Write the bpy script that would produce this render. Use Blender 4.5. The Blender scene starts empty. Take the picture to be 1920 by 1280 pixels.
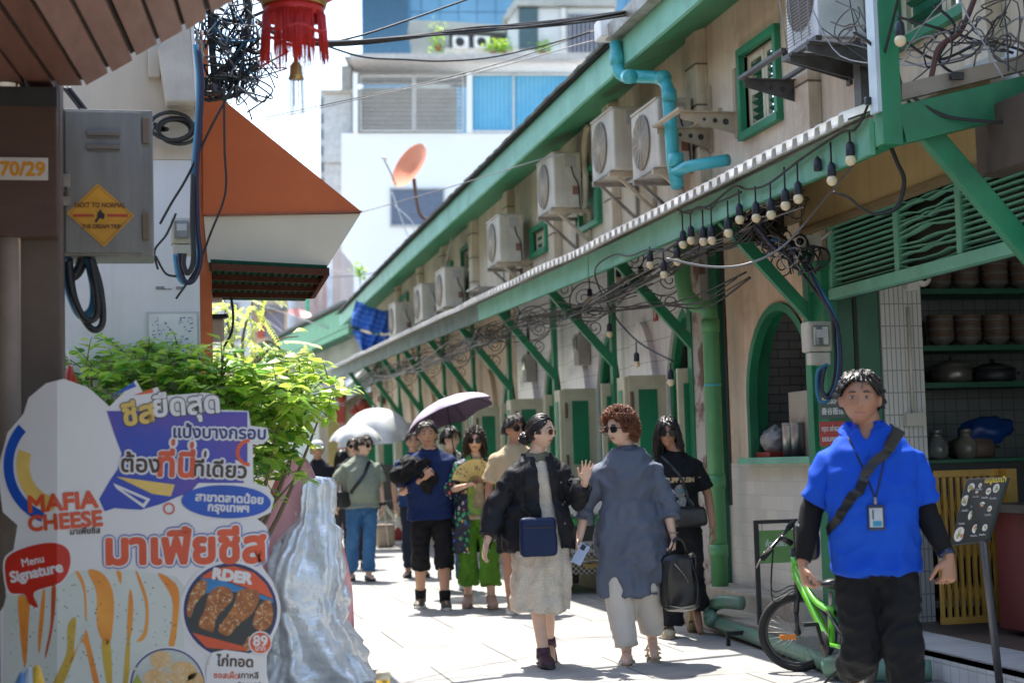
import bpy, bmesh, math, random
from math import sin, cos, pi, radians as R, sqrt, atan2
from mathutils import Vector as V, Matrix, noise, Euler
from mathutils.bvhtree import BVHTree
sc = bpy.context.scene
COL = sc.collection
# ------------------------------------------------------------------ camera
F = 3000.0                       # focal length in pixels of the 1920 wide photograph
CAMZ = 1.30
YAW, PITCH, ROLL = math.atan((960 - 285) / F), math.atan((866 - 640) / F), R(1.65)
r0 = V((cos(YAW), -sin(YAW), 0))
fw = V((sin(YAW) * cos(PITCH), cos(YAW) * cos(PITCH), sin(PITCH)))
u0 = r0.cross(fw)
rt = r0 * cos(ROLL) - u0 * sin(ROLL)
up = u0 * cos(ROLL) + r0 * sin(ROLL)
EYE = V((0, 0, CAMZ))
cam_d = bpy.data.cameras.new('camera')
cam = bpy.data.objects.new('camera', cam_d)
COL.objects.link(cam)
cam.matrix_world = Matrix(((rt.x, up.x, -fw.x, 0), (rt.y, up.y, -fw.y, 0), (rt.z, up.z, -fw.z, CAMZ), (0, 0, 0, 1)))
cam_d.sensor_width = 36.0
cam_d.lens = 36.0 * F / 1920
cam_d.clip_start, cam_d.clip_end = 0.1, 2000
cam_d.dof.use_dof = True
cam_d.dof.focus_distance = 9.6
cam_d.dof.aperture_fstop = 2.4
sc.camera = cam
# ------------------------------------------------------------------ sky, sun, exposure
SUN_EL, SUN_AZ = R(64), R(-5)   # azimuth measured from +Y (down the lane) towards +X
wd = bpy.data.worlds.new('World')
sc.world = wd
wd.use_nodes = True
nt = wd.node_tree
sky = nt.nodes.new('ShaderNodeTexSky')
sky.sky_type = 'NISHITA'
sky.sun_disc = False
sky.sun_elevation = SUN_EL
sky.sun_rotation = SUN_AZ
sky.dust_density = 1.5
sky.air_density = 1.2
sky.ozone_density = 1.0
nt.nodes['Background'].inputs[1].default_value = 0.15
nt.links.new(sky.outputs[0], nt.nodes['Background'].inputs[0])
sun_d = bpy.data.lights.new('sun', 'SUN')
sun_d.energy = 3.8
sun_d.angle = R(0.5)
sun_d.color = (1.0, 0.95, 0.87)
sun = bpy.data.objects.new('sun', sun_d)
COL.objects.link(sun)
sdir = V((sin(SUN_AZ) * cos(SUN_EL), cos(SUN_AZ) * cos(SUN_EL), sin(SUN_EL)))
sun.rotation_euler = (-sdir).to_track_quat('-Z', 'Y').to_euler()
sun.location = (0, 10, 30)
vs = sc.view_settings
vs.view_transform = 'Standard'
vs.look = 'None'
vs.exposure = 1.55
vs.gamma = 1.0
sc.cycles.use_denoising = True
sc.cycles.max_bounces = 8
sc.cycles.sample_clamp_indirect = 6.0
# ------------------------------------------------------------------ measuring the place
def ray(x, y):
 return fw * F + rt * (x - 960) + up * (640 - y)
def at_depth(x, y, d):
 return EYE + ray(x, y) * (d / F)
def at_s(x, y, s):               # s: pixels per metre at that distance
 return EYE + ray(x, y) / s
def at_X(x, y, X):
 r = ray(x, y); return EYE + r * (X / r.x)
def at_Y(x, y, Y):
 r = ray(x, y); return EYE + r * (Y / r.y)
def at_Z(x, y, Z):
 r = ray(x, y); return EYE + r * ((Z - CAMZ) / r.z)
def hor(x):
 return 866 + (960 - x) * math.tan(ROLL)
def ground_s(x, s):              # ground point in column x at s pixels per metre
 return at_s(x, hor(x) + CAMZ * s, s)
def proj(p):
 d = p - EYE; k = d.dot(fw)
 return (960 + F * d.dot(rt) / k, 640 - F * d.dot(up) / k, F / k)
# ------------------------------------------------------------------ things, parts, tags
def thing(name, label, cat, loc=(0, 0, 0), rotz=0.0, group=None):
 o = bpy.data.objects.new(name, None)
 COL.objects.link(o)
 o.empty_display_size = .1
 o.location = loc
 o.rotation_euler = (0, 0, rotz)
 o['label'] = label
 o['category'] = cat
 if group: o['group'] = group
 return o
def tag(o, label, cat, group=None):
 o['label'] = label; o['category'] = cat
 if group: o['group'] = group
 return o
def root_of(o):
 while o.parent: o = o.parent
 return o
def lmat(o):
 r = root_of(o)
 return Matrix.Translation(r.location) @ r.rotation_euler.to_matrix().to_4x4()
def link(name, me, mat, parent=None, world=False):
 """world: the mesh was made in world coordinates and is moved to its thing's own frame"""
 o = bpy.data.objects.new(name, me)
 COL.objects.link(o)
 if mat is not None and not me.materials: me.materials.append(mat)
 if parent is not None:
  o.parent = parent
  if world: me.transform(lmat(parent).inverted())
 return o
def structure(o):
 o['kind'] = 'structure'; return o
def children(o):
 return [c for c in bpy.data.objects if c.parent is o]
KIDS = {}
def copy_tree(o, loc, rotz, label, group=None):
 """copy of a thing with copies of its parts and sub-parts"""
 r = o.copy(); COL.objects.link(r)
 r.location = loc; r.rotation_euler = (0, 0, rotz); r['label'] = label
 if group: r['group'] = group
 def rec(src, dst):
  for ch in children(src):
   c = ch.copy(); COL.objects.link(c); c.parent = dst
   rec(ch, c)
 if o.name not in KIDS: KIDS[o.name] = 1
 rec(o, r)
 return r
# ------------------------------------------------------------------ mesh builder
class MB:
 def __init__(s): s.v = []; s.f = []; s.mi = []; s.cur = 0; s.sm = []; s.smooth = False
 def add(s, vs, fs):
  b = len(s.v); s.v += [V(p) for p in vs]
  for f in fs:
   s.f.append([b + i for i in f]); s.mi.append(s.cur); s.sm.append(s.smooth)
  return s
 def box(s, c, d, rz=0.0, M_=None):
  c = V(c); hx, hy, hz = d[0] / 2, d[1] / 2, d[2] / 2
  m = M_ if M_ is not None else Matrix.Rotation(rz, 3, 'Z')
  vs = [c + m @ V((x * hx, y * hy, z * hz)) for x in (-1, 1) for y in (-1, 1) for z in (-1, 1)]
  return s.add(vs, [(0, 1, 3, 2), (4, 6, 7, 5), (0, 4, 5, 1), (2, 3, 7, 6), (0, 2, 6, 4), (1, 5, 7, 3)])
 def box2(s, a, b):
  a, b = V(a), V(b)
  return s.box((a + b) / 2, [abs(b[i] - a[i]) for i in range(3)])
 def bar(s, p, q, w, h, upv=(0, 0, 1)):
  p, q = V(p), V(q); d = q - p; L = d.length
  if L < 1e-6: return s
  d.normalize(); u = V(upv)
  if abs(d.dot(u)) > .98: u = V((1, 0, 0))
  x = d.cross(u).normalized(); z = x.cross(d)
  m = Matrix((x, d, z)).transposed()
  return s.box((p + q) / 2, (w, L, h), M_=m)
 def tube(s, pts, r, n=8, cap=True, closed=False):
  pts = [V(p) for p in pts]; k = len(pts)
  rr = r if isinstance(r, (list, tuple)) else [r] * k
  t0 = (pts[1] - pts[0]).normalized()
  u = V((0, 0, 1)) if abs(t0.z) < .9 else V((1, 0, 0))
  x = t0.cross(u).normalized(); rings = []
  for i, p in enumerate(pts):
   if closed: t = pts[(i + 1) % k] - pts[i - 1]
   else: t = pts[min(i + 1, k - 1)] - pts[max(i - 1, 0)]
   if t.length < 1e-9: t = t0
   t = t.normalized(); x = (x - t * x.dot(t))
   if x.length < 1e-6: x = t.orthogonal()
   x.normalize(); y = t.cross(x)
   rings.append([p + x * (cos(2 * pi * j / n) * rr[i]) + y * (sin(2 * pi * j / n) * rr[i]) for j in range(n)])
  old = s.smooth; s.smooth = True
  s.loft(rings, cap=cap and not closed, closed=closed); s.smooth = old
  return s
 def loft(s, rings, cap=True, closed=False):
  n = len(rings[0]); vs = [p for r in rings for p in r]; fs = []
  k = len(rings)
  for i in range(k if closed else k - 1):
   a, b = i * n, ((i + 1) % k) * n
   for j in range(n):
    j2 = (j + 1) % n
    fs.append((a + j, a + j2, b + j2, b + j))
  if cap:
   fs.append(tuple(range(n - 1, -1, -1))); fs.append(tuple((k - 1) * n + j for j in range(n)))
  return s.add(vs, fs)
 def cyl(s, p, q, r, n=16, r2=None):
  return s.tube([p, q], [r, r if r2 is None else r2], n)
 def ball(s, c, r, n=10, m=7, sc_=(1, 1, 1), M_=None):
  c = V(c); rings = []
  for i in range(m + 1):
   t = pi * i / m; k = max(sin(t), 1e-3)
   ring = []
   for j in range(n):
    p = V((cos(2 * pi * j / n) * k * r * sc_[0], sin(2 * pi * j / n) * k * r * sc_[1], -cos(t) * r * sc_[2]))
    ring.append(c + (M_ @ p if M_ is not None else p))
   rings.append(ring)
  old = s.smooth; s.smooth = True
  s.loft(rings); s.smooth = old
  return s
 def lathe(s, c, prof, n=20, axis=None):
  c = V(c); m = axis if axis is not None else Matrix.Identity(3)
  rings = [[c + m @ V((cos(2 * pi * j / n) * r, sin(2 * pi * j / n) * r, z)) for j in range(n)] for r, z in prof]
  old = s.smooth; s.smooth = True
  s.loft(rings); s.smooth = old
  return s
 def prism(s, poly, ext):
  """poly: 3D outline, ext: extrusion vector"""
  p = [V(a) for a in poly]; n = len(p); e = V(ext)
  vs = p + [a + e for a in p]
  fs = [tuple(range(n)), tuple(range(2 * n - 1, n - 1, -1))] + [(i, i + n, (i + 1) % n + n, (i + 1) % n) for i in range(n)]
  return s.add(vs, fs)
 def quad(s, a, b, c, d):
  return s.add([a, b, c, d], [(0, 1, 2, 3)])
 def mesh(s, name):
  me = bpy.data.meshes.new(name)
  me.from_pydata([tuple(p) for p in s.v], [], s.f)
  me.polygons.foreach_set('material_index', s.mi)
  me.polygons.foreach_set('use_smooth', s.sm)
  me.update(); me.validate()
  return me
 def build(s, name, mat, parent=None, world=False, bevel=0.0, fixn=True):
  me = s.mesh(name)
  if fixn or bevel or s.smooth:
   bm = bmesh.new(); bm.from_mesh(me)
   if s.smooth: bmesh.ops.remove_doubles(bm, verts=bm.verts, dist=1e-5)
   if fixn or bevel: bmesh.ops.recalc_face_normals(bm, faces=bm.faces)
   if bevel:
    bmesh.ops.bevel(bm, geom=[e for e in bm.edges if len(e.link_faces) == 2 and e.calc_face_angle(0) > .6], offset=bevel, segments=2, affect='EDGES', profile=.6)
   bm.to_mesh(me); bm.free()
  mats = mat if isinstance(mat, (list, tuple)) else [mat]
  for m in mats: me.materials.append(m)
  return link(name, me, None, parent, world)
def curve_pts(ctrl, n=6):
 """Catmull-Rom through the control points"""
 c = [V(p) for p in ctrl]; out = []
 for i in range(len(c) - 1):
  p0 = c[max(i - 1, 0)]; p1 = c[i]; p2 = c[i + 1]; p3 = c[min(i + 2, len(c) - 1)]
  for k in range(n):
   t = k / n
   out.append(.5 * ((2 * p1) + (p2 - p0) * t + (2 * p0 - 5 * p1 + 4 * p2 - p3) * t * t + (3 * p1 - p0 - 3 * p2 + p3) * t ** 3))
 out.append(c[-1]); return out
def sag(a, b, drop, n=16):
 a, b = V(a), V(b)
 return [a.lerp(b, i / n) - V((0, 0, drop * 4 * (i / n) * (1 - i / n))) for i in range(n + 1)]
# ------------------------------------------------------------------ materials
def _n(nt, t, **k):
 n = nt.nodes.new(t)
 for a, b in k.items(): setattr(n, a, b)
 return n
MC = {}
def M(name, c, r=.6, metal=0.0, c2=None, nsc=5.0, amt=1.0, bump=0.0, bsc=60.0, streak=0.0, streak_c=(.10, .085, .06), sss=0.0, trans=0.0,
  emit=None, es=1.0, coat=0.0, spec=.5, stretch=(1, 1, 1), sheen=0.0, lo=.35, hi=.65, grime=0.0, glass=0.0):
 if name in MC: return MC[name]
 m = bpy.data.materials.new(name); m.use_nodes = True
 nt = m.node_tree; L = nt.links.new
 b = nt.nodes['Principled BSDF']
 b.inputs['Roughness'].default_value = r
 b.inputs['Metallic'].default_value = metal
 b.inputs['Specular IOR Level'].default_value = spec
 if coat: b.inputs['Coat Weight'].default_value = coat
 if sheen: b.inputs['Sheen Weight'].default_value = sheen
 if trans: b.inputs['Transmission Weight'].default_value = trans
 if sss:
  b.inputs['Subsurface Weight'].default_value = sss
  b.inputs['Subsurface Radius'].default_value = (1, .35, .2)
  b.inputs['Subsurface Scale'].default_value = .012
 if emit:
  b.inputs['Emission Color'].default_value = (*emit, 1); b.inputs['Emission Strength'].default_value = es
 c2 = c2 or tuple(x * .78 for x in c)
 tc = _n(nt, 'ShaderNodeTexCoord')
 mp = _n(nt, 'ShaderNodeMapping'); mp.inputs['Scale'].default_value = stretch
 L(tc.outputs['Object'], mp.inputs['Vector'])
 no = _n(nt, 'ShaderNodeTexNoise'); no.inputs['Scale'].default_value = nsc; no.inputs['Detail'].default_value = 5; no.inputs['Roughness'].default_value = .62
 L(mp.outputs[0], no.inputs['Vector'])
 mr = _n(nt, 'ShaderNodeMapRange'); mr.inputs['From Min'].default_value = lo; mr.inputs['From Max'].default_value = hi
 mr.inputs['To Max'].default_value = amt
 L(no.outputs[0], mr.inputs[0])
 mx = _n(nt, 'ShaderNodeMix', data_type='RGBA'); mx.inputs['A'].default_value = (*c, 1); mx.inputs['B'].default_value = (*c2, 1)
 L(mr.outputs[0], mx.inputs['Factor'])
 col = mx.outputs['Result']
 if streak:
  m2 = _n(nt, 'ShaderNodeMapping'); m2.inputs['Scale'].default_value = (9, 9, .55); L(tc.outputs['Object'], m2.inputs['Vector'])
  n2 = _n(nt, 'ShaderNodeTexNoise'); n2.inputs['Scale'].default_value = 1.4; n2.inputs['Detail'].default_value = 6; n2.inputs['Roughness'].default_value = .7
  L(m2.outputs[0], n2.inputs['Vector'])
  r2 = _n(nt, 'ShaderNodeMapRange'); r2.inputs['From Min'].default_value = .48; r2.inputs['From Max'].default_value = .8; r2.inputs['To Max'].default_value = streak
  L(n2.outputs[0], r2.inputs[0])
  x2 = _n(nt, 'ShaderNodeMix', data_type='RGBA'); L(col, x2.inputs['A']); x2.inputs['B'].default_value = (*streak_c, 1); L(r2.outputs[0], x2.inputs['Factor'])
  col = x2.outputs['Result']
 if grime:
  n3 = _n(nt, 'ShaderNodeTexNoise'); n3.inputs['Scale'].default_value = 2.3; n3.inputs['Detail'].default_value = 8; n3.inputs['Roughness'].default_value = .75
  L(tc.outputs['Object'], n3.inputs['Vector'])
  r3 = _n(nt, 'ShaderNodeMapRange'); r3.inputs['From Min'].default_value = .52; r3.inputs['From Max'].default_value = .7; r3.inputs['To Max'].default_value = grime
  L(n3.outputs[0], r3.inputs[0])
  x3 = _n(nt, 'ShaderNodeMix', data_type='RGBA'); L(col, x3.inputs['A']); x3.inputs['B'].default_value = (.06, .05, .04, 1); L(r3.outputs[0], x3.inputs['Factor'])
  col = x3.outputs['Result']
 L(col, b.inputs['Base Color'])
 if bump:
  n4 = _n(nt, 'ShaderNodeTexNoise'); n4.inputs['Scale'].default_value = bsc; n4.inputs['Detail'].default_value = 4
  L(mp.outputs[0], n4.inputs['Vector'])
  bp = _n(nt, 'ShaderNodeBump'); bp.inputs['Strength'].default_value = bump; bp.inputs['Distance'].default_value = .01
  L(n4.outputs[0], bp.inputs['Height']); L(bp.outputs[0], b.inputs['Normal'])
 MC[name] = m
 return m
def tile_mat(name, c, mortar, w, h, r=.35, axis='yz', off=.5, ms=.03, c2=None, grime=.2, bumpd=.25):
 """bricks or tiles laid on a wall: u runs along the wall, v up"""
 if name in MC: return MC[name]
 m = M(name, c, r=r)
 nt = m.node_tree; L = nt.links.new; b = nt.nodes['Principled BSDF']
 tc = _n(nt, 'ShaderNodeTexCoord'); sp = _n(nt, 'ShaderNodeSeparateXYZ'); cb = _n(nt, 'ShaderNodeCombineXYZ')
 L(tc.outputs['Object'], sp.inputs[0])
 L(sp.outputs['XYZ'.index(axis[0].upper())], cb.inputs[0]); L(sp.outputs['XYZ'.index(axis[1].upper())], cb.inputs[1])
 bt = _n(nt, 'ShaderNodeTexBrick'); bt.offset = off
 bt.inputs['Scale'].default_value = 1.0; bt.inputs['Brick Width'].default_value = w; bt.inputs['Row Height'].default_value = h
 bt.inputs['Mortar Size'].default_value = ms * h; bt.inputs['Mortar Smooth'].default_value = .1
 c2 = c2 or tuple(x * .86 for x in c)
 bt.inputs['Color1'].default_value = (*c, 1); bt.inputs['Color2'].default_value = (*c2, 1); bt.inputs['Mortar'].default_value = (*mortar, 1)
 L(cb.outputs[0], bt.inputs['Vector'])
 n3 = _n(nt, 'ShaderNodeTexNoise'); n3.inputs['Scale'].default_value = 3.0; n3.inputs['Detail'].default_value = 8; n3.inputs['Roughness'].default_value = .72
 L(tc.outputs['Object'], n3.inputs['Vector'])
 r3 = _n(nt, 'ShaderNodeMapRange'); r3.inputs['From Min'].default_value = .5; r3.inputs['From Max'].default_value = .75; r3.inputs['To Max'].default_value = grime
 L(n3.outputs[0], r3.inputs[0])
 x3 = _n(nt, 'ShaderNodeMix', data_type='RGBA'); L(bt.outputs[0], x3.inputs['A']); x3.inputs['B'].default_value = (.09, .075, .055, 1); L(r3.outputs[0], x3.inputs['Factor'])
 L(x3.outputs['Result'], b.inputs['Base Color'])
 bp = _n(nt, 'ShaderNodeBump'); bp.inputs['Strength'].default_value = bumpd; bp.inputs['Distance'].default_value = .004; bp.invert = True
 L(bt.outputs['Fac'], bp.inputs['Height']); L(bp.outputs[0], b.inputs['Normal'])
 return m
# ------------------------------------------------------------------ lettering
def text_mesh(s, size, align='CENTER', bold=0.0, extrude=0.0, squash=1.0, shear=0.0):
 """flat letters in the XY plane as one mesh; bold thickens by stacked shifted copies"""
 c = bpy.data.curves.new('lettering', 'FONT'); c.body = s; c.size = size; c.align_x = align; c.align_y = 'CENTER'; c.shear = shear
 c.resolution_u = 3
 o = bpy.data.objects.new('lettering', c); COL.objects.link(o)
 dg = bpy.context.evaluated_depsgraph_get(); dg.update()
 me = bpy.data.meshes.new_from_object(o.evaluated_get(dg))
 bpy.data.objects.remove(o); bpy.data.curves.remove(c)
 base = [V((v.co.x * squash, v.co.y, 0)) for v in me.vertices]; fs = [list(p.vertices) for p in me.polygons]
 bpy.data.meshes.remove(me)
 mb = MB()
 if bold:
  k = 10
  for i in range(k):
   a = 2 * pi * i / k
   mb.add([p + V((cos(a) * bold, sin(a) * bold, -.00006 * (i + 1))) for p in base], fs)
 mb.add(base, fs)
 return mb
def letters(name, s, size, mat, parent, origin, ux, uy, lift=.002, align='CENTER', bold=0.0, squash=1.0, rot=0.0, world=True, shear=0.0):
 """letters laid on the plane through origin spanned by ux, uy"""
 mb = text_mesh(s, size, align, bold, squash=squash, shear=shear)
 ux, uy = V(ux).normalized(), V(uy).normalized(); n = ux.cross(uy).normalized()
 ca, sa = cos(rot), sin(rot)
 O = V(origin) + n * lift
 mb.v = [O + ux * (p.x * ca - p.y * sa) + uy * (p.x * sa + p.y * ca) + n * p.z for p in mb.v]
 return mb.build(name, mat, parent, world=world, fixn=False)
rnd = random.Random(7)
XW, XF, XE = 4.60, 3.75, 4.00          # shop wall, awning edge, roof edge (metres right of the camera)
# ------------------------------------------------------------------ materials of the place
def ground_mat():
 m = M('concrete slabs', (.36, .355, .34), r=.85, c2=(.27, .265, .255), nsc=1.6, bump=.3, bsc=90, grime=.45)
 nt = m.node_tree; L = nt.links.new; b = nt.nodes['Principled BSDF']
 src = b.inputs['Base Color'].links[0].from_socket
 tc = _n(nt, 'ShaderNodeTexCoord')
 bt = _n(nt, 'ShaderNodeTexBrick'); bt.offset = .5; bt.inputs['Scale'].default_value = 1
 bt.inputs['Brick Width'].default_value = 1.15; bt.inputs['Row Height'].default_value = 1.15; bt.inputs['Mortar Size'].default_value = .009
 bt.inputs['Color1'].default_value = (1, 1, 1, 1); bt.inputs['Color2'].default_value = (.9, .9, .9, 1); bt.inputs['Mortar'].default_value = (.35, .34, .32, 1)
 L(tc.outputs['Object'], bt.inputs['Vector'])
 mx = _n(nt, 'ShaderNodeMix', data_type='RGBA', blend_type='MULTIPLY'); mx.inputs['Factor'].default_value = 1
 L(src, mx.inputs['A']); L(bt.outputs[0], mx.inputs['B']); L(mx.outputs['Result'], b.inputs['Base Color'])
 return m
PLASTER = M('cream plaster', (.74, .61, .46), r=.85, c2=(.62, .49, .35), nsc=2.2, streak=.5, streak_c=(.22, .17, .11), bump=.2, bsc=35, grime=.25)
PLASTER_UP = M('weathered plaster', (.68, .57, .42), r=.9, c2=(.54, .44, .31), nsc=1.6, streak=.5, streak_c=(.2, .19, .14), bump=.3, bsc=25, grime=.3)
GREEN = M('green paint', (.015, .24, .105), r=.45, c2=(.02, .17, .08), nsc=3, bump=.12, bsc=45, streak=.3, streak_c=(.03, .07, .04), grime=.2)
GREEN_P = M('faded green paint', (.19, .50, .35), r=.55, c2=(.13, .38, .25), nsc=2.5, bump=.15, bsc=40, streak=.45, streak_c=(.30, .42, .36), grime=.22)
GREEN_D = M('deep green paint', (.008, .13, .065), r=.4, c2=(.006, .09, .045), nsc=4)
GREEN_L = M('light green pipe paint', (.10, .34, .13), r=.4, c2=(.075, .27, .11), nsc=3, streak=.25)
WHITE_P = M('white paint', (.74, .73, .70), r=.5, c2=(.62, .61, .58), nsc=3, grime=.2)
CREAM_P = M('cream painted wood', (.60, .56, .40), r=.5, c2=(.48, .44, .30), nsc=4, streak=.25)
CORR = M('fibre cement sheet', (.78, .77, .74), r=.8, c2=(.62, .60, .56), nsc=5, grime=.3)
ROOFT = M('old grey roof tile', (.20, .21, .20), r=.85, c2=(.10, .11, .10), nsc=9, grime=.5)
DARK = M('dark recess paint', (.035, .037, .035), r=.7)
IRON = M('black iron', (.02, .02, .02), r=.45, metal=.4)
CABLE = M('black cable', (.018, .018, .02), r=.5)
GREYC = M('grey cable', (.25, .24, .24), r=.5)
TEAL = M('turquoise pipe plastic', (.05, .40, .42), r=.35, c2=(.045, .34, .36), nsc=4, streak=.15)
STEEL = M('galvanised steel', (.42, .40, .36), r=.5, metal=.7, c2=(.25, .21, .17), nsc=6, grime=.3)
DARKSTEEL = M('dark weathered steel', (.12, .115, .11), r=.55, metal=.4, c2=(.07, .06, .05), nsc=7, grime=.3)
ACW = M('aged off white metal', (.52, .465, .37), r=.55, c2=(.40, .35, .27), nsc=4, streak=.55, streak_c=(.25, .2, .14))
ACB = M('fan opening dark', (.03, .03, .03), r=.7)
ACF = M('shaded fan opening', (.15, .12, .09), r=.7)
ACBL = M('rusty label', (.23, .10, .06), r=.7)
WTILE = tile_mat('white wall tiles', (.80, .79, .80), (.40, .40, .40), .20, .20, axis='yz', off=0, ms=.02, c2=(.75, .74, .76), grime=.14)
STILE = tile_mat('white stack tiles', (.62, .60, .56), (.28, .27, .25), .035, .155, axis='xz', off=0, ms=.03, c2=(.56, .54, .50), grime=.12)
SUBWAY = tile_mat('white subway tiles', (.62, .62, .62), (.2, .2, .2), .20, .075, axis='xz', off=.5, ms=.06, grime=.1)
SUBWAYY = tile_mat('white wall tile band', (.66, .63, .56), (.52, .49, .43), .22, .11, axis='yz', off=.5, ms=.03, grime=.08)
STONE = M('worn step concrete', (.42, .38, .31), r=.9, c2=(.28, .25, .2), nsc=4, bump=.4, bsc=40, grime=.3)
# ------------------------------------------------------------------ ground
mb = MB(); mb.quad((-150, -20, 0), (250, -20, 0), (250, 400, 0), (-150, 400, 0))
structure(mb.build('ground', ground_mat()))
# ------------------------------------------------------------------ walls with arched openings (facing the lane, plane x = X)
def arch_z(o, y):
 ya, yb, zs, zsp, rise, kind = o
 t = min(1, abs((y - (ya + yb) / 2) / ((yb - ya) / 2)))
 if rise <= 0: return zsp
 return zsp + rise * ((1 - t ** 2) ** .5 if kind == 'round' else (1 - t ** 1.7) ** .75)
def facade(mw, mr, y0, y1, z0, z1, X, depth, ops):
 ys = [y0]; y = y0
 for o in sorted(ops):
  if o[0] > y: mw.quad((X, y, z0), (X, y, z1), (X, o[0], z1), (X, o[0], z0))
  n = 14
  for i in range(n):
   a = o[0] + (o[1] - o[0]) * i / n; b = o[0] + (o[1] - o[0]) * (i + 1) / n
   za, zb = arch_z(o, a), arch_z(o, b)
   mw.quad((X, a, za), (X, a, z1), (X, b, z1), (X, b, zb))
   mr.quad((X, a, za), (X, b, zb), (X + depth, b, zb), (X + depth, a, za))
   if o[2] > z0: mw.quad((X, a, z0), (X, a, o[2]), (X, b, o[2]), (X, b, z0))
  for e in (o[0], o[1]):
   mr.quad((X, e, o[2]), (X, e, arch_z(o, e)), (X + depth, e, arch_z(o, e)), (X + depth, e, o[2]))
  mr.quad((X, o[0], o[2]), (X, o[1], o[2]), (X + depth, o[1], o[2]), (X + depth, o[0], o[2]))
  y = o[1]
 if y < y1: mw.quad((X, y, z0), (X, y, z1), (X, y1, z1), (X, y1, z0))
def arch_frame(mb, o, X0, X1, w):
 """a band of width w just inside the opening's edge"""
 n = 18; ya, yb = o[0], o[1]; yc = (ya + yb) / 2; hw = (yb - ya) / 2
 out = [(ya, o[2])] + [(yc - hw * cos(pi * i / n), arch_z(o, yc - hw * cos(pi * i / n))) for i in range(n + 1)] + [(yb, o[2])]
 k = (hw - w) / hw
 inn = [(yc + (p[0] - yc) * k, o[2] + (p[1] - o[2]) * (1 - w / max(.3, (o[3] + o[4] - o[2])) * 1.0)) for p in out]
 for i in range(len(out) - 1):
  a, b, c, d = out[i], out[i + 1], inn[i + 1], inn[i]
  mb.quad((X0, *a), (X0, *b), (X0, *c), (X0, *d))
  mb.quad((X0, *c), (X1, *c), (X1, *d), (X0, *d))
ZA = 3.42                                # where awning meets the wall
# --- upper storey and its openings: ya, yb, z sill, z top
def Yx(x, X=XW): return at_X(x, hor(x), X).y
def Zx(x, y, X=XW): return at_X(x, y, X).z
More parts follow.
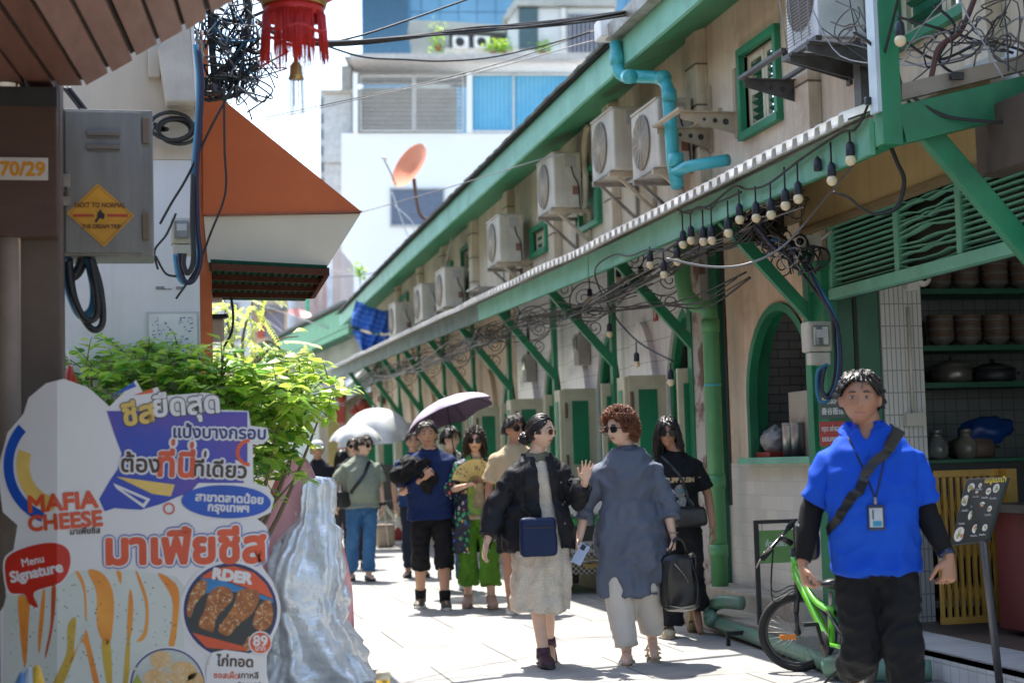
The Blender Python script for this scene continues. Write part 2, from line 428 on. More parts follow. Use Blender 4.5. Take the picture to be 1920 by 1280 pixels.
# ------------------------------------------------------------------ the bays with green doors
def bay(Y, label, wallmat, k):
 t = thing('shophouse', label, 'shophouse', (XW, Y, 0), 0, 'shophouse bays of the green row')
 w, rv = MB(), MB()
 door = (Y + .10, Y + 1.02, .22, 2.02, .62, 'gothic')
 facade(w, rv, Y, Y + 2.4, 0, ZA, XW, .30, [door])
 w.build('wall', wallmat, t, True, fixn=False)
 rv.build('reveal', WHITE_P, t, True, fixn=False)
 mb = MB(); arch_frame(mb, door, XW + .03, XW + .10, .085); mb.box2((XW + .03, Y + .12, 2.0), (XW + .13, Y + 1.0, 2.09))
 fr = mb.build('door_frame', GREEN, t, True)
 mb = MB()
 for i in range(9):
  y = Y + .2 + i * .09; mb.cyl((XW + .16, y, 2.06), (XW + .16, y, 2.62), .011, 6)
 mb.build('transom_bars', M('brown grey bars', (.12, .10, .085), r=.6), t, True)
 mb = MB(); mb.box2((XW + .29, Y + .02, .2), (XW + .33, Y + 1.1, 2.7)); mb.build('recess_shade', DARK, t, True)  # dark back plane standing in for the unlit recess behind the bars
 mb = MB(); mb.box2((XW + .20, Y + .18, .22), (XW + .24, Y + .94, 2.0)); mb.box2((XW + .18, Y + .26, .4), (XW + .2, Y + .86, 1.1)); mb.box2((XW + .18, Y + .26, 1.25), (XW + .2, Y + .86, 1.85))
 mb.build('door', GREEN_D, t, True)
 # folding leaf standing out from the far jamb, and the near one
 for (yy, x0, x1, nm) in ((Y + 1.06, XW - .36, XW, 1), (Y + .07, XW - .22, XW, 0)):
  mb = MB(); mb.box2((x0, yy - .02, .26), (x1, yy + .02, 2.06))
  lf = mb.build('door_leaf', CREAM_P, t, True, bevel=.004)
  mb = MB()
  for za, zb in ((.45, 1.12), (1.26, 1.93)):
   if nm: mb.box2((x0 + .09, yy - .026, za), (x1 - .09, yy - .018, zb))
   else: mb.box2((x0 + .05, yy - .026, za), (x1 - .05, yy - .018, zb))
  mb.build('green_panel', GREEN, lf, True, bevel=.003)
  if nm:
   mb = MB(); mb.box2((x0 - .035, yy + .0, .26), (x0 - .003, yy + .24, 2.05)); l2 = mb.build('door_leaf', CREAM_P, t, True, bevel=.004)
   mb = MB()
   for za, zb in ((.45, 1.12), (1.26, 1.93)): mb.box2((x0 - .041, yy + .07, za), (x0 - .033, yy + .19, zb))
   mb.build('green_panel', GREEN, l2, True)
   for z in (.6, 1.2, 1.75): MB().box2((x0 + .01, yy - .034, z), (x0 + .04, yy - .021, z + .16)).tube([(x0 + .025, yy - .03, z + .02), (x0 + .025, yy - .03, z + .14)], .012, 6).build('hinge', M('rusty hinge', (.2, .15, .1), r=.7, metal=.3), lf, True)
 # arched moulding on the wall beside the door and a tile ledge
 o2 = (Y + 1.25, Y + 2.05, 1.2, 2.05, .55, 'gothic')
 mb = MB(); n = 16
 for i in range(n):
  a = o2[0] + (o2[1] - o2[0]) * i / n; b = o2[0] + (o2[1] - o2[0]) * (i + 1) / n
  mb.quad((XW - .06, a, 1.95), (XW - .06, a, arch_z(o2, a)), (XW - .06, b, arch_z(o2, b)), (XW - .06, b, 1.95))
  mb.quad((XW - .06, a, arch_z(o2, a)), (XW, a, arch_z(o2, a)), (XW, b, arch_z(o2, b)), (XW - .06, b, arch_z(o2, b)))
 mb.quad((XW - .06, o2[0], 1.95), (XW, o2[0], 1.95), (XW, o2[0], arch_z(o2, o2[0])), (XW - .06, o2[0], arch_z(o2, o2[0])))
 mb.box2((XW - .075, o2[0] - .02, 1.92), (XW - .001, o2[1] + .02, 1.96))
 mb.build('arched_moulding', wallmat, t, True)
 mb = MB(); mb.box2((XW - .3, Y - .02, 0), (XW - .001, Y + 2.38, .2)); mb.build('doorstep', STONE, t, True, bevel=.01)
 return t
BAYS = [13.0 + 2.4 * i for i in range(9)]
bay_words = ['first bay past the cream house, its door beside the thick green drain pipe', 'second green door bay, behind the curly haired woman', 'third green door bay, just behind the woman with the hair bun',
    'fourth green door bay, behind the man in the beige shirt', 'fifth green door bay beside the purple umbrella', 'sixth green door bay behind the purple umbrella',
    'seventh bay, shaded wall right of the white umbrella', 'eighth bay deep in shade above the white umbrella', 'last bay of the green row at the end of the lane']
for i, y in enumerate(BAYS):
 bay(y, bay_words[i], WTILE if i < 3 else PLASTER, i)
# ------------------------------------------------------------------ cream house with the arched window
def cream_house():
 t = thing('cream_house', 'cream plastered shop front with a green framed arched window', 'shop front', (XW, 10.35, 0))
 ya, yb = Yx(1537), Yx(1408)
 win = (ya, yb, Zx(1470, 856), 1.75, Zx(1478, 562) - 1.75, 'round')
 w, rv = MB(), MB()
 facade(w, rv, 10.35, 12.62, .95, ZA, XW, .16, [win]); w.build('wall', PLASTER, t, True, fixn=False)
 rv.build('reveal', GREEN, t, True, fixn=False)
 mb = MB(); mb.quad((XW - .006, 10.35, .25), (XW - .006, 10.35, 1.24), (XW - .006, 12.45, 1.24), (XW - .006, 12.45, .25)); mb.build('tile_dado', SUBWAYY, t, True, fixn=False)
 mb = MB(); arch_frame(mb, win, XW - .02, XW + .05, .06)
 f = mb.build('window_frame', GREEN, t, True)
 mb = MB(); mb.box2((XW - .10, ya - .04, win[2] - .05), (XW + .17, yb + .04, win[2])); mb.build('window_sill', GREEN_P, t, True, bevel=.006)
 # kitchen behind the window
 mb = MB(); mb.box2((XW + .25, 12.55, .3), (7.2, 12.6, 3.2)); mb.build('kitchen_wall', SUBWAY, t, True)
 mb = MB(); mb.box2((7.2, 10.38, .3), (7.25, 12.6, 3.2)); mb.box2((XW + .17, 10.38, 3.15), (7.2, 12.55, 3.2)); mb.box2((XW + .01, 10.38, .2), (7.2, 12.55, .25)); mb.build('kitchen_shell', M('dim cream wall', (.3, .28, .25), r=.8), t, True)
 mb = MB(); mb.box2((XW + .17, 10.6, win[2] - .08), (XW + .7, 12.5, win[2] - .02)); mb.build('counter', STEEL, t, True)
 # pilasters at the far end
 mb = MB(); mb.box2((XW - .05, 12.46, 0), (XW - .012, 12.66, ZA - .02)); mb.build('green_pilaster', GREEN_D, t, True)
 mb = MB(); mb.box2((XW - .12, 12.68, 0), (XW - .02, 12.92, ZA - .02)); mb.build('bare_pilaster', M('peeling grey render', (.42, .40, .36), r=.9, c2=(.16, .10, .07), nsc=3.5, lo=.5, hi=.58, bump=.5, grime=.4), t, True, bevel=.01)
 mb = MB(); mb.box2((XW - .012, 12.4, .9), (XW + .02, 13.0, ZA - .02)); mb.build('joint_wall', DARK, t, True)
 for (x0, z, y0, y1) in ((XW - .28, .27, 10.4, 12.5), (XW - .56, .13, 9.8, 12.9)):
  mb = MB(); mb.box2((x0, y0, 0), (XW - .008, y1, z)); mb.build('step', STONE, t, True, bevel=.015)
 # chimney jug, bags and tins on the counter are things of their own below
 return win
WIN = cream_house()
# things on the window counter
def on_counter():
 z = WIN[2]
 p = at_X(1515, 800, XW + .22)
 t = tag(MB().box((XW + .16, p.y, z + .245), (.03, .36, .49)).build('serving_board', M('beige board', (.5, .45, .36), r=.6), bevel=.006), 'plain beige board leaning in the arched window', 'board')
 for i, (x, c, lab) in enumerate(((1481, (.62, .60, .55), 'tall steel tin on the window sill, left of two'), (1497, (.45, .44, .42), 'tall steel tin on the window sill, right of two'))):
  q = at_X(x, 850, XW + .1)
  tt = thing('tin', lab, 'tin', (XW + .1, q.y, z), 0, 'tins on the window sill')
  mb = MB(); mb.lathe((XW + .1, q.y, z), [(.0, .001), (.05, .001), (.05, .24), (.047, .25), (0, .25)], 16); mb.build('can', M('dull steel %d' % i, c, r=.35, metal=.7), tt, True)
  mb = MB(); mb.lathe((XW + .1, q.y, z), [(.052, .235), (.054, .25), (.05, .257), (.045, .25)], 16); mb.build('rim', STEEL, tt, True)
 q = at_X(1452, 845, XW + .12)
 t = thing('plastic_bag', 'crumpled clear plastic bag on a red tray in the arched window', 'bag', (XW + .12, q.y, z))
 mb = MB()
 mb.ball((XW + .12, q.y, z + .12), .13, 22, 16, (.7, 1, .85))
 for i, v in enumerate(mb.v): mb.v[i] = V((XW + .12, q.y, z + .12)) + (v - V((XW + .12, q.y, z + .12))) * (1 + .35 * noise.noise(v * 14) + .2 * noise.noise(v * 35))
 mb.build('bag_body', M('cloudy plastic', (.55, .54, .52), r=.3, trans=.25), t, True)
 mb = MB(); mb.box((XW + .12, q.y, z + .02), (.2, .3, .04)); mb.build('tray', M('red plastic', (.45, .05, .04), r=.4), t, True, bevel=.008)
on_counter()
for (x0, y0, x1, y1, col, lines, cat) in ((1538, 738, 1583, 785, (.10, .13, .11), [('ห้ามจอดสุ', .33), ('曼谷面馆', .33)], 'shaded green menu sign with white Thai and Chinese writing'), (1539, 789, 1584, 836, (.50, .06, .05), [('กรุณา อย่าจอดรถ!', .42), ('ขอบคุณค่ะ', .34)], 'red no parking notice with white Thai writing under the green sign')):
 a, b = at_X(x1, (y0 + y1) / 2, XW - .03), at_X(x0, (y0 + y1) / 2, XW - .03)
 zt, zb = at_X(x0, y0, XW - .03).z, at_X(x0, y1, XW - .03).z
 # they face the walker: square boards hung across the wall edge
 Yc = 10.19; A, B = at_Y(x0, y1, Yc), at_Y(x1, y0, Yc)
 t = thing('notice', cat, 'notice', (A.x, Yc, A.z))
 mb = MB(); mb.box2((A.x, Yc, A.z), (B.x, Yc + .012, B.z)); mb.build('board', M(cat[:12], col, r=.5), t, True, bevel=.003)
 H = B.z - A.z; W_ = B.x - A.x
 for i, (s, k) in enumerate(lines):
  lm = letters('lettering', s, .05, M('white lettering', (.75, .75, .72), r=.5), t, ((A.x + B.x) / 2, Yc, B.z - H * (.3 + .42 * i)), (1, 0, 0), (0, 0, 1), bold=.0015)
  xs = [v.co.x for v in lm.data.vertices]; k = W_ * .88 / (max(xs) - min(xs)); cx = (max(xs) + min(xs)) / 2
  for v in lm.data.vertices: v.co.x = (v.co.x - cx) * k + (W_ / 2)
# ------------------------------------------------------------------ noodle shop at the near end
def noodle_shop():
 t = thing('noodle_shop', 'open fronted noodle shop with a green louvred transom and tiled pillar', 'shop front', (XW, 9, 0))
 YP = 10.30
 def fx(x): return at_Y(x, 800, YP).x
 mb = MB(); mb.box2((XW, YP, 0), (fx(1657), YP + .04, 3.3)); mb.build('green_partition', GREEN_D, t, True)
 mb = MB(); gx = fx(1608); mb.box2((gx, YP - .012, .2), (gx + .028, YP - .002, 2.45)); mb.build('black_gap', DARK, t, True)  # dark strip painted on in place of a shaded gap
 mb = MB(); mb.box2((fx(1657) + .002, YP - .02, 0), (fx(1735), YP + .03, 3.3)); mb.build('tiled_pillar', STILE, t, True)
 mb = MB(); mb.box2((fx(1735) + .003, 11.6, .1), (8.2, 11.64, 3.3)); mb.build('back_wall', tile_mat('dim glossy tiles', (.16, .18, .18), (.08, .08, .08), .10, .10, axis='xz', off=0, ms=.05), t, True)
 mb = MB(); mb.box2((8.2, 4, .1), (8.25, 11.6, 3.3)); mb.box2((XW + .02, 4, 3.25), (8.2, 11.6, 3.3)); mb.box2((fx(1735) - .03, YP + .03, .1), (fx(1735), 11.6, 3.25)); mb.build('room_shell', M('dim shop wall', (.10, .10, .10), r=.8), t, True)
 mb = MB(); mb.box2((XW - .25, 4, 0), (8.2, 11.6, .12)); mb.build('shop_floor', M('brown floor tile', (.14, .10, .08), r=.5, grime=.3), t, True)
 mb = MB(); mb.box2((XW - .28, 5.5, 0), (XW - .26, 10.0, .16)); mb.box2((XW - .28, 5.5, .121), (XW + .15, 10.0, .16)); mb.build('tiled_step', tile_mat('white step tiles', (.58, .58, .57), (.3, .3, .3), .1, .1, axis='yz', off=0, grime=.4), t, True, bevel=.004)
 MB().box2((XW, -18, 0), (XW + .1, 4, 3.42)).build('unseen_street_wall', PLASTER, t, True)  # unseen wall behind the camera, added to block sky light
 # louvred transom over the opening
 ya, yb = 7.2, 10.2; z0, z1 = 2.42, 2.86; X = XW - .02
 mb = MB(); mb.box2((X - .05, ya, z0 - .075), (X + .03, yb, z0)); mb.box2((X - .04, ya, z1), (X + .03, yb, z1 + .06))
 mb.box2((X - .04, yb - .05, z0 - .002), (X + .03, yb + .001, z1 + .002))
 for y in (8.38, 9.18): mb.box2((X - .035, y - .03, z0), (X + .03, y + .03, z1))
 fr = mb.build('transom_frame', GREEN_P, t, True, bevel=.004)
 lv = random.Random(3)
 for bi, (a, b) in enumerate(((7.2, 8.35), (8.41, 9.15), (9.21, 10.15))):
  mb = MB(); n = 12
  for i in range(n):
   z = z0 + (i + .5) * (z1 - z0) / n
   bow = .0 if bi != 1 else .045 * lv.uniform(-1, 1)
   pts = [(X, a + (b - a) * k / 6, z + bow * (1 - abs(k / 3 - 1)) + (lv.uniform(-.01, .01) if bi == 1 else 0)) for k in range(7)]
   for k in range(6): mb.bar(pts[k], pts[k + 1], .045, .006, (.12, 0, .95))
  mb.build('louvre_panel', GREEN_P, fr, True)
 mb = MB(); mb.box2((X + .06, ya, z0 - .07), (X + .075, yb, z1 + .06)); mb.build('transom_backing', DARK, t, True)
 mb = MB(); mb.box2((XW, 7.2, z1 + .062), (XW + .05, 10.3, ZA)); mb.build('lintel_wall', M('yellowed wall', (.42, .33, .19), r=.8, grime=.3), t, True)
 mb = MB(); mb.box2((XW - .12, 10.2, 2.42), (XW - .001, 10.48, 2.55)); mb.box2((XW - .10, 10.21, .15), (XW - .001, 10.44, 2.42)); mb.box2((XW - .16, 10.18, 2.55), (XW - .001, 10.5, 2.62))
 mb.build('corner_post', GREEN, t, True, bevel=.004)
 mb = MB(); c = fx(1709); mb.tube([(c, YP - .035, 2.3), (c, YP - .035, 1.56)], .012, 8); mb.box2((c - .07, YP - .08, 1.47), (c + .07, YP - .021, 1.56)); mb.build('conduit_box', M('ivory plastic', (.62, .58, .48), r=.45), t, True)
 # shelves
 sh = []
 for (yp, x0) in ((546, 1738), (650, 1738), (718, 1738)):
  z = at_Y(1820, yp, 11.3).z
  mb = MB(); mb.box2((fx(1735) + .01, 11.1, z - .04), (8.1, 11.55, z)); mb.build('shelf', GREEN_D, t, True); sh.append(z)
 mb = MB(); zc = at_Y(1800, 860, 10.6).z; mb.box2((fx(1735) + .05, 10.6, .12), (8.0, 11.3, zc - .03)); mb.build('counter', M('dark counter', (.03, .03, .032), r=.5), t, True)
 mb = MB(); mb.box2((fx(1735) + .03, 10.57, zc - .03), (8.0, 11.3, zc)); mb.build('counter_edge', GREEN_D, t, True, bevel=.004)
 return sh, zc
SH, ZC = noodle_shop()
BOWL = M('brown stacked bowls', (.20, .13, .09), r=.4, c2=(.14, .09, .07))
BOWLG = M('grey stacked bowls', (.22, .20, .18), r=.4)
# piles of bowls on the shelves: each pile is one thing of nested bowls
ip = 0
pile0 = None
for row, (z, xs) in enumerate(((SH[0], (1762, 1813, 1868, 1921)), (SH[1], (1762, 1813, 1866, 1916)))):
 for j, x in enumerate(xs):
  p = at_Y(x, 600, 11.3)
  lab = '%s stack of brown noodle bowls on the %s shelf' % (('leftmost', 'second', 'third', 'rightmost')[j], ('upper', 'middle')[row])
  if pile0 is None:
   pile0 = thing('bowl_stack', lab, 'bowls', (p.x, 11.3, z), 0, 'stacks of bowls in the noodle shop')
   for k in range(8):
    mb = MB(); zz = .024 * k
    mb.lathe((0, 0, zz), [(0, .001), (.05, .001), (.052, .012), (.095, .05), (.108, .075), (.104, .075), (.09, .05), (.03, .018)], 20)
    mb.build('bowl', BOWL if k % 3 else BOWLG, pile0)
  else: copy_tree(pile0, (p.x, 11.3, z), .3 * j, lab, 'stacks of bowls in the noodle shop')
# pans, blue bag, bottles on the counter
def pan(x, y, r, h, lab, col, Y=11.3, z=None):
 p = at_Y(x, y, Y); z = SH[2] if z is None else z
 t = thing('cooking_pot', lab, 'pot', (p.x, Y, z))
 mb = MB(); mb.lathe((p.x, Y, z), [(0, .001), (r * .8, .001), (r, .02), (r, h), (r * .96, h), (r * .94, .03), (0, .03)], 24); mb.build('pot', col, t, True)
 mb = MB(); mb.lathe((p.x, Y, z), [(r * 1.02, h + .002), (r * 1.02, h + .008), (r * .5, h + .045), (.02, h + .055), (.02, h + .085), (0, h + .085)], 24); mb.build('lid', col, t, True)
 for s in (-1, 1):
  mb = MB(); mb.tube([(p.x + s * r, Y - .04, h * .7 + z), (p.x + s * (r + .04), Y - .03, h * .7 + z), (p.x + s * (r + .04), Y + .03, h * .7 + z), (p.x + s * r, Y + .04, h * .7 + z)], .008, 6); mb.build('handle', IRON, t, True)
pan(1785, 700, .15, .13, 'wide steel pot on the lowest shop shelf', M('dim steel', (.3, .28, .25), r=.35, metal=.6))
pan(1862, 700, .17, .10, 'dark shallow pot on the lowest shop shelf', M('dark pot', (.06, .06, .07), r=.4, metal=.3))
pan(1822, 850, .17, .12, 'clay coloured basin on the shop counter', M('clay basin', (.18, .12, .09), r=.6), 10.9, ZC)
def blue_bag():
 p = at_Y(1850, 830, 10.85); c = V((p.x, 10.85, ZC + .2))
 mb = MB(); mb.ball((0, 0, 0), .17, 28, 18, (1.25, .6, .62))
 for i, v in enumerate(mb.v): mb.v[i] = c + V((v.x, v.y, v.z + .1 * v.x)) * (1 + .3 * noise.noise(v * 11) + .12 * noise.noise(v * 30))
 tag(mb.build('plastic_bag', M('blue plastic', (.01, .06, .26), r=.35, trans=.1)), 'blue plastic bag heaped on the shop counter', 'bag')
blue_bag()
for i, (x, c) in enumerate(((1757, (.35, .36, .33)), (1812, (.4, .38, .3)))):
 p = at_Y(x, 850, 10.75)
 t = thing('glass_jar', ('clear glass jar at the left end of the shop counter', 'glass jar in front of the clay basin on the counter')[i], 'jar', (p.x, 10.75, ZC))
 mb = MB(); mb.lathe((p.x, 10.75, ZC), [(0, .001), (.07, .001), (.085, .05), (.08, .12), (.04, .16), (.035, .2), (.04, .2)], 18); mb.build('glass', M('jar glass %d' % i, c, r=.1, trans=.5), t, True)
 mb = MB(); mb.lathe((p.x, 10.75, ZC), [(.042, .19), (.042, .215), (0, .22)], 14); mb.build('lid', STEEL, t, True)
# yellow folding gate
def gate():
 A, B = at_Y(1752, 882, 9.55), at_Y(1872, 882, 9.55); zb = .18; zt = A.z
 t = thing('folding_gate', 'yellow lattice folding gate pulled aside at the noodle shop', 'gate', (A.x, 9.55, zb))
 Y_ = M('yellow gate paint', (.42, .23, .025), r=.45, c2=(.30, .16, .02), nsc=4, streak=.3)
 x0, x1 = A.x, B.x
 mb = MB(); mb.box2((x0, 9.53, zt - .045), (x1, 9.57, zt)); mb.box2((x0, 9.53, zb), (x1, 9.57, zb + .045)); mb.build('rail', Y_, t, True, bevel=.004)
 mb = MB(); mb.box2((x1, 9.45, zb), (x1 + .075, 9.62, zt)); mb.build('end_post', Y_, t, True, bevel=.005)
 n = 9
 for i in range(n + 1):
  x = x0 + (x1 - x0) * (i + .2) / (n + .4)
  mb = MB(); mb.box2((x - .011, 9.535, zb + .045), (x + .011, 9.558, zt - .045)); mb.build('slat', Y_, t, True)
 mb = MB(); w = (x1 - x0) / n
 for i in range(n):
  for k in range(3):
   za = zb + .08 + k * .28; a = x0 + w * (i + .2)
   mb.bar((a, 9.562, za), (a + w, 9.562, za + .24), .004, .014, (0, 1, 0)); mb.bar((a + w, 9.567, za), (a, 9.567, za + .24), .004, .014, (0, 1, 0))
 mb.build('lattice', Y_, t, True)
gate()
# menu board on its pole
def menu_stand():
 s = 365
 P = [at_s(x, y, s + d) for x, y, d in ((1812, 897, -6), (1886, 893, 6), (1848, 1012, 8), (1782, 1020, -4))]
 foot = at_Z(1880, 1330, .0)
 t = thing('menu_stand', 'black menu stand with food pictures leaning at the noodle shop step', 'menu stand', (foot.x, foot.y, 0))
 n = (P[1] - P[0]).cross(P[3] - P[0]).normalized()
 if n.y > 0: n = -n
 mb = MB(); mb.prism(P, -n * .03); mb.build('board', M('black board', (.022, .03, .028), r=.3), t, True, bevel=.004)
 c = (P[2] + P[3]) / 2 + (P[2] - P[3]) * .35; c -= n * .02
 mb = MB(); mb.tube([c + (P[0] - P[3]) * .2, c, foot], .02, 10); mb.build('pole', M('grey pole', (.10, .10, .11), r=.4, metal=.5), t, True)
 mb = MB(); mb.lathe(foot, [(0, .002), (.2, .002), (.2, .02), (.03, .035), (0, .035)], 24); mb.build('base', IRON, t, True)
 ux, uy = (P[1] - P[0]), (P[0] - P[3])
 def pt(u, v): return P[3].lerp(P[2], u).lerp(P[0].lerp(P[1], u), v) + n * .002
 dishes = [(.2, .85, .10), (.13, .66, .11), (.42, .88, .05), (.38, .76, .05), (.36, .62, .05), (.42, .42, .11), (.2, .14, .15), (.62, .2, .09), (.62, .55, .09), (.68, .78, .07), (.86, .82, .09), (.85, .5, .06), (.88, .2, .07)]
 rr = random.Random(2)
 mbp, mbf = MB(), MB()
 for u, v, r in dishes:
  o = pt(u, v); ex, ey = ux.normalized() * r * .26, uy.normalized() * r * .26
  mbp.prism([o + ex * cos(a * pi / 9) + ey * sin(a * pi / 9) for a in range(18)], n * .001)
  for q in range(9):
   a, d = rr.uniform(0, 6.3), rr.uniform(0, .6)
   oo = o + ex * cos(a) * d + ey * sin(a) * d + n * (.0012 + q * .0001)
   mbf.cur = rr.randrange(3)
   mbf.add([oo + ex * .3 * cos(b * pi / 3) + ey * .3 * sin(b * pi / 3) for b in range(6)], [tuple(range(6))])
 mbp.build('dish_picture', M('printed plate white', (.7, .68, .62), r=.35), t, True)
 mbf.build('printed_food', [M('print orange', (.55, .24, .07)), M('print leaf', (.22, .36, .08)), M('print cream', (.65, .5, .28))], t, True, fixn=False)
 letters('lettering', 'เมนูแนะนำ', .04, M('yellow lettering', (.8, .62, .06)), t, pt(.78, .95), ux, uy, bold=.001)
 for u, v in ((.42, .82), (.40, .7), (.42, .55), (.64, .68), (.86, .66), (.64, .42), (.86, .4), (.64, .09), (.88, .09), (.2, .5), (.2, .3)):
  letters('lettering', 'ก๋วยเตี๋ยว', .014, M('white lettering', (.75, .75, .72)), t, pt(u, v), ux, uy)
menu_stand()
# produce display behind it: sausages on a grill tray and a red poster
def produce():
 a = at_Y(1885, 935, 9.0)
 t = thing('food_stall', 'dark food stall with a red panel behind the menu stand', 'stall', (a.x + .4, 9.0, 0))
 x0 = at_Y(1868, 935, 8.9).x + .16
 mb = MB(); mb.box2((x0 + .1, 8.75, .16), (x0 + 1.2, 9.4, .9)); mb.build('cabinet', M('dark red cabinet', (.16, .03, .03), r=.5), t, True, bevel=.01)
 mb = MB(); mb.box2((x0, 8.72, .9), (x0 + 1.2, 9.42, .95)); mb.build('top', DARKSTEEL, t, True)
 mb = MB()
 for i in range(8): mb.prism([(x0 + .1 + i * .09, 8.745, .9), (x0 + .19 + i * .09, 8.745, .9), (x0 + .145 + i * .09, 8.745, .82)], (0, -.004, 0))
 mb.build('pennant', M('white print', (.6, .58, .55)), t, True)
 mb = MB()
 for i in range(6): mb.tube([(x0 - .02 + .02 * i, 8.75, 1.0 + .05 * i), (x0 + .35, 8.78, 1.02 + .035 * i)], .004, 6)
 mb.build('skewer', STEEL, t, True)
 rr = random.Random(5)
 for i in range(11):
  p = V((x0 + .12 + .05 * (i % 5) + rr.uniform(-.01, .01), 8.82 + .05 * (i // 5), .985 + .05 * (i // 5)))
  s = MB().ball(p, .032, 12, 8, (1, 1, 1)).build('meatball', M('grilled meatball', (.30, .14, .08), r=.35, c2=(.18, .08, .05), nsc=30))
  tag(s, 'brown grilled meatball heaped on the dark food stall', 'meatball', 'meatballs on the food stall')
produce()
# ------------------------------------------------------------------ the upper storey, one wall along the row
def upper():
 t = thing('upper_storey', 'weathered cream upper storey running above the long awning', 'wall', (XW, 20, ZA))
 w, rv = MB(), MB()
 wins = []
 for (xa, xb, yt, yb_) in ((1425, 1490, 60, 235), (1108, 1142, 300, 420), (1014, 1040, 405, 470), (880, 906, 440, 540)):
  ya, yb = Yx(xb), Yx(xa); zb = Zx(xa, yb_); zt = Zx(xa, yt + 25)
  wins.append((ya, yb, zb, zt, 0, 'flat'))
 ya = Yx(1905); yb = Yx(1722); wins.append((ya, yb, Zx(1722, 62), 4.85, 0, 'flat'))
 for y in (24.5, 29, 33): wins.append((y, y + .8, 3.75, 4.4, 0, 'flat'))
 facade(w, rv, -18.0, 36.0, ZA - .02, 5.15, XW + .001, .12, wins)  # the run behind the camera is unseen, added to block sky light
 w.build('wall', PLASTER_UP, t, True, fixn=False); rv.build('reveal', PLASTER_UP, t, True, fixn=False)
 for y in (8.0, 10.45, 12.75, 15.4, 17.8, 20.2, 22.6, 25.0, 27.4, 30):
  mb = MB(); mb.box2((XW - .10, y - .13, ZA - .02), (XW - .001, y + .13, 5.1))
  mb.build('pilaster', PLASTER_UP, t, True, bevel=.006)
  for z in (3.9, 4.25, 4.6): MB().box2((XW - .108, y - .137, z), (XW - .002, y + .137, z + .012)).build('pilaster_band', M('dark band line', (.16, .13, .10), r=.9), t, True)  # thin dark bands across each pilaster
 for k, o in enumerate(wins):
  ya, yb, zb, zt = o[:4]; X = XW
  mb = MB(); f = .06
  mb.box2((X - .05, ya - f, zt), (X + .03, yb + f, zt + f)); mb.box2((X - .06, ya - f, zb - f), (X + .03, yb + f, zb))
  mb.box2((X - .05, ya - f, zb), (X + .03, ya, zt)); mb.box2((X - .05, yb, zb), (X + .03, yb + f, zt))
  fr = mb.build('window_frame', GREEN, t, True, bevel=.004)
  ym = (ya + yb) / 2
  for a, b in ((ya + .01, ym - .006), (ym + .006, yb - .01)):
   mb = MB(); e = .05
   for z0, z1 in ((zb + .01, zb + .06), ((zb + zt) / 2 - .025, (zb + zt) / 2 + .025), (zt - .06, zt - .01)): mb.box2((X + .03, a, z0), (X + .06, b, z1))
   mb.box2((X + .029, a, zb + .01), (X + .061, a + e, zt - .01)); mb.box2((X + .029, b - e, zb + .01), (X + .061, b, zt - .01))
   s = mb.build('shutter', CREAM_P if k != 1 else GREEN_P, fr, True)
   mb = MB(); n = 8
   for i in range(n):
    z = zb + .07 + (zt - zb - .14) * (i + .5) / n
    mb.box((X + .05, (a + b) / 2, z), (.045, b - a - 2 * e, .006), M_=Matrix.Rotation(.6, 3, 'Y'))
   mb.box2((X + .075, a + e, zb), (X + .08, b - e, zt))
   mb.build('louvre', GREEN_D if k != 1 else STEEL, fr, True)
 return wins
upper()
# ------------------------------------------------------------------ main tiled roof over the row
def main_roof():
 t = thing('tiled_roof', 'long grey tiled roof with a faded green eave board above the row', 'roof', (XE, 20, 4.9))
 ze = 4.86
 y0, y1 = 5.0, 35.0
 segs = [(5.0, 13.4), (13.42, 21.5), (21.52, 28.0), (28.02, 35.0)]
 def zz(y): return ze + .09 - .012 * max(0, y - 14) - .00045 * max(0, y - 22) ** 2
 for a, b in segs:
  mb = MB(); n = 8
  for i in range(n):
   p, q = a + (b - a) * i / n, a + (b - a) * (i + 1) / n
   mb.prism([(XE, p, zz(p)), (XE, q, zz(q)), (XE, q, zz(q) - .26), (XE, p, zz(p) - .26)], (.035, 0, 0))
  mb.build('eave_board', GREEN_P, t, True)
  mb = MB()
  for i in range(n):
   p, q = a + (b - a) * i / n, a + (b - a) * (i + 1) / n
   mb.prism([(XE + .04, p, zz(p) - .24), (XE + .04, q, zz(q) - .24), (XW + .02, q, zz(q) - .02), (XW + .02, p, zz(p) - .02)], (0, 0, .02))
  mb.build('soffit', GREEN, t, True)
 # rows of tiles: each course one strip with tile ends showing at the edge
 mb = MB(); rr = random.Random(4)
 y = y0
 while y < y1:
  dy = .23; z = zz(y)
  x = XE - .09
  for k in range(9):
   o = rr.uniform(-.008, .008)
   xa = x + k * .2; za = z + .02 + k * .105 + o
   mb.box((xa + .12, y + dy / 2, za + .055), (.26, dy - .012, .018), M_=Matrix.Rotation(-.46 + rr.uniform(-.03, .03), 3, 'Y') @ Matrix.Rotation(rr.uniform(-.05, .05), 3, 'X'))
  y += dy
 mb.build('roof_tiles', ROOFT, t, True)
 mb = MB(); mb.prism([(XE - .05, y0, zz(y0)), (XE - .05, 14, zz(14)), (XE - .05, 22, zz(22)), (XE - .05, 28, zz(28)), (XE - .05, y1, zz(y1)), (6.0, y1, 5.7), (6.0, y0, 6.0)], (0, 0, -.02))
 mb2 = MB()
 ys = [-18, 5, 14, 22, 28, 35]  # first span lies unseen behind the camera, added to block light
 for a, b in zip(ys, ys[1:]): mb2.quad((XE - .04, a, zz(a) + .005), (XE - .04, b, zz(b) + .005), (6.2, b, zz(b) + 1.13), (6.2, a, zz(a) + 1.13))
 mb2.build('roof_deck', DARK, t, True)
 return zz
ROOFZ = main_roof()
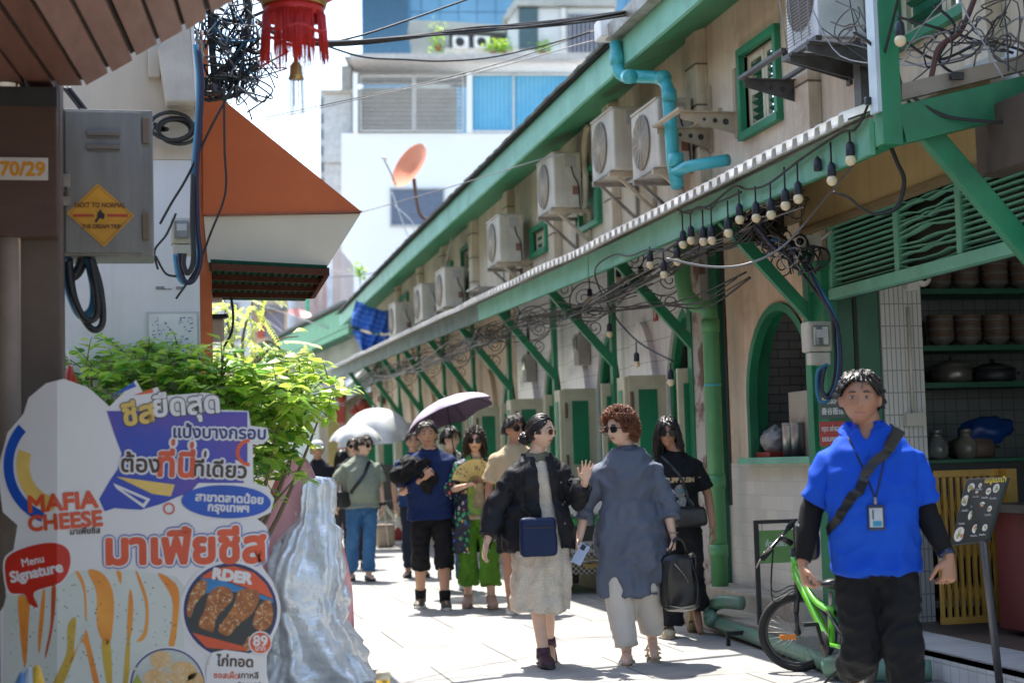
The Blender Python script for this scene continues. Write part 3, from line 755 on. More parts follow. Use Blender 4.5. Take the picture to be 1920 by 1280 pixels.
# ------------------------------------------------------------------ the lower awning, in three lengths
def awn_z(y): return 3.10 + .013 * (y - 13.5) * (1 if y > 13.5 else .35)
def awning(y0, y1, lab, fmat, posts, sheet=CORR, curls=True):
 t = thing('awning', lab, 'awning', (XF, y0, 3.0), 0, 'lengths of the corrugated awning')
 n = max(2, int((y1 - y0) / 1.2))
 mb = MB()
 for i in range(n):
  a, b = y0 + (y1 - y0) * i / n, y0 + (y1 - y0) * (i + 1) / n
  mb.prism([(XF, a, awn_z(a)), (XF, b, awn_z(b)), (XF, b, awn_z(b) - .19), (XF, a, awn_z(a) - .19)], (.03, 0, 0))
 mb.build('fascia', fmat, t, True)
 # inner beam under the sheet
 mb = MB(); mb.bar((XF + .09, y0 + .02, awn_z(y0) - .1), (XF + .09, y1 - .02, awn_z(y1) - .1), .07, .12); mb.build('edge_beam', GREEN, t, True)
 # corrugated sheet: trapezoid waves along y
 prof = [(0, 0), (.045, 0), (.06, .05), (.115, .05), (.13, 0)]; pitch = .16
 rows = []
 xs = [(XF - .12, 0.0), (XF + .4, .18), (XW - .002, .36)]
 y = y0; yy = []
 while y < y1 + .001:
  for d, h in prof: yy.append((y + d, h))
  y += pitch
 rr = random.Random(int(y0 * 10))
 mb = MB()
 wob = [noise.noise(V((0, q[0] * .7, 3))) * .02 for q in yy]
 for th in (0, 1):
  for (xa, ha), (xb, hb) in zip(xs, xs[1:]):
   for i in range(len(yy) - 1):
    (a, h1), (b, h2) = yy[i], yy[i + 1]; e = .012 * th
    mb.quad((xa, a, awn_z(a) + ha + h1 + wob[i] - e), (xa, b, awn_z(b) + ha + h2 + wob[i + 1] - e), (xb, b, awn_z(b) + hb + h2 - e), (xb, a, awn_z(a) + hb + h1 - e))
 xa, ha = xs[0]
 for i in range(len(yy) - 1):
  (a, h1), (b, h2) = yy[i], yy[i + 1]
  mb.quad((xa, a, awn_z(a) + ha + h1 + wob[i]), (xa, b, awn_z(b) + ha + h2 + wob[i + 1]), (xa, b, awn_z(b) + ha + h2 + wob[i + 1] - .012), (xa, a, awn_z(a) + ha + h1 + wob[i] - .012))
 mb.build('roof_sheet', sheet, t, True)
 for y in posts:
  # rafter to the wall, brace down to the post, post on the wall
  mb = MB(); mb.bar((XF + .03, y, awn_z(y) - .11), (XW - .06, y, awn_z(y) + .17), .07, .09); mb.build('rafter', GREEN, t, True, bevel=.004)
  mb = MB(); mb.bar((XF + .12, y - .02, awn_z(y) - .15), (XW - .10, y - .02, 2.25), .055, .085, (1, 0, 1)); mb.build('brace', GREEN, t, True, bevel=.004)
  mb = MB(); mb.box2((XW - .13, y - .055, 1.0), (XW - .078, y + .05, awn_z(y) + .2)); mb.build('wall_post', GREEN, t, True, bevel=.004)
  if not curls: continue
  mb = MB(); c = V((XW - .33, y + .03, 2.88))
  def spiral(c, r, a0, turns, sgn):
   pts = []
   for i in range(26):
    u = i / 25; a = a0 + sgn * turns * 2 * pi * u; q = r * (1 - .78 * u)
    pts.append(c + V((cos(a) * q, 0, sin(a) * q)))
   return pts
  mb.tube([c + V((cos(a * pi / 12) * .2, 0, sin(a * pi / 12) * .2)) for a in range(24)], .006, 6, closed=True)
  mb.tube(spiral(c + V((-.05, 0, .03)), .11, 0, 1.6, 1), .005, 6); mb.tube(spiral(c + V((.06, 0, -.06)), .09, pi, 1.6, 1), .005, 6)
  mb.tube(spiral(c + V((-.26, 0, .12)), .1, 1, 1.7, -1), .005, 6); mb.tube(spiral(c + V((.05, 0, -.26)), .09, 2.4, 1.6, 1), .005, 6)
  mb.build('iron_scroll', IRON, t, True)
 return t
POSTS = [y - .02 for y in BAYS]
awning(7.82, 13.5, 'near length of corrugated awning with pale green fascia, its sheet ends bright white', GREEN_P, [POSTS[0], 10.45])
awning(13.53, 18.45, 'middle length of corrugated awning with pale green fascia over the green doors', GREEN_P, POSTS[1:3])
awning(18.48, 34.6, 'far length of awning with a grey weathered fascia sagging towards the lane end', M('grey weathered fascia', (.20, .26, .23), r=.75, c2=(.13, .17, .15), nsc=3, streak=.4), POSTS[3:], curls=True)
# near end frame of the awning: tall post, end rafter with sheet, brace
def end_frame():
 t = thing('awning_post', 'tall green post and sloping end beam closing the near end of the awning', 'post', (XF, 7.78, 2.9))
 p0 = at_X(1661, 235, XF - .02); y = p0.y
 mb = MB(); mb.box2((XF - .06, y - .05, 2.88), (XF + .05, y + .05, 4.9)); mb.build('post', GREEN, t, True, bevel=.005)
 mb = MB(); mb.box2((XF - .085, y - .052, 3.05), (XF - .062, y + .04, 4.9)); mb.build('edge_strip', M('lit post edge', (.52, .62, .66), r=.4), t, True)  # lit left edge of the post, put on as a pale strip
 mb = MB(); mb.bar((XF + .05, y, 2.985), (XW + .05, y, 3.19), .09, .2); mb.build('end_beam', GREEN, t, True, bevel=.006)
 a = at_s(1722, 228, 356); b = at_s(1955, 485, 356)
 mb = MB(); mb.bar(a, (b.x, a.y - .02, b.z), .06, .12, (1, 0, 1)); mb.build('brace', GREEN, t, True, bevel=.006)
 mb = MB(); mb.prism([(XF + .06, y - .04, 3.115), (XW + .2, y - .04, 3.36), (XW + .2, y - .04, 3.44), (XF + .06, y - .04, 3.2)], (0, .08, 0)); mb.build('end_sheet', M('grimy grey edge sheet', (.30, .26, .21), r=.8, grime=.5), t, True)
 for (x, yy) in ((1622, 196), (1780, 150)):
  q = at_s(x, yy, 356)
  mb = MB(); mb.box((q.x, q.y - .08, q.z), (.075, .03, .04)); mb.build('black_light', M('small black lamp', (.02, .02, .02), r=.3), t, True, bevel=.006)
end_frame()
# yellow signboard under the awning
def yellow_board():
 X = 4.38
 ya, yb = at_X(1840, 300, X).y, at_X(1505, 430, X).y
 zb = at_X(1505, 431, X).z
 t = thing('blank_signboard', 'large blank yellowed signboard hung under the awning above the louvres', 'signboard', (X, yb, zb))
 mb = MB(); mb.box2((X, ya, zb), (X + .05, yb, 3.14)); mb.build('board', M('yellowed board', (.50, .36, .15), r=.6, c2=(.42, .29, .12), nsc=1.5, streak=.25), t, True)
 mb = MB(); mb.box2((X - .02, ya - .02, zb - .03), (X + .06, yb + .02, zb - .001)); mb.box2((X - .012, yb, zb), (X + .062, yb + .03, 3.14)); mb.build('board_edge', M('brown board edge', (.22, .15, .07), r=.7), t, True)
 mb = MB(); y = at_X(1870, 250, X).y; mb.box2((X - .05, y - .5, 2.75), (X + .1, ya - .04, 3.1)); mb.build('brown_box', M('brown dark box', (.10, .07, .05), r=.7), t, True)
 # small wooden board farther along
 X = 4.2; ya, yb = at_X(1468, 400, X).y, at_X(1402, 400, X).y
 tt = thing('wooden_board', 'dark brown wooden board tucked under the awning behind the bulbs', 'board', (X, ya, 2.7))
 mb = MB(); mb.box2((X, ya, at_X(1468, 435, X).z), (X + .03, yb, 3.05)); mb.build('board', M('dark brown wood', (.08, .05, .035), r=.6, c2=(.05, .03, .02), stretch=(1, 1, 8)), tt, True)
 mb = MB(); mb.box2((X + .002, ya - .22, at_X(1468, 425, X).z), (X + .035, ya - .01, 3.06)); mb.build('cream_board', M('cream strip board', (.45, .34, .2), r=.7), tt, True)
yellow_board()
# ------------------------------------------------------------------ air conditioners on the upper wall
def make_ac(lab, d=.30, w=.78, h=.58, fan=True):
 """local frame: wall at x=0, unit stands out towards -x, w along y, base at z=0"""
 t = thing('air_conditioner', lab, 'air conditioner', (0, 0, 0), 0, 'air conditioners on the upper wall')
 g = .12
 mb = MB(); mb.box2((-g - d, -w / 2, 0), (-g, w / 2, h)); b = mb.build('body', ACW, t, bevel=.018)
 mb = MB(); mb.box2((-g - d - .012, -w / 2 + .02, h - .006), (-g + .012, w / 2 - .02, h + .012)); mb.build('top_cover', ACW, t, bevel=.004)
 X = -g - d - .004
 mb = MB(); n = 24; c = V((X, .08, h * .5)); r = h * .42
 mb.prism([c + V((0, cos(2 * pi * i / n) * r, sin(2 * pi * i / n) * r)) for i in range(n)], (-.003, 0, 0)); gr = mb.build('fan_opening', ACF, t)
 mb = MB()
 for k in range(11):
  q = r * (k + 1) / 11.5
  mb.tube([c + V((-.012, cos(2 * pi * i / 24) * q, sin(2 * pi * i / 24) * q)) for i in range(24)], .0035, 4, closed=True)
 for k in range(6): a = k * pi / 6; mb.tube([c + V((-.014, cos(a) * r, sin(a) * r)), c - V((.014, cos(a) * r, sin(a) * r))], .004, 4)
 mb.build('fan_grille', ACW, gr)
 mb = MB(); mb.box2((-g - d * .62, -w / 2 - .012, h * .72), (-g - d * .2, -w / 2 - .001, h * .93)); mb.build('handle_recess', M('ac grey panel', (.40, .37, .32), r=.6), t, bevel=.003)
 mb = MB(); mb.box2((-g - d * .34, -w / 2 - .004, h * .22), (-g - d * .08, -w / 2 - .001, h * .38)); mb.build('label', ACBL, t)
 mb = MB(); mb.tube(curve_pts([(-g - d * .38, -w / 2 - .012, h * .74), (-g - d * .3, -w / 2 - .03, h * .55), (-g - d * .15, -w / 2 - .02, h * .4), (-g - d * .1, -w / 2 - .02, 0)]), .008, 6); mb.build('cable', CABLE, t)
 for s in (-.28, .28):
  mb = MB(); mb.box2((-g - d - .03, s - .02, -.05), (0, s + .02, -.012)); mb.bar((-.02, s, -.36), (-g - d * .8, s, -.05), .03, .03); mb.box2((-.03, s - .02, -.4), (0, s + .02, -.012))
  mb.build('bracket', STEEL if s > 0 else M('cream bracket', (.45, .36, .24), r=.7, grime=.3), t)
 for x in (-g - d - .03, -g - .04): MB().box2((x, -.31, -.011), (x + .04, .31, -.001)).build('rail', STEEL, t)
 return t
acs = [  # x of side face left edge, y top, y bottom of the body, label
 (1152, 190, 318, 'weathered air conditioner on a rusty bracket, left of the turquoise pipe'),
 (1236, 182, 312, 'weathered air conditioner behind the turquoise pipe'),
 (1040, 287, 388, 'weathered air conditioner with a hose beside it, third from the pipe'),
 (938, 410, 490, 'pale clean air conditioner above the awning near the dish'),
 (792, 533, 600, 'weathered air conditioner low on the wall beside a blue striped tarp'),
 (742, 570, 628, 'narrow air conditioner half behind the blue striped tarp'),
 (835, 520, 575, 'air conditioner between the pale one and the tarp'),
]
ac0 = None
for x, yt, yb, lab in acs:
 Xf = XW - .12 - .30
 s = at_X(x, (yt + yb) / 2, Xf)
 zb, zt = at_X(x, yb, Xf).z, at_X(x, yt, Xf).z
 loc = (XW - .005, s.y + .39, zb)
 if ac0 is None:
  ac0 = make_ac(lab); ac0.location = loc
 else:
  a = copy_tree(ac0, loc, 0, lab, 'air conditioners on the upper wall')
# big clean one at the top right, its grille to the lane
a = at_s(1490, 95, 330)
def ac_big():
 t = thing('air_conditioner', 'white air conditioner with a wire grille on a dark bracket at the top right', 'air conditioner', (XW, a.y, a.z), 0, 'air conditioners on the upper wall')
 p = at_X(1534, 62, 4.1); y0 = p.y; z0 = p.z - .02; y1 = y0 + .5
 mb = MB(); mb.box2((4.1, y0, z0), (4.42, y1, z0 + .62)); mb.build('body', M('white ac metal', (.70, .70, .69), r=.4, grime=.1), t, True, bevel=.012)
 mb = MB(); n = 26; c = V((4.096, y0 + .25, z0 + .32)); r = .22
 mb.prism([c + V((0, cos(2 * pi * i / n) * r, sin(2 * pi * i / n) * r)) for i in range(n)], (-.003, 0, 0)); g = mb.build('fan_opening', ACF, t, True)
 mb = MB()
 for i in range(26): mb.tube([(4.075, y0 + .05, z0 + .03 + i * .022), (4.075, y1 - .05, z0 + .03 + i * .022)], .0035, 4)
 for k in range(4): mb.tube([(4.07, y0 + .07 + k * .12, z0 + .02), (4.07, y0 + .08 + k * .17, z0 + .6)], .004, 4)
 mb.build('fan_grille', M('grille grey', (.3, .3, .29), r=.5, metal=.4), g, True)
 mb = MB(); mb.box2((4.07, y0 - .03, z0 - .035), (4.11, y1 + .03, z0 - .003)); mb.box2((4.38, y0 - .03, z0 - .035), (4.42, y1 + .03, z0 - .003)); mb.build('rail', DARKSTEEL, t, True)
 for y in (y0 + .02, y1 - .2):
  mb = MB(); mb.prism([(4.03, y, z0 - .036), (XW, y, z0 - .036), (XW, y, z0 - .22), (4.03, y, z0 - .09)], (0, .012, 0)); mb.box2((4.03, y - .03, z0 - .05), (XW, y + .04, z0 - .036)); mb.build('bracket', DARKSTEEL, t, True)
 mb = MB(); mb.box2((4.42, y0 + .1, z0 - .55), (XW - .001, y0 + .2, z0 + .1)); mb.build('wall_plate', DARKSTEEL, t, True)
ac_big()
def ac_edge():
 p = at_s(1922, 250, 345)
 t = thing('electric_cabinet', 'pale metal cabinet at the right edge under the near beam', 'cabinet', (p.x + .05, p.y, p.z))
 q = at_s(1906, 82, 345)
 mb = MB(); mb.box2((q.x, q.y, p.z), (q.x + .4, q.y + .3, q.z)); mb.build('body', WHITE_P, t, True, bevel=.01)
 mb = MB(); mb.box2((q.x + .02, q.y - .006, p.z + .03), (q.x + .36, q.y - .001, q.z - .03)); mb.build('cover', ACW, t, True, bevel=.003)
ac_edge()
# empty air conditioner brackets
def bracket(x, y, w, lab, mat, X0=4.12, dy=.72):
 p = at_X(x, y, X0); z = p.z; y0 = p.y
 t = thing('empty_bracket', lab, 'bracket', (XW, y0, z), 0, 'empty air conditioner brackets')
 for yy in (y0 - dy, y0):
  mb = MB(); n = 5
  mb.prism([(X0, yy, z), (XW - .02, yy, z), (XW - .02, yy, z - .17), (X0, yy, z - .05)], (0, .006, 0)); mb.box2((X0, yy - .035, z + .001), (XW - .02, yy + .006, z + .007))
  ar = mb.build('arm', mat, t, True)
  mb = MB()
  for k in range(3):
   c = V((X0 + .2 + k * .09, yy - .004, z - .055 - k * .008)); r = .014 + .006 * k
   mb.prism([c + V((cos(i * pi / 8) * r, 0, sin(i * pi / 8) * r)) for i in range(16)], (0, -.002, 0))
  mb.build('hole', M('hole dark', (.05, .045, .04), r=.9) if mat is not STEEL else PLASTER_UP, ar, True)
  mb = MB(); mb.box2((XW - .02, yy - .03, z - .2), (XW - .001, yy + .03, z + .36)); mb.build('wall_plate', mat, t, True)
 mb = MB(); mb.box2((X0 - .03, y0 - dy - .05, z + .008), (X0 + .02, y0 + .05, z + .03)); mb.box2((X0 + .3, y0 - dy - .05, z + .008), (X0 + .34, y0 + .05, z + .03)); mb.build('rail', mat, t, True)
bracket(1395, 150, .7, 'dark rusty empty bracket under the green shuttered window', DARKSTEEL)
bracket(1232, 240, .7, 'cream coloured empty bracket in front of the turquoise pipe', M('cream bracket', (.45, .36, .24), r=.7, grime=.3), dy=.6)
bracket(880, 548, .7, 'pale empty bracket below the pale air conditioner', STEEL, dy=.6)
# white insulated hose beside the third unit
def hose(pts, r, mat, lab, X=XW - .08, cat='hose'):
 P = [at_X(x, y, X) for x, y in pts]
 tag(MB().tube(curve_pts(P), r, 10).build(cat.replace(' ', '_'), mat), lab, cat)
hose([(1103, 236), (1098, 250), (1094, 300), (1098, 330), (1096, 380), (1090, 400)], .035, M('yellowed hose', (.52, .44, .30), r=.7), 'yellowed insulated hose hanging beside the third air conditioner')
# ------------------------------------------------------------------ turquoise rain pipe with its hopper
def rain_pipe():
 X1, X2 = XE - .05, XE + .22
 t = thing('rain_pipe', 'turquoise plastic rain pipe with elbows running down from the eave', 'drain pipe', tuple(at_X(1155, 85, X1)))
 P = [at_X(1155, 80, X1), at_X(1158, 128, X1), at_X(1166, 143, X1 + .02), at_X(1235, 145, X2 - .02), at_X(1252, 158, X2), at_X(1262, 300, X2 + .0), at_X(1270, 350, X2)]
 def smooth(P, k=.3):
  out = [P[0]]
  for i in range(1, len(P) - 1):
   a, b, c = P[i - 1], P[i], P[i + 1]
   out += [b.lerp(a, k), b.lerp(a, k * .3) * .5 + b.lerp(c, k * .3) * .5, b.lerp(c, k)]
  return out + [P[-1]]
 mb = MB(); mb.tube(smooth(P), .055, 16); mb.build('pipe', TEAL, t, True)
 Q = [at_X(1268, 322, X2), at_X(1290, 312, X2 + .03), at_X(1365, 300, XW - .12)]
 mb = MB(); mb.tube(Q, .048, 16); mb.build('branch', TEAL, t, True)
 for x, y, X, d in ((1157, 112, X1, 0), (1243, 146, X2 - .02, 1), (1255, 180, X2, 0), (1268, 300, X2, 0), (1180, 144, X1, 1)):
  c = at_X(x, y, X); e = V((0, 0, .05)) if d == 0 else (at_X(x + 10, y, X) - c).normalized() * .05
  mb = MB(); mb.cyl(c - e, c + e, .062, 16); mb.build('collar', TEAL, t, True)
 mb = MB(); c = at_X(1150, 70, X1)
 mb.box2((c.x - .14, c.y - .1, c.z - .02), (c.x + .1, c.y + .12, c.z + .14)); mb.build('hopper', WHITE_P, t, True, bevel=.01)
 mb = MB(); mb.prism([(XE - .12, c.y, ROOFZ(c.y) - .02), (XE - .01, c.y, ROOFZ(c.y) - .02), (XE - .01, c.y, ROOFZ(c.y) + .1), (XE - .13, c.y, ROOFZ(c.y) + .1)], (0, -6, .02)); mb.build('gutter', STEEL, t, True)
rain_pipe()
# thick green drain pipe on the first bay
def green_pipe():
 X = XW - .21
 a = at_X(1331, 590, X); y = a.y
 t = thing('drain_pipe', 'thick light green drain pipe standing beside the first green door', 'drain pipe', (X, y, .2))
 P = [(X - .22, y, 3.0), (X - .22, y, 2.72), (X - .2, y, 2.6), (X - .12, y, 2.52), (X - .03, y, 2.50), (X, y, 2.42), (X, y, 2.3), (X, y, .15)]
 mb = MB(); mb.tube(P, .066, 16); mb.build('pipe', GREEN_L, t, True)
 for z in (.55, 1.1, 2.35): MB().cyl((X, y, z - .05), (X, y, z + .05), .074, 16).build('collar', GREEN_L, t, True)
 mb = MB(); mb.cyl((X, y, 1.86), (X, y, 1.88), .07, 14); mb.build('teal_tape', TEAL, t, True)
 # lower run along the steps
 b = at_Z(1335, 1140, .13)
 t2 = thing('waste_pipe', 'green waste pipe lying along the foot of the steps', 'pipe', (b.x, b.y, .1))
 Q = [at_Z(1392, 1130, .24), at_Z(1352, 1128, .24), at_Z(1333, 1140, .17), at_Z(1333, 1160, .12), at_Z(1345, 1168, .08), at_Z(1480, 1216, .06), at_Z(1600, 1262, .06)]
 mb = MB(); mb.tube(curve_pts(Q, 5), .05, 14); mb.build('pipe', M('worn green pipe', (.10, .26, .17), r=.45, c2=(.16, .22, .18), nsc=5, grime=.3), t2, True)
 mb = MB(); c = at_Z(1550, 1250, .07); mb.tube(curve_pts([c, c + V((.1, -.12, .02)), c + V((.22, -.2, -.01)), c + V((.5, -.3, -.01))]), .062, 12); mb.build('elbow', M('worn green pipe', (.1, .26, .17)), t2, True)
green_pipe()
# ------------------------------------------------------------------ electric meter box, cable loops, security cameras near the noodle shop
def meter_box(x0, y0, x1, y1, s, lab, nm='electric meter', loops=True):
 a, b = at_s(x0, y1, s), at_s(x1, y0, s)
 t = thing('electric_meter', lab, 'electric meter', (a.x, a.y, a.z))
 w, h = b.x - a.x, b.z - a.z; Y = a.y
 mb = MB(); mb.box2((a.x, Y, a.z + h * .3), (b.x, Y + .12, b.z)); mb.build('case', M('ivory meter case', (.58, .54, .44), r=.45, grime=.2), t, True, bevel=.015)
 mb = MB(); mb.box2((a.x + w * .08, Y, a.z), (b.x - w * .08, Y + .08, a.z + h * .29)); mb.build('terminal_cover', M('ivory meter case', (.6, .56, .46)), t, True, bevel=.012)
 mb = MB(); mb.box2((a.x + w * .16, Y - .03, a.z + h * .42), (b.x - w * .16, Y - .001, b.z - h * .1)); mb.build('glass', M('meter glass', (.20, .21, .20), r=.12, spec=.8), t, True, bevel=.012)
 mb = MB(); mb.box2((a.x + w * .28, Y - .034, a.z + h * .62), (b.x - w * .28, Y - .031, b.z - h * .2)); mb.build('dial_label', M('meter label', (.6, .6, .58), r=.5), t, True)
 return t, a, b
tm, ma, mb_ = meter_box(1517, 600, 1566, 684, 281, 'ivory electric meter on the green corner post with cables looping below')
def loops(pts_list, s, r, mats, lab):
 t = thing('cable_loop', lab, 'cable', tuple(at_s(*pts_list[0][0], s)))
 for i, (pts, m) in enumerate(zip(pts_list, mats)):
  P = [at_s(x, y, s + (i - 1) * 1.2) - V((0, .06, 0)) for x, y in pts]
  mb = MB(); mb.tube(curve_pts(P, 6), r, 8); mb.build('strand', m, t, True)
BLUEC = M('blue cable', (.02, .16, .30), r=.45)
NAVYC = M('navy cable', (.015, .02, .06), r=.45)
loops([[(1436, 455), (1470, 480), (1520, 545), (1552, 590), (1558, 640), (1560, 690), (1552, 730), (1538, 742), (1530, 715), (1536, 686)],
  [(1440, 450), (1480, 470), (1530, 540), (1560, 600), (1566, 660), (1562, 715), (1545, 752), (1528, 748), (1526, 700), (1545, 684)],
  [(1410, 425), (1450, 470), (1490, 480), (1535, 560), (1564, 620), (1568, 700), (1550, 745), (1534, 730), (1540, 688)]], 283, .012, [CABLE, BLUEC, NAVYC], 'black and blue cables running down the brace and looping under the meter')
def camera_cam(x, y, s, lab, dome=False):
 p = at_s(x, y, s)
 t = thing('security_camera', lab, 'security camera', tuple(p), 0, 'security cameras')
 W = M('camera white', (.66, .63, .56), r=.4)
 if dome:
  mb = MB(); mb.ball((p.x + .03, p.y, p.z), .055, 18, 12); mb.build('dome', W, t, True)
  mb = MB(); mb.box2((p.x - .09, p.y - .02, p.z - .08), (p.x + .0, p.y + .06, p.z + .02)); mb.build('mount', W, t, True, bevel=.01)
  mb = MB(); mb.ball((p.x + .02, p.y - .04, p.z), .025, 12, 8); mb.build('lens', M('lens black', (.01, .01, .01), r=.1), t, True)
 else:
  mb = MB(); mb.cyl((p.x + .04, p.y + .12, p.z), (p.x - .05, p.y - .05, p.z - .01), .036, 16); mb.box((p.x + .06, p.y + .06, p.z - .005), (.1, .16, .085)); mb.build('body', W, t, True)
  mb = MB(); mb.cyl((p.x - .052, p.y - .053, p.z - .01), (p.x - .055, p.y - .06, p.z - .011), .025, 16); mb.build('lens', M('lens black', (.01, .01, .01), r=.1), t, True)
  mb = MB(); mb.tube([(p.x + .1, p.y + .06, p.z), (p.x + .16, p.y + .02, p.z + .04), (p.x + .2, p.y, p.z + .07)], .012, 8); mb.build('arm', W, t, True)
camera_cam(1508, 452, 285, 'white bullet security camera beside the louvres')
camera_cam(1722, 522, 285, 'white dome security camera on top of the tiled pillar', True)
for (x, y, Y) in ((1090, 655, 2), (992, 690, 3)):
 q = at_X(x, y, XW - .08)
 t = thing('meter_box', 'small grey meter box on the wall of the %s green bay' % ('second' if Y == 2 else 'third'), 'meter box', tuple(q), 0, 'meter boxes on the bays')
 mb = MB(); mb.box2((q.x - .06, q.y - .1, q.z - .17), (q.x + .07, q.y + .1, q.z + .17)); mb.build('case', M('grey meter case', (.35, .34, .31), r=.5), t, True, bevel=.01)
 mb = MB(); mb.box2((q.x - .075, q.y - .075, q.z - .02), (q.x - .061, q.y + .075, q.z + .13)); mb.build('glass', M('meter glass', (.2, .21, .2)), t, True)
 mb = MB(); mb.tube([(q.x, q.y, q.z + .17), (q.x, q.y, q.z + .5)], .02, 8); mb.build('conduit', CABLE, t, True)
# two small red house number plates
for x, y, w in ((1228, 590, 'first'), (1104, 633, 'second')):
 q = at_X(x, y, XW - .012)
 t = thing('number_plate', 'small red number plate high on the %s white tiled bay' % w, 'plate', tuple(q), 0, 'red number plates')
 mb = MB(); mb.box2((q.x, q.y - .06, q.z - .06), (q.x + .01, q.y + .06, q.z + .06)); mb.build('plate', M('red enamel', (.45, .05, .05), r=.4), t, True)
 mb = MB(); mb.box2((q.x - .003, q.y - .015, q.z - .03), (q.x - .001, q.y + .015, q.z + .03)); mb.build('mark', M('white lettering', (.75, .75, .72)), t, True)
# ------------------------------------------------------------------ festoon lights: wires with hanging bulbs
BULB = M('frosted warm bulb', (.80, .66, .42), r=.25, sss=.0, c2=(.72, .58, .34))
SOCK = M('navy bulb socket', (.018, .022, .035), r=.45)
def festoon(lab, wire, bulbs, X=XF - .03, sfun=None):
 pos = (lambda x, y: at_X(x, y, X)) if sfun is None else sfun
 P = [pos(x, y) for x, y in wire]
 t = thing('string_light', lab, 'string lights', tuple(P[0]), 0, 'strings of bulbs')
 mb = MB(); mb.tube(curve_pts(P, 5), .008, 6); mb.build('wire', CABLE, t, True)
 for bx, by, ty, lit in bulbs:       # bulb centre, y of the hook
  c = pos(bx, by); top = pos(bx, ty); top = V((c.x, c.y, top.z))
  mb = MB(); mb.tube([top, c + V((0, 0, .09))], .006, 6)
  mb.lathe(c, [(0, .10), (.012, .10), (.024, .085), (.026, .03), (.022, .022), (0, .022)], 12)
  s = mb.build('socket', SOCK, t, True)
  if lit:
   mb = MB(); mb.ball(c + V((0, 0, -.002)), .030, 14, 10, (1, 1, 1.05)); mb.build('bulb', BULB, s, True)
festoon('string of bulbs looped along the near awning fascia', [(1688, -20), (1650, 130), (1610, 235), (1575, 250), (1500, 300), (1440, 345), (1400, 355), (1376, 350), (1330, 385), (1290, 395), (1275, 400)],
  [(1688, 76, 20, 1), (1648, 190, 150, 1), (1595, 300, 245, 1), (1560, 338, 265, 1), (1534, 328, 292, 0), (1497, 372, 300, 1), (1473, 385, 312, 1), (1446, 402, 340, 1), (1418, 408, 348, 1), (1387, 411, 355, 1)])
festoon('cluster of bulbs bunched under the awning fascia', [(1270, 392), (1290, 400), (1310, 388), (1330, 392), (1345, 380), (1365, 372), (1390, 360)],
  [(1366, 436, 375, 1), (1335, 450, 385, 1), (1319, 452, 392, 1), (1296, 450, 396, 1), (1281, 458, 398, 1)])
festoon('string of bulbs drooping towards the first green door', [(1275, 450), (1245, 470), (1215, 468), (1180, 480), (1150, 478), (1115, 510), (1146, 583), (1196, 640), (1262, 677)],
  [(1245, 514, 465, 1), (1219, 496, 462, 1), (1202, 520, 470, 1), (1270, 490, 450, 1), (1175, 521, 482, 1), (1160, 524, 478, 1), (1106, 560, 520, 1), (1143, 626, 590, 1), (1194, 682, 640, 1), (1258, 716, 680, 1)],
  sfun=lambda x, y: at_X(x, y, XF - .02 if y < 515 else XF + .35))
# ------------------------------------------------------------------ wiring
def cable(lab, pts, r=.007, mat=None, X=None, s=None, name='overhead_cable', cat='cable', group=None):
 if X is not None: P = [at_X(x, y, X) for x, y in pts]
 else: P = [at_s(p[0], p[1], p[2] if len(p) > 2 else s) for p in pts]
 o = MB().tube(curve_pts(P, 7), r, 6).build(name, mat or CABLE)
 tag(o, lab, cat, group); return o
# thick bundle across the lane at the top
def bundle():
 base = [(480, 40, 270), (540, 72, 262), (620, 82, 255), (760, 72, 245), (900, 55, 238), (1060, 42, 230), (1200, 20, 222), (1340, -6, 215), (1420, -30, 210)]
 t = thing('cable_bundle', 'thick bundle of black cables strung across the lane at the top', 'cable bundle', tuple(at_s(*base[0])))
 rr = random.Random(9)
 for k in range(9):
  ph = rr.uniform(0, 6)
  P = [at_s(x, y + rr.uniform(-3, 3) + 3 * sin(ph + i * 1.3), s + k * .2) for i, (x, y, s) in enumerate(base)]
  mb = MB(); mb.tube(curve_pts(P, 7), rr.choice((.007, .009, .011)), 6); mb.build('strand', CABLE, t, True)
bundle()
CG = 'thin cables over the lane'
cable('black cable slanting from the red lantern up past the glass tower', [(600, 85, 250), (680, 66, 245), (760, 40, 240), (880, -2, 232)], .009, group=CG)
cable('black cable sagging below the bundle across the white building', [(600, 82, 250), (680, 107, 240), (760, 112, 232), (830, 115, 225), (920, 108, 220), (1010, 88, 215), (1100, 62, 212), (1180, 30, 210)], .008, group=CG)
cable('thin dark cable rising to the gutter hopper', [(500, 220, 200), (640, 190, 205), (800, 155, 208), (960, 112, 210), (1110, 60, 212), (1200, 35, 212)], .005, group=CG)
cable('pale thin cable under the dark one, rising to the right', [(500, 225, 200), (700, 180, 205), (900, 135, 208), (1100, 80, 212), (1300, 30, 220), (1430, -5, 226)], .005, GREYC, group=CG)
cable('grey cable from the orange canopy to the air conditioners', [(676, 398, 160), (760, 375, 160), (880, 340, 165), (1010, 300, 175), (1060, 288, 180)], .006, GREYC, group=CG)
cable('pale cable swinging down from the satellite dish', [(740, 385, 90), (775, 420, 90), (770, 450, 90), (760, 430, 90), (735, 360, 90)], .012, M('white cable', (.6, .6, .58)), group=CG)
cable('white rope slanting from the eave down to the awning', [(860, 370, 125), (845, 450, 122), (825, 540, 118), (812, 605, 116)], .008, M('white cable', (.6, .6, .58)), group=CG)
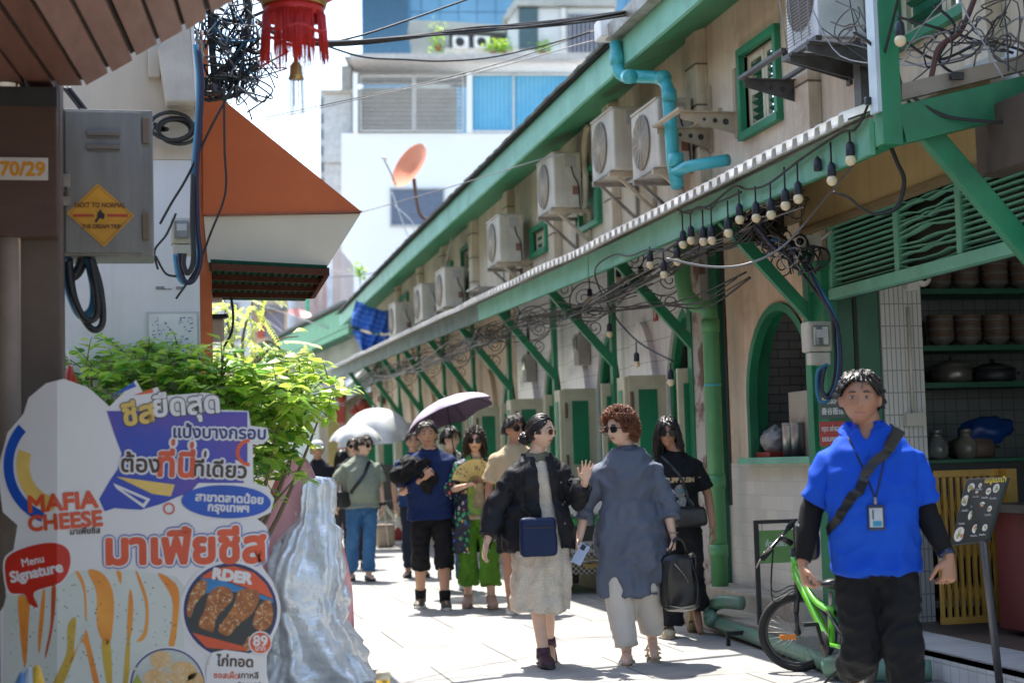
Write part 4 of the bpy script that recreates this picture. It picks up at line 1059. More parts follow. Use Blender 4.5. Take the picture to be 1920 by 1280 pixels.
for i, (pts, lab) in enumerate((
  ([(500, 575, 75), (600, 610, 80), (680, 635, 85), (760, 632, 95), (820, 622, 105)], 'lowest of the pale wires by the far green eave'),
  ([(440, 520, 60), (540, 580, 65), (640, 655, 75), (720, 690, 85)], 'wire sloping right from under the canopy'),
  ([(500, 600, 60), (600, 670, 70), (680, 690, 80), (800, 640, 100)], 'wire drooping over the lane end'),
  ([(620, 520, 80), (700, 512, 85), (830, 480, 100), (960, 440, 120), (1020, 410, 135)], 'wire from the lane end up to the pale air conditioner'),
  ([(600, 500, 70), (720, 530, 80), (790, 545, 90), (950, 546, 120)], 'wire along the upper wall at the lane end'),
  ([(480, 560, 50), (560, 640, 55), (640, 700, 60), (700, 720, 70)], 'dark wire dropping behind the leaves'))):
 cable(lab, pts, .010, GREYC if i % 2 == 0 else CABLE, group='wires at the lane end')
# tangles that run under the awning
def tangle(lab, path, n, spread, r, X, seed, wild=.0):
 rr = random.Random(seed)
 t = thing('wire_tangle', lab, 'wires', tuple(at_X(*path[0], X)), 0, 'wire tangles under the awning')
 for k in range(n):
  off = V((rr.uniform(-.12, .12), 0, 0)); P = []
  for i, (x, y) in enumerate(path):
   p = at_X(x, y, X) + off + V((rr.gauss(0, spread * .5), rr.gauss(0, spread), rr.gauss(0, spread)))
   P.append(p)
   if rr.random() < wild and i < len(path) - 1:
    c = p.lerp(at_X(*path[i + 1], X), .5) + off; q = rr.uniform(.03, .085); a0 = rr.uniform(0, 6)
    for j in range(7): P.append(c + V((rr.uniform(-.03, .03), cos(a0 + j) * q * 2, sin(a0 + j) * q)))
  mb = MB(); mb.tube(curve_pts(P, 5), r * rr.uniform(.6, 1.2), 5); mb.build('strand', rr.choice((CABLE, CABLE, CABLE, GREYC, M('brown wire', (.07, .05, .04), r=.6))), t, True)
tangle('tangled wires hanging under the near awning behind the bulbs', [(1500, 370), (1440, 405), (1380, 445), (1300, 480), (1220, 520), (1130, 560)], 12, .035, .006, XF + .22, 1, .2)
tangle('tangled wires under the middle awning over the women', [(1200, 520), (1120, 565), (1050, 590), (980, 605), (900, 640)], 16, .06, .006, XF + .25, 2, .3)
tangle('tangled wires and loops under the far awning', [(930, 625), (870, 650), (800, 680), (740, 700), (690, 710)], 18, .10, .007, XF + .25, 3, .35)
tangle('grey cables running low under the awning braces', [(1420, 520), (1330, 560), (1240, 570), (1150, 590), (1080, 580), (1000, 600)], 4, .03, .008, XF + .45, 4, .0)
tangle('thick wires heaped on the beam above the noodle shop', [(1560, 30), (1640, 90), (1740, 110), (1830, 60), (1900, 40), (1940, 110)], 8, .10, .0055, XF + .4, 5, .3)
tangle('black clips and wires knotted at the brace by the noodle shop', [(1370, 400), (1420, 420), (1450, 450), (1490, 470), (1510, 500)], 12, .025, .007, XF + .35, 6, .35)
cable('thick brown cable rising past the near beam', [(1700, 175), (1740, 160), (1760, 90), (1800, 60), (1830, -10)], .016, M('brown red cable', (.10, .035, .025), r=.5), s=358, name='thick_cable')
cable('thick black cable hooking down over the yellow board', [(1658, 245), (1680, 300), (1695, 340), (1680, 390), (1640, 402)], .012, s=345, name='thick_cable')
cable('twisted wire end hanging on the yellow board', [(1640, 402), (1615, 390), (1590, 370), (1562, 360)], .007, s=345, name='twisted_wire')
cable('grey cable sweeping below the yellow board to the door', [(1600, 310), (1540, 380), (1470, 460), (1400, 495), (1330, 500), (1250, 485)], .008, GREYC, s=300, name='grey_cable')
cable('black cable along the near beam', [(1600, 60), (1640, 90), (1700, 170), (1765, 215), (1850, 228), (1925, 230)], .009, s=360)
for i, (pts, lab) in enumerate((([(1655, -10), (1672, 60), (1690, 160), (1720, 215)], 'black cable hanging down behind the tall post'), ([(1700, 80), (1760, 112), (1850, 80), (1930, 100)], 'black cable sagging right of the tall post'),
  ([(1750, 10), (1790, 50), (1760, 110), (1790, 140)], 'black cable coiled at the top right'), ([(1640, 20), (1780, 60), (1900, 100)], 'straight black cable running to the right edge'))):
 cable(lab, pts, .008, s=350 + i, group='cables by the tall post')
# ================================================================== left side of the lane
WHITEWALL = M('white painted wall', (.66, .65, .66), r=.75, c2=(.58, .57, .58), nsc=1.5, bump=.12, bsc=30, streak=.12)
BEIGEWALL = M('beige painted wall', (.55, .47, .38), r=.8, c2=(.48, .41, .33), nsc=1.5, streak=.12)
ORANGE = M('orange canvas', (.55, .12, .028), r=.75, c2=(.47, .10, .025), nsc=2, bump=.08, bsc=120)
CREAMC = M('cream canvas', (.68, .58, .44), r=.75, c2=(.60, .51, .38), nsc=1.5, bump=.06, bsc=120)
BROWNB = M('brown soffit boards', (.20, .085, .055), r=.5, c2=(.14, .06, .04), nsc=3, stretch=(6, 1, 6), bump=.1, bsc=40)
PILLARM = M('brown grey pillar', (.14, .105, .085), r=.7, c2=(.10, .075, .06), nsc=2, streak=.3)
BOXM = M('grey green metal box', (.22, .22, .20), r=.5, metal=.1, c2=(.17, .165, .15), nsc=3, stretch=(5, 5, .6), streak=.3, grime=.25)
# pillar at the left edge
def left_pillar():
 Y = 7.15
 a, b = at_Y(-160, 800, Y), at_Y(118, 800, Y)
 t = thing('brown_pillar', 'shaded brown pillar at the left edge behind the cut out sign', 'pillar', (b.x, Y, 0))
 mb = MB(); mb.box2((a.x, Y, 0), (b.x, Y + .25, 3.6)); mb.build('shaft', PILLARM, t, True, bevel=.012)
 MB().box2((-1.4, -18, 0), (-1.3, Y + .2, 5.5)).build('unseen_street_wall', PILLARM, t, True)  # unseen wall left of the camera, added to darken the near left
 c = at_Y(14, 600, Y - .06)
 mb = MB(); mb.cyl((c.x, Y - .062, 0), (c.x, Y - .062, 3.4), .055, 16); mb.build('side_pipe', M('taupe pipe', (.26, .21, .17), r=.6), t, True)
 A, B = at_Y(-60, 442, Y - .14), at_Y(106, 196, Y - .14)
 mb = MB(); mb.box2((A.x, Y - .14, A.z), (B.x, Y - .001, B.z)); mb.build('wooden_cover', M('dark brown board', (.10, .055, .038), r=.55, c2=(.075, .04, .03), nsc=4, stretch=(1, 1, 6)), t, True, bevel=.006)
 C, D = at_Y(-60, 196, Y - .16), at_Y(106, 164, Y - .16)
 mb = MB(); mb.box2((C.x, Y - .16, C.z + .002), (D.x, Y - .001, D.z)); mb.build('top_beam', DARK, t, True)
 # number plate
 A, B = at_Y(-30, 337, Y - .145), at_Y(90, 296, Y - .145)
 p = thing('house_number_plate', 'white house number plate 70/29 with orange digits on the brown pillar', 'number plate', ((A.x + B.x) / 2, Y - .15, A.z))
 mb = MB(); mb.box2((A.x, Y - .15, A.z), (B.x, Y - .141, B.z)); mb.build('plate', M('plate white', (.62, .60, .55), r=.4), p, True, bevel=.003)
 c = at_Y(42, 318, Y - .15)
 o = letters('lettering', '70/29', .082, M('orange digits', (.70, .30, .02), r=.4), p, (c.x, Y - .15, c.z), (1, 0, 0), (0, 0, 1), bold=.0035, lift=.001)
left_pillar()
def junction_box():
 Y = 7.55
 A, B = at_Y(118, 480, Y - .18), at_Y(286, 207, Y - .18)
 t = thing('junction_box', 'grey green metal junction box with louvres and a yellow diamond sticker', 'electric box', (A.x, Y, A.z))
 mb = MB(); mb.box2((A.x, Y - .18, A.z), (B.x, Y + .1, B.z)); bx = mb.build('case', BOXM, t, True, bevel=.008)
 mb = MB(); mb.box2((A.x + .012, Y - .192, A.z + .012), (B.x - .05, Y - .181, B.z - .012)); d = mb.build('door', BOXM, t, True, bevel=.005)
 for yy in (250, 275):
  c = at_Y(194, yy, Y - .195)
  mb = MB(); mb.box((c.x, Y - .2, c.z), (.15, .016, .02), M_=Matrix.Rotation(.5, 3, 'X')); mb.box((c.x, Y - .1935, c.z - .018), (.14, .002, .012)); mb.build('louvre', M('louvre grey', (.16, .15, .14), r=.6), d, True, bevel=.003)
 for yy in (245, 425):
  c = at_Y(272, yy, Y - .19)
  mb = MB(); mb.box2((c.x - .012, Y - .2, c.z - .06), (c.x + .018, Y - .181, c.z + .06)); mb.build('hinge', M('rusty hinge', (.2, .15, .1)), t, True, bevel=.003)
 c = at_Y(124, 340, Y - .2)
 mb = MB(); mb.box((c.x, Y - .21, c.z), (.035, .03, .06)); mb.tube([(c.x - .01, Y - .225, c.z - .03), (c.x - .012, Y - .23, c.z - .07), (c.x + .012, Y - .23, c.z - .07), (c.x + .01, Y - .225, c.z - .03)], .006, 6); mb.box((c.x, Y - .23, c.z - .095), (.04, .02, .04)); mb.build('padlock', STEEL, t, True, bevel=.004)
 # diamond sticker
 P = [at_Y(x, y, Y - .1955) for x, y in ((183, 344), (252, 404), (195, 463), (125, 400))]
 mb = MB(); mb.prism(P, (0, .002, 0)); st = mb.build('sticker', M('amber sticker', (.62, .30, .02), r=.45, grime=.12), t, True)
 c0 = (P[0] + P[1] + P[2] + P[3]) / 4
 mb = MB()
 for k in range(4):
  a, b = c0 + (P[k] - c0) * .92, c0 + (P[(k + 1) % 4] - c0) * .92; q, r_ = c0 + (P[(k + 1) % 4] - c0) * .90, c0 + (P[k] - c0) * .90
  mb.quad(*[p - V((0, .001, 0)) for p in (a, b, q, r_)])
 mb.build('border_line', M('brown print', (.16, .06, .01), r=.5), st, True, fixn=False)
 for x0, x1 in ((137, 176), (201, 240)):
  a, b = at_Y(x0, 404, Y - .1965), at_Y(x1, 403, Y - .1965)
  mb = MB(); mb.box2((a.x, Y - .1975, a.z - .006), (b.x, Y - .1965, a.z + .006)); mb.build('red_line', M('red print', (.45, .05, .02), r=.5), st, True)
 for s, x, y, h in (('NEXT TO NORMAL', 188, 385, .03), ('THE DREAM TRIP', 190, 425, .026)):
  c = at_Y(x, y, Y - .196)
  letters('lettering', s, h, M('brown print', (.16, .06, .01)), st, (c.x, Y - .196, c.z), (1, 0, 0), (0, 0, 1), bold=.0012, squash=.85, lift=.001)
 mb = MB(); P2 = [(183, 399), (189, 392), (191, 398), (197, 402), (195, 411), (187, 409), (181, 417), (177, 416), (182, 408)]
 mb.prism([at_Y(x, y, Y - .1985) for x, y in P2], (0, .002, 0)); mb.build('black_splash', M('black print', (.02, .02, .02), r=.5), st, True)
 # thick cables out of the bottom
 for i, (pts, r, m, lab) in enumerate((([(40, 450), (60, 490), (100, 520), (140, 515), (158, 480)], .026, CABLE, 'thick black cable sagging from the pillar to the junction box'),
   ([(125, 480), (128, 540), (150, 590), (172, 580), (176, 540), (165, 485)], .020, BLUEC, 'thick blue cable looping under the junction box'),
   ([(130, 485), (140, 560), (170, 615), (192, 605), (188, 540), (172, 485)], .016, CABLE, 'long black cable loop under the junction box'),
   ([(128, 490), (136, 550), (160, 598), (182, 590), (180, 540), (170, 485)], .015, CABLE, 'shorter black cable loop inside the long one'))):
  Pp = [at_Y(x, y, Y - .1 - i * .025) for x, y in pts]
  tag(MB().tube(curve_pts(Pp, 7), r, 10).build('thick_cable', m), lab, 'cable', 'cables under the junction box')
 Pp = [at_Y(x, y, Y - .2) for x, y in ((106, 160), (104, 175), (105, 210), (112, 230))]
 tag(MB().tube(curve_pts(Pp, 6), .016, 8).build('short_cable', BLUEC), 'short blue cable taped beside the number plate pillar', 'cable')
 for k in range(2):
  Pp = [at_Y(x + k * 9, y, Y + .2) for x, y in ((120, 165), (140, 190), (152, 206))]
  tag(MB().tube(curve_pts(Pp, 6), .010, 6).build('short_cable', CABLE), ('left', 'right')[k] + ' of two black cables entering the top of the junction box', 'cable')
junction_box()
# white house end wall with its beam, orange pilaster and canopy
YW = 8.55
def white_house():
 a, b = at_Y(-200, 500, YW), at_Y(374, 500, YW)
 t = thing('white_house', 'white painted house end wall carrying the electric meter and cables', 'house', (b.x, YW, 0))
 zs = at_Y(300, 300, YW).z
 mb = MB(); mb.box2((a.x, YW, 0), (b.x, YW + 6, zs)); mb.build('wall', WHITEWALL, t, True)
 mb = MB(); mb.box2((a.x, YW - .004, zs + .002), (b.x - .01, YW + 6, 4.6)); mb.build('upper_wall', BEIGEWALL, t, True)
 P = [at_Y(x, y, YW - .22) for x, y in ((296, 90), (355, 28), (372, 190), (312, 190))]
 mb = MB(); mb.prism(P, (0, .214, 0)); mb.build('concrete_beam', M('pale concrete beam', (.56, .50, .43), r=.8, streak=.15), t, True, bevel=.01)
 P = [at_Y(x, y, YW - .225) for x, y in ((356, 28), (362, 28), (374, 192), (367, 192))]
 mb = MB(); mb.prism(P, (0, .21, 0)); mb.build('white_edge', WHITE_P, t, True)
 P = at_Y(278, 146, YW - .03), at_Y(300, 92, YW - .03)
 mb = MB(); mb.box2((P[0].x, YW - .06, P[0].z), (P[1].x, YW - .005, P[1].z)); mb.build('wall_box', BEIGEWALL, t, True, bevel=.006)
 for (x0, y0, x1, y1) in ((292, 537, 308, 543), (330, 537, 344, 543), (306, 541, 322, 543)):
  A, B = at_Y(x0, y1, YW), at_Y(x1, y0, YW)
  mb = MB(); mb.box2((A.x, YW - .003, A.z), (B.x, YW - .0005, B.z)); mb.build('stencil_mark', M('grey stencil', (.25, .25, .25)), t, True)
 return t
WH = white_house()
def wall_things():
 # whiteboard with blue handwriting specks
 A, B = at_Y(276, 690, YW - .01), at_Y(373, 584, YW - .01)
 t = thing('wall_poster', 'white framed poster with scattered blue writing above the leaves', 'poster', ((A.x + B.x) / 2, YW, A.z))
 mb = MB(); mb.box2((A.x, YW - .014, A.z), (B.x, YW - .003, B.z)); mb.build('frame', M('grey poster frame', (.5, .5, .48), r=.5), t, True)
 mb = MB(); mb.box2((A.x + .012, YW - .018, A.z + .01), (B.x - .012, YW - .0142, B.z - .012)); sh = mb.build('sheet', M('poster sheet', (.70, .70, .69), r=.4), t, True)
 rr = random.Random(8); mb = MB()
 for i in range(190):
  u, v = rr.random(), rr.random() ** 1.0
  x, z = A.x + .03 + u * (B.x - A.x - .06), A.z + .03 + v * (B.z - A.z - .06)
  if noise.noise(V((x * 14, z * 14, 2))) < -.1: continue
  w, h = rr.uniform(.002, .011), rr.uniform(.002, .006); a = rr.uniform(-.6, .6)
  mb.box((x, YW - .0186, z), (w, .0008, h), M_=Matrix.Rotation(a, 3, 'Y'))
 mb.build('blue_writing', M('blue ink', (.03, .06, .35), r=.5), sh, True)
 sA, sB = at_Y(160, 712, YW), at_Y(182, 698, YW)
 t = thing('small_sticker', 'small framed notice on the white wall left of the leaves', 'sticker', (sA.x, YW, sA.z))
 mb = MB(); mb.box2((sA.x, YW - .006, sA.z), (sB.x, YW - .001, sB.z)); mb.build('frame', DARK, t, True)
 mb = MB(); mb.box2((sA.x + .006, YW - .008, sA.z + .006), (sB.x - .006, YW - .0062, sB.z - .006)); mb.build('face', M('sticker tan', (.55, .45, .3)), t, True)
 t, a, b = meter_box(320, 405, 362, 478, 372, 'glass fronted electric meter high on the white wall')
 loops([[(366, 90), (372, 150), (370, 230), (362, 330), (364, 420), (372, 480), (365, 520), (350, 533), (335, 522), (328, 480)],
   [(372, 100), (378, 160), (374, 240), (368, 330), (370, 430), (375, 490), (362, 528), (345, 528), (338, 500), (336, 478)],
   [(362, 330), (360, 420), (362, 490), (352, 515), (344, 500), (345, 478)]], 374, .013, [M('sky blue cable', (.06, .28, .48), r=.4), NAVYC, CABLE], 'blue and black cables running down the wall edge and looping under the meter')
 # black coil
 t = thing('cable_coil', 'coil of black cable tied on the white wall above the meter', 'cable coil', tuple(at_Y(330, 245, YW - .05)))
 c = at_Y(332, 245, YW - .06); rr = random.Random(3)
 for k in range(4):
  o = V((rr.uniform(-.03, .03), -.02 * k, rr.uniform(-.015, .015)))
  mb = MB(); mb.tube([c + o + V((cos(a * pi / 10) * (.085 + .008 * k), 0, sin(a * pi / 10) * (.055 + .006 * k))) for a in range(20)], .010, 8, closed=True); mb.build('turn', CABLE, t, True)
 for k in range(2):
  mb = MB(); mb.tube(curve_pts([at_Y(288, 232 + 8 * k, YW - .05), at_Y(306, 240 + 4 * k, YW - .06), c + V((-.05, -.03, 0))], 6), .010, 8); mb.build('tail', CABLE, t, True)
 for i, pts in enumerate((((300, 420), (322, 380), (352, 330), (400, 230), (440, 160)), ((296, 505), (290, 470), (312, 440), (330, 400)), ((292, 480), (310, 512), (330, 518)), ((420, 160), (421, 280), (424, 340), (418, 380), (398, 430), (370, 500), (330, 560)))):
  P = [at_s(x, y, 376) for x, y in pts]
  tag(MB().tube(curve_pts(P, 7), .0065, 6).build('thin_wire', CABLE), ('thin black wire slanting over the orange canopy', 'thin black wire curling left of the meter', 'loose black wire end below the meter', 'thin black wire hanging in front of the orange canopy')[i], 'wire', 'thin wires by the meter')
wall_things()
def canopy():
 s = 300
 def p(x, y, ss=s): return at_s(x, y, ss)
 A = p(384, 172); wall = A.x - .02
 Y0 = A.y
 def q(x, y): return at_Y(x, y, Y0)
 t = thing('orange_canopy', 'orange and cream canvas canopy with a triangular end over the lane', 'canopy', (q(385, 300).x, Y0, 2.6))
 top, out, inn, bot, wb = q(385, 170), q(678, 397), q(386, 403), q(613, 501), q(390, 492)
 L = V((0, 1.7, 0))
 mb = MB(); mb.prism([q(380, 170), q(400, 172), out, q(381, 403)], L); mb.build('orange_side', ORANGE, t, True)
 e = V((0, .01, -.004))
 mb = MB(); mb.prism([q(382, 404) + e, out + V((-.004, .01, -.01)), bot, wb], L - V((0, .02, 0))); mb.build('cream_valance', CREAMC, t, True)
 # seam strip
 mb = MB(); mb.bar(q(386, 404) - V((0, .004, 0)), out - V((0, .004, 0)), .012, .012); mb.build('seam', M('brown seam', (.30, .08, .03)), t, True)
 # pilaster behind
 a, b = q(374, 500), q(397, 500)
 mb = MB(); mb.box2((a.x, Y0 + .03, 0), (b.x, Y0 + 3, 4.0)); mb.build('orange_pilaster', M('orange wall paint', (.55, .13, .03), r=.6, streak=.15), t, True)
 # green dark sheet roof under and behind it
 z = bot.z - .01
 B0, B1 = at_Z(395, 492, z), at_Z(613, 503, z); B2, B3 = at_Z(586, 548, z), at_Z(400, 545, z)
 tt = thing('sheet_roof', 'low dark green corrugated roof with a rusty edge under the canopy', 'roof', (B0.x, B0.y, z))
 mb = MB(); mb.prism([B0, B1, B2 + V((.0, .6, 0)), B3 + V((0, .6, 0))], (0, 0, .02)); mb.build('sheet', M('dark green sheet', (.012, .06, .035), r=.9, spec=.05), tt, True)
 rust = M('rusty steel bar', (.09, .035, .022), r=.9, spec=.1)
 for i in range(4):
  u = i / 3
  a, b = B0.lerp(B3, u), B1.lerp(B2, u)
  mb = MB(); mb.bar(a - V((0, 0, .025)), b - V((0, 0, .025)), .03, .04); mb.build('purlin', rust, tt, True)
 mb = MB(); mb.bar(B1 - V((0, 0, .02)), B2 - V((0, 0, .02)), .03, .05); mb.build('edge_bar', rust, tt, True)
 mb = MB()
 for i in range(16):
  a = B0.lerp(B1, i / 16); b = B3.lerp(B2, i / 16); mb.bar(a - V((0, 0, .006)), b - V((0, 0, .006)), .02, .012)
 mb.build('rib', M('dark green sheet', (.012, .06, .035)), tt, True)
 c = at_s(405, 590, 262)
 for k, (x, y) in enumerate(((404, 545), (407, 620))):
  c = at_s(x, y, 262)
  w = thing('wall_lamp', ('upper', 'lower')[k] + ' small glass fitting on the orange pilaster edge', 'lamp', tuple(c), 0, 'fittings on the orange pilaster')
  mb = MB(); mb.box(c, (.10, .1, .17)); mb.build('glass', M('cloudy glass', (.45, .42, .36), r=.2), w, True, bevel=.02)
  mb = MB(); mb.box(c + V((0, 0, .1)), (.13, .13, .03)); mb.build('cap', IRON, w, True, bevel=.005)
 tag(MB().tube(curve_pts([at_s(x, y, 260) for x, y in ((400, 560), (425, 540), (436, 575), (435, 620), (420, 650))], 7), .010, 6).build('hanging_cable', CABLE), 'black cable curling down beside the orange pilaster', 'cable')
 tag(MB().tube(curve_pts([at_s(x, y, 250) for x, y in ((400, 598), (415, 596), (427, 590))], 5), .022, 8).build('pipe_stub', IRON), 'short black pipe sticking out of the orange pilaster', 'pipe')
 ts = thing('wire_tangle', 'small tangle of wires under the orange canopy', 'wires', tuple(at_s(415, 520, 265)))
 rr = random.Random(12)
 for k in range(10):
  P = [at_s(412 + rr.gauss(0, 14), 522 + rr.gauss(0, 12), 262) for _ in range(6)]
  mb = MB(); mb.tube(curve_pts(P, 6), .006, 5); mb.build('strand', rr.choice((CABLE, GREYC)), ts, True)
canopy()
# ball of wires up on the pole corner
def wire_ball():
 t = thing('wire_tangle', 'dense dark ball of wires between the white wall and the red lantern', 'wires', tuple(at_s(430, 100, 320)))
 rr = random.Random(21)
 mats = [CABLE] * 5 + [NAVYC, GREYC, BLUEC]
 for k in range(48):
  cx, cy = rr.choice(((400, 60), (430, 110), (450, 60), (465, 120), (410, 150), (440, 20), (470, 150)))
  n = rr.randint(4, 8); P = []
  for _ in range(n): P.append(at_s(cx + rr.gauss(0, 26), cy + rr.gauss(0, 34), 320 + rr.uniform(-9, 9)))
  mb = MB(); mb.tube(curve_pts(P, 6), rr.choice((.0025, .004, .005, .007)), 5); mb.build('strand', rr.choice(mats), t, True)
 for pts, r in ((((395, -10), (396, 60), (402, 140), (412, 165)), .02), (((465, -10), (464, 50), (440, 110), (400, 145)), .022), (((360, 60), (420, 70), (480, 100), (500, 75)), .012), (((380, 20), (440, 40), (500, 20)), .01),
     (((385, 180), (400, 140), (440, 150), (485, 120)), .018), (((430, 165), (455, 175), (470, 160), (480, 130)), .005), (((490, 120), (505, 140), (516, 166)), .004)):
  mb = MB(); mb.tube(curve_pts([at_s(x, y, 322) for x, y in pts], 8), r, 8); mb.build('strand', CABLE, t, True)
 for k in range(5):
  c = at_s(392 + k * 12, 170 - k * 5, 322)
  mb = MB(); mb.tube([c + V((cos(a * pi / 8) * .05, rr.uniform(-.01, .01), sin(a * pi / 8) * (.06 + .01 * k))) for a in range(16)], .011, 6, closed=True); mb.build('loop', CABLE, t, True)
 b = thing('wire_bundle', 'frayed bundle of pale and orange wire ends at the wall corner', 'wires', tuple(at_s(375, 80, 330)))
 for k in range(14):
  x = 372 + rr.gauss(0, 6)
  P = [at_s(x, 58 + rr.gauss(0, 3), 332), at_s(x + rr.gauss(0, 4), 80, 333), at_s(x + rr.gauss(0, 7), 105 + rr.gauss(0, 12), 332)]
  mb = MB(); mb.tube(curve_pts(P, 5), .004, 5); mb.build('strand', rr.choice((GREYC, M('pale wire', (.5, .45, .38)), M('orange wire', (.6, .2, .05)), BLUEC)), b, True)
 # iron pins of the insulator rack
 g = thing('insulator_rack', 'iron rack with clamp and insulator fixed to the orange wall', 'rack', tuple(at_s(400, 160, 330)))
 for y in (122, 146, 172):
  a, c = at_s(372, y, 330), at_s(425, y + 2, 330)
  mb = MB(); mb.tube([a, c], .006, 6); mb.build('pin', IRON, g, True)
 mb = MB(); mb.lathe(at_s(400, 172, 326), [(0, -.02), (.04, -.02), (.045, 0), (.03, .012), (.04, .03), (.02, .05), (0, .05)], 14); mb.build('insulator', M('brown insulator', (.05, .035, .03), r=.3), g, True)
wire_ball()
# brown board eave at the top left
def eave():
 Z = 2.98
 t = thing('wooden_eave', 'brown boarded eave with dark gaps across the top left corner', 'eave', tuple(at_Z(150, 150, Z)))
 E0 = [(-40, 165), (160, 160), (170, 155), (455, -5)]
 xs = [(-60, 0), (0, 52), (52, 106), (106, 158), (158, 206), (206, 252), (252, 298), (298, 346), (346, 392), (392, 440)]
 vp = V((330, 900, 0))
 def edge_y(x):
  return 163 if x <= 158 else max(-60, 163 - (x - 158) * (168 / 297.))
 for i, (a, b) in enumerate(xs):
  g = 4
  fa, fb = at_Z(a + g, edge_y(a + g), Z), at_Z(b - g, edge_y(b - g), Z)
  fa = V((fa.x, fa.y + .02 * ((i * 7) % 3 - 1), Z)); fb = V((fb.x, fb.y + .02 * ((i * 7) % 3 - 1), Z))
  d = V((-.10, -1, 0)).normalized() * 8.5  # boards run on unseen overhead, lengthened to cut sky light
  mb = MB(); mb.prism([fa, fb, fb + d, fa + d], (0, 0, .018)); mb.build('board', BROWNB if i < 4 else M('sunlit soffit boards', (.34, .20, .165), r=.5, c2=(.27, .15, .12), nsc=3, stretch=(6, 1, 6)), t, True, bevel=.003)  # right-hand boards are lighter: sunlight put into their colour
 P = [at_Z(-60, 160, Z + .04), at_Z(158, 160, Z + .04)]
 mb = MB()
 for k in range(3):
  y = 5.2 - k * 1.1; mb.box2((-1.5, y, Z + .02), (.25, y + .06, Z + .12))
 mb.build('joist', DARK, t, True)
 mb = MB()
 for a, b in xs:
  P = [at_Z(x, edge_y(x) - 12, Z + .024) for x in (a - 2, b + 2)]; mb.prism([P[0], P[1], P[1] + d, P[0] + d], (0, 0, .02))
 mb.build('gap_shade', M('dark sheathing', (.05, .035, .03), r=.8), t, True)  # dark sheet added above the boards so their gaps look shaded
eave()
# red lantern with fringe
def lantern():
 s = 480
 c = at_s(551, 20, s)
 t = thing('red_lantern', 'red silk lantern with fringe and gold bands hanging at the top', 'lantern', tuple(c))
 RED = M('red silk', (.62, .025, .015), r=.5, c2=(.45, .015, .01), nsc=12)
 GOLD = M('lantern gold', (.55, .36, .12), r=.35, metal=.6)
 k = 1 / s
 mb = MB(); mb.lathe(c, [(0, .35), (.04, .34), (.16, .28), (.22, .18), (.2, .08), (.125, .035)], 28); mb.build('shade', RED, t, True)
 mb = MB(); mb.lathe(c, [(.128, .045), (.13, .03), (.125, .01), (.118, .012), (.118, .045)], 28); mb.build('gold_band', GOLD, t, True)
 rr = random.Random(5)
 # fringe: gathered collar then loose threads of many lengths
 mb = MB(); mb.lathe(c, [(.118, .012), (.119, -.01), (.120, -.035), (.117, -.034), (.116, .01)], 40); fr = mb.build('fringe_collar', RED, t, True)
 mb = MB()
 for i in range(420):
  a = rr.uniform(0, 2 * pi)
  if noise.noise(V((cos(a) * 2.4, sin(a) * 2.4, 1))) > .3: continue
  l = rr.uniform(.14, .20) + .03 * noise.noise(V((a * 2, 0, 7)))
  R0 = .119 + rr.uniform(-.004, .004); q = rr.uniform(-.05, .05)
  P = [c + V((cos(a) * R0, sin(a) * R0, -.02)), c + V((cos(a + q) * (R0 + .006), sin(a + q) * (R0 + .006), -.02 - l * .5)), c + V((cos(a + q * 1.6) * (R0 + .012), sin(a + q * 1.6) * (R0 + .012), -.02 - l))]
  mb.tube(P, [.0022, .002, .0012], 4)
 mb.build('fringe', RED, t, True)
 mb = MB(); mb.tube([c + V((cos(i * pi / 14) * .122, sin(i * pi / 14) * .122, -.095 - .01 * sin(i * 1.1))) for i in range(28)], .008, 6, closed=True); mb.build('fringe_cord', RED, t, True)
 z = at_s(553, 122, s) - c
 mb = MB(); mb.tube([c + V((.002, 0, -.02)), c + V((.004, 0, z.z))], .009, 8); mb.build('cord', RED, t, True)
 c2 = c + V((.004, 0, z.z))
 mb = MB(); mb.lathe(c2, [(0, .01), (.012, .008), (.024, -.008), (.026, -.045), (.032, -.06), (0, -.06)], 18); mb.build('gold_cap', GOLD, t, True)
 mb = MB()
 for i in range(26):
  a = rr.uniform(0, 2 * pi); r_ = rr.uniform(.02, .031)
  mb.tube([c2 + V((cos(a) * r_, sin(a) * r_, -.058)), c2 + V((cos(a) * r_ * 1.1, sin(a) * r_ * 1.1, -.058 - rr.uniform(.1, .16)))], .0012, 4)
 mb.build('tassel', M('pale sheer tassel', (.75, .73, .72), r=.4), t, True)
lantern()
# red plastic lantern tops at the pillar
for x, y0, y1, s, lab in ((78, 668, 726, 430, 'dark red plastic bag hung on the brown pillar'), (131, 680, 716, 400, 'small red pouch hung beside the white wall')):
 a = at_s(x, y1, s); h = (y1 - y0) / s
 t = thing('red_bag', lab, 'bag', tuple(a), 0)
 mb = MB(); w = .55 * h * .6
 mb.lathe(a - V((0, .02, 0)), [(0, -.1), (w * 1.2, -.1), (w * 1.15, 0), (w * .9, h * .35), (w * .45, h * .7), (w * .15, h * .85), (w * .12, h), (0, h)], 14)
 for i, v in enumerate(mb.v): mb.v[i] = v + V((noise.noise(v * 40), noise.noise(v * 40 + V((5, 0, 0))), 0)) * .012
 mb.build('bag_body', M('red plastic film', (.40, .035, .015), r=.35), t, True)
 mb = MB(); mb.tube([a + V((0, -.02, h)), a + V((-.01, .0, h + .06))], .003, 5); mb.build('string', WHITE_P, t, True)
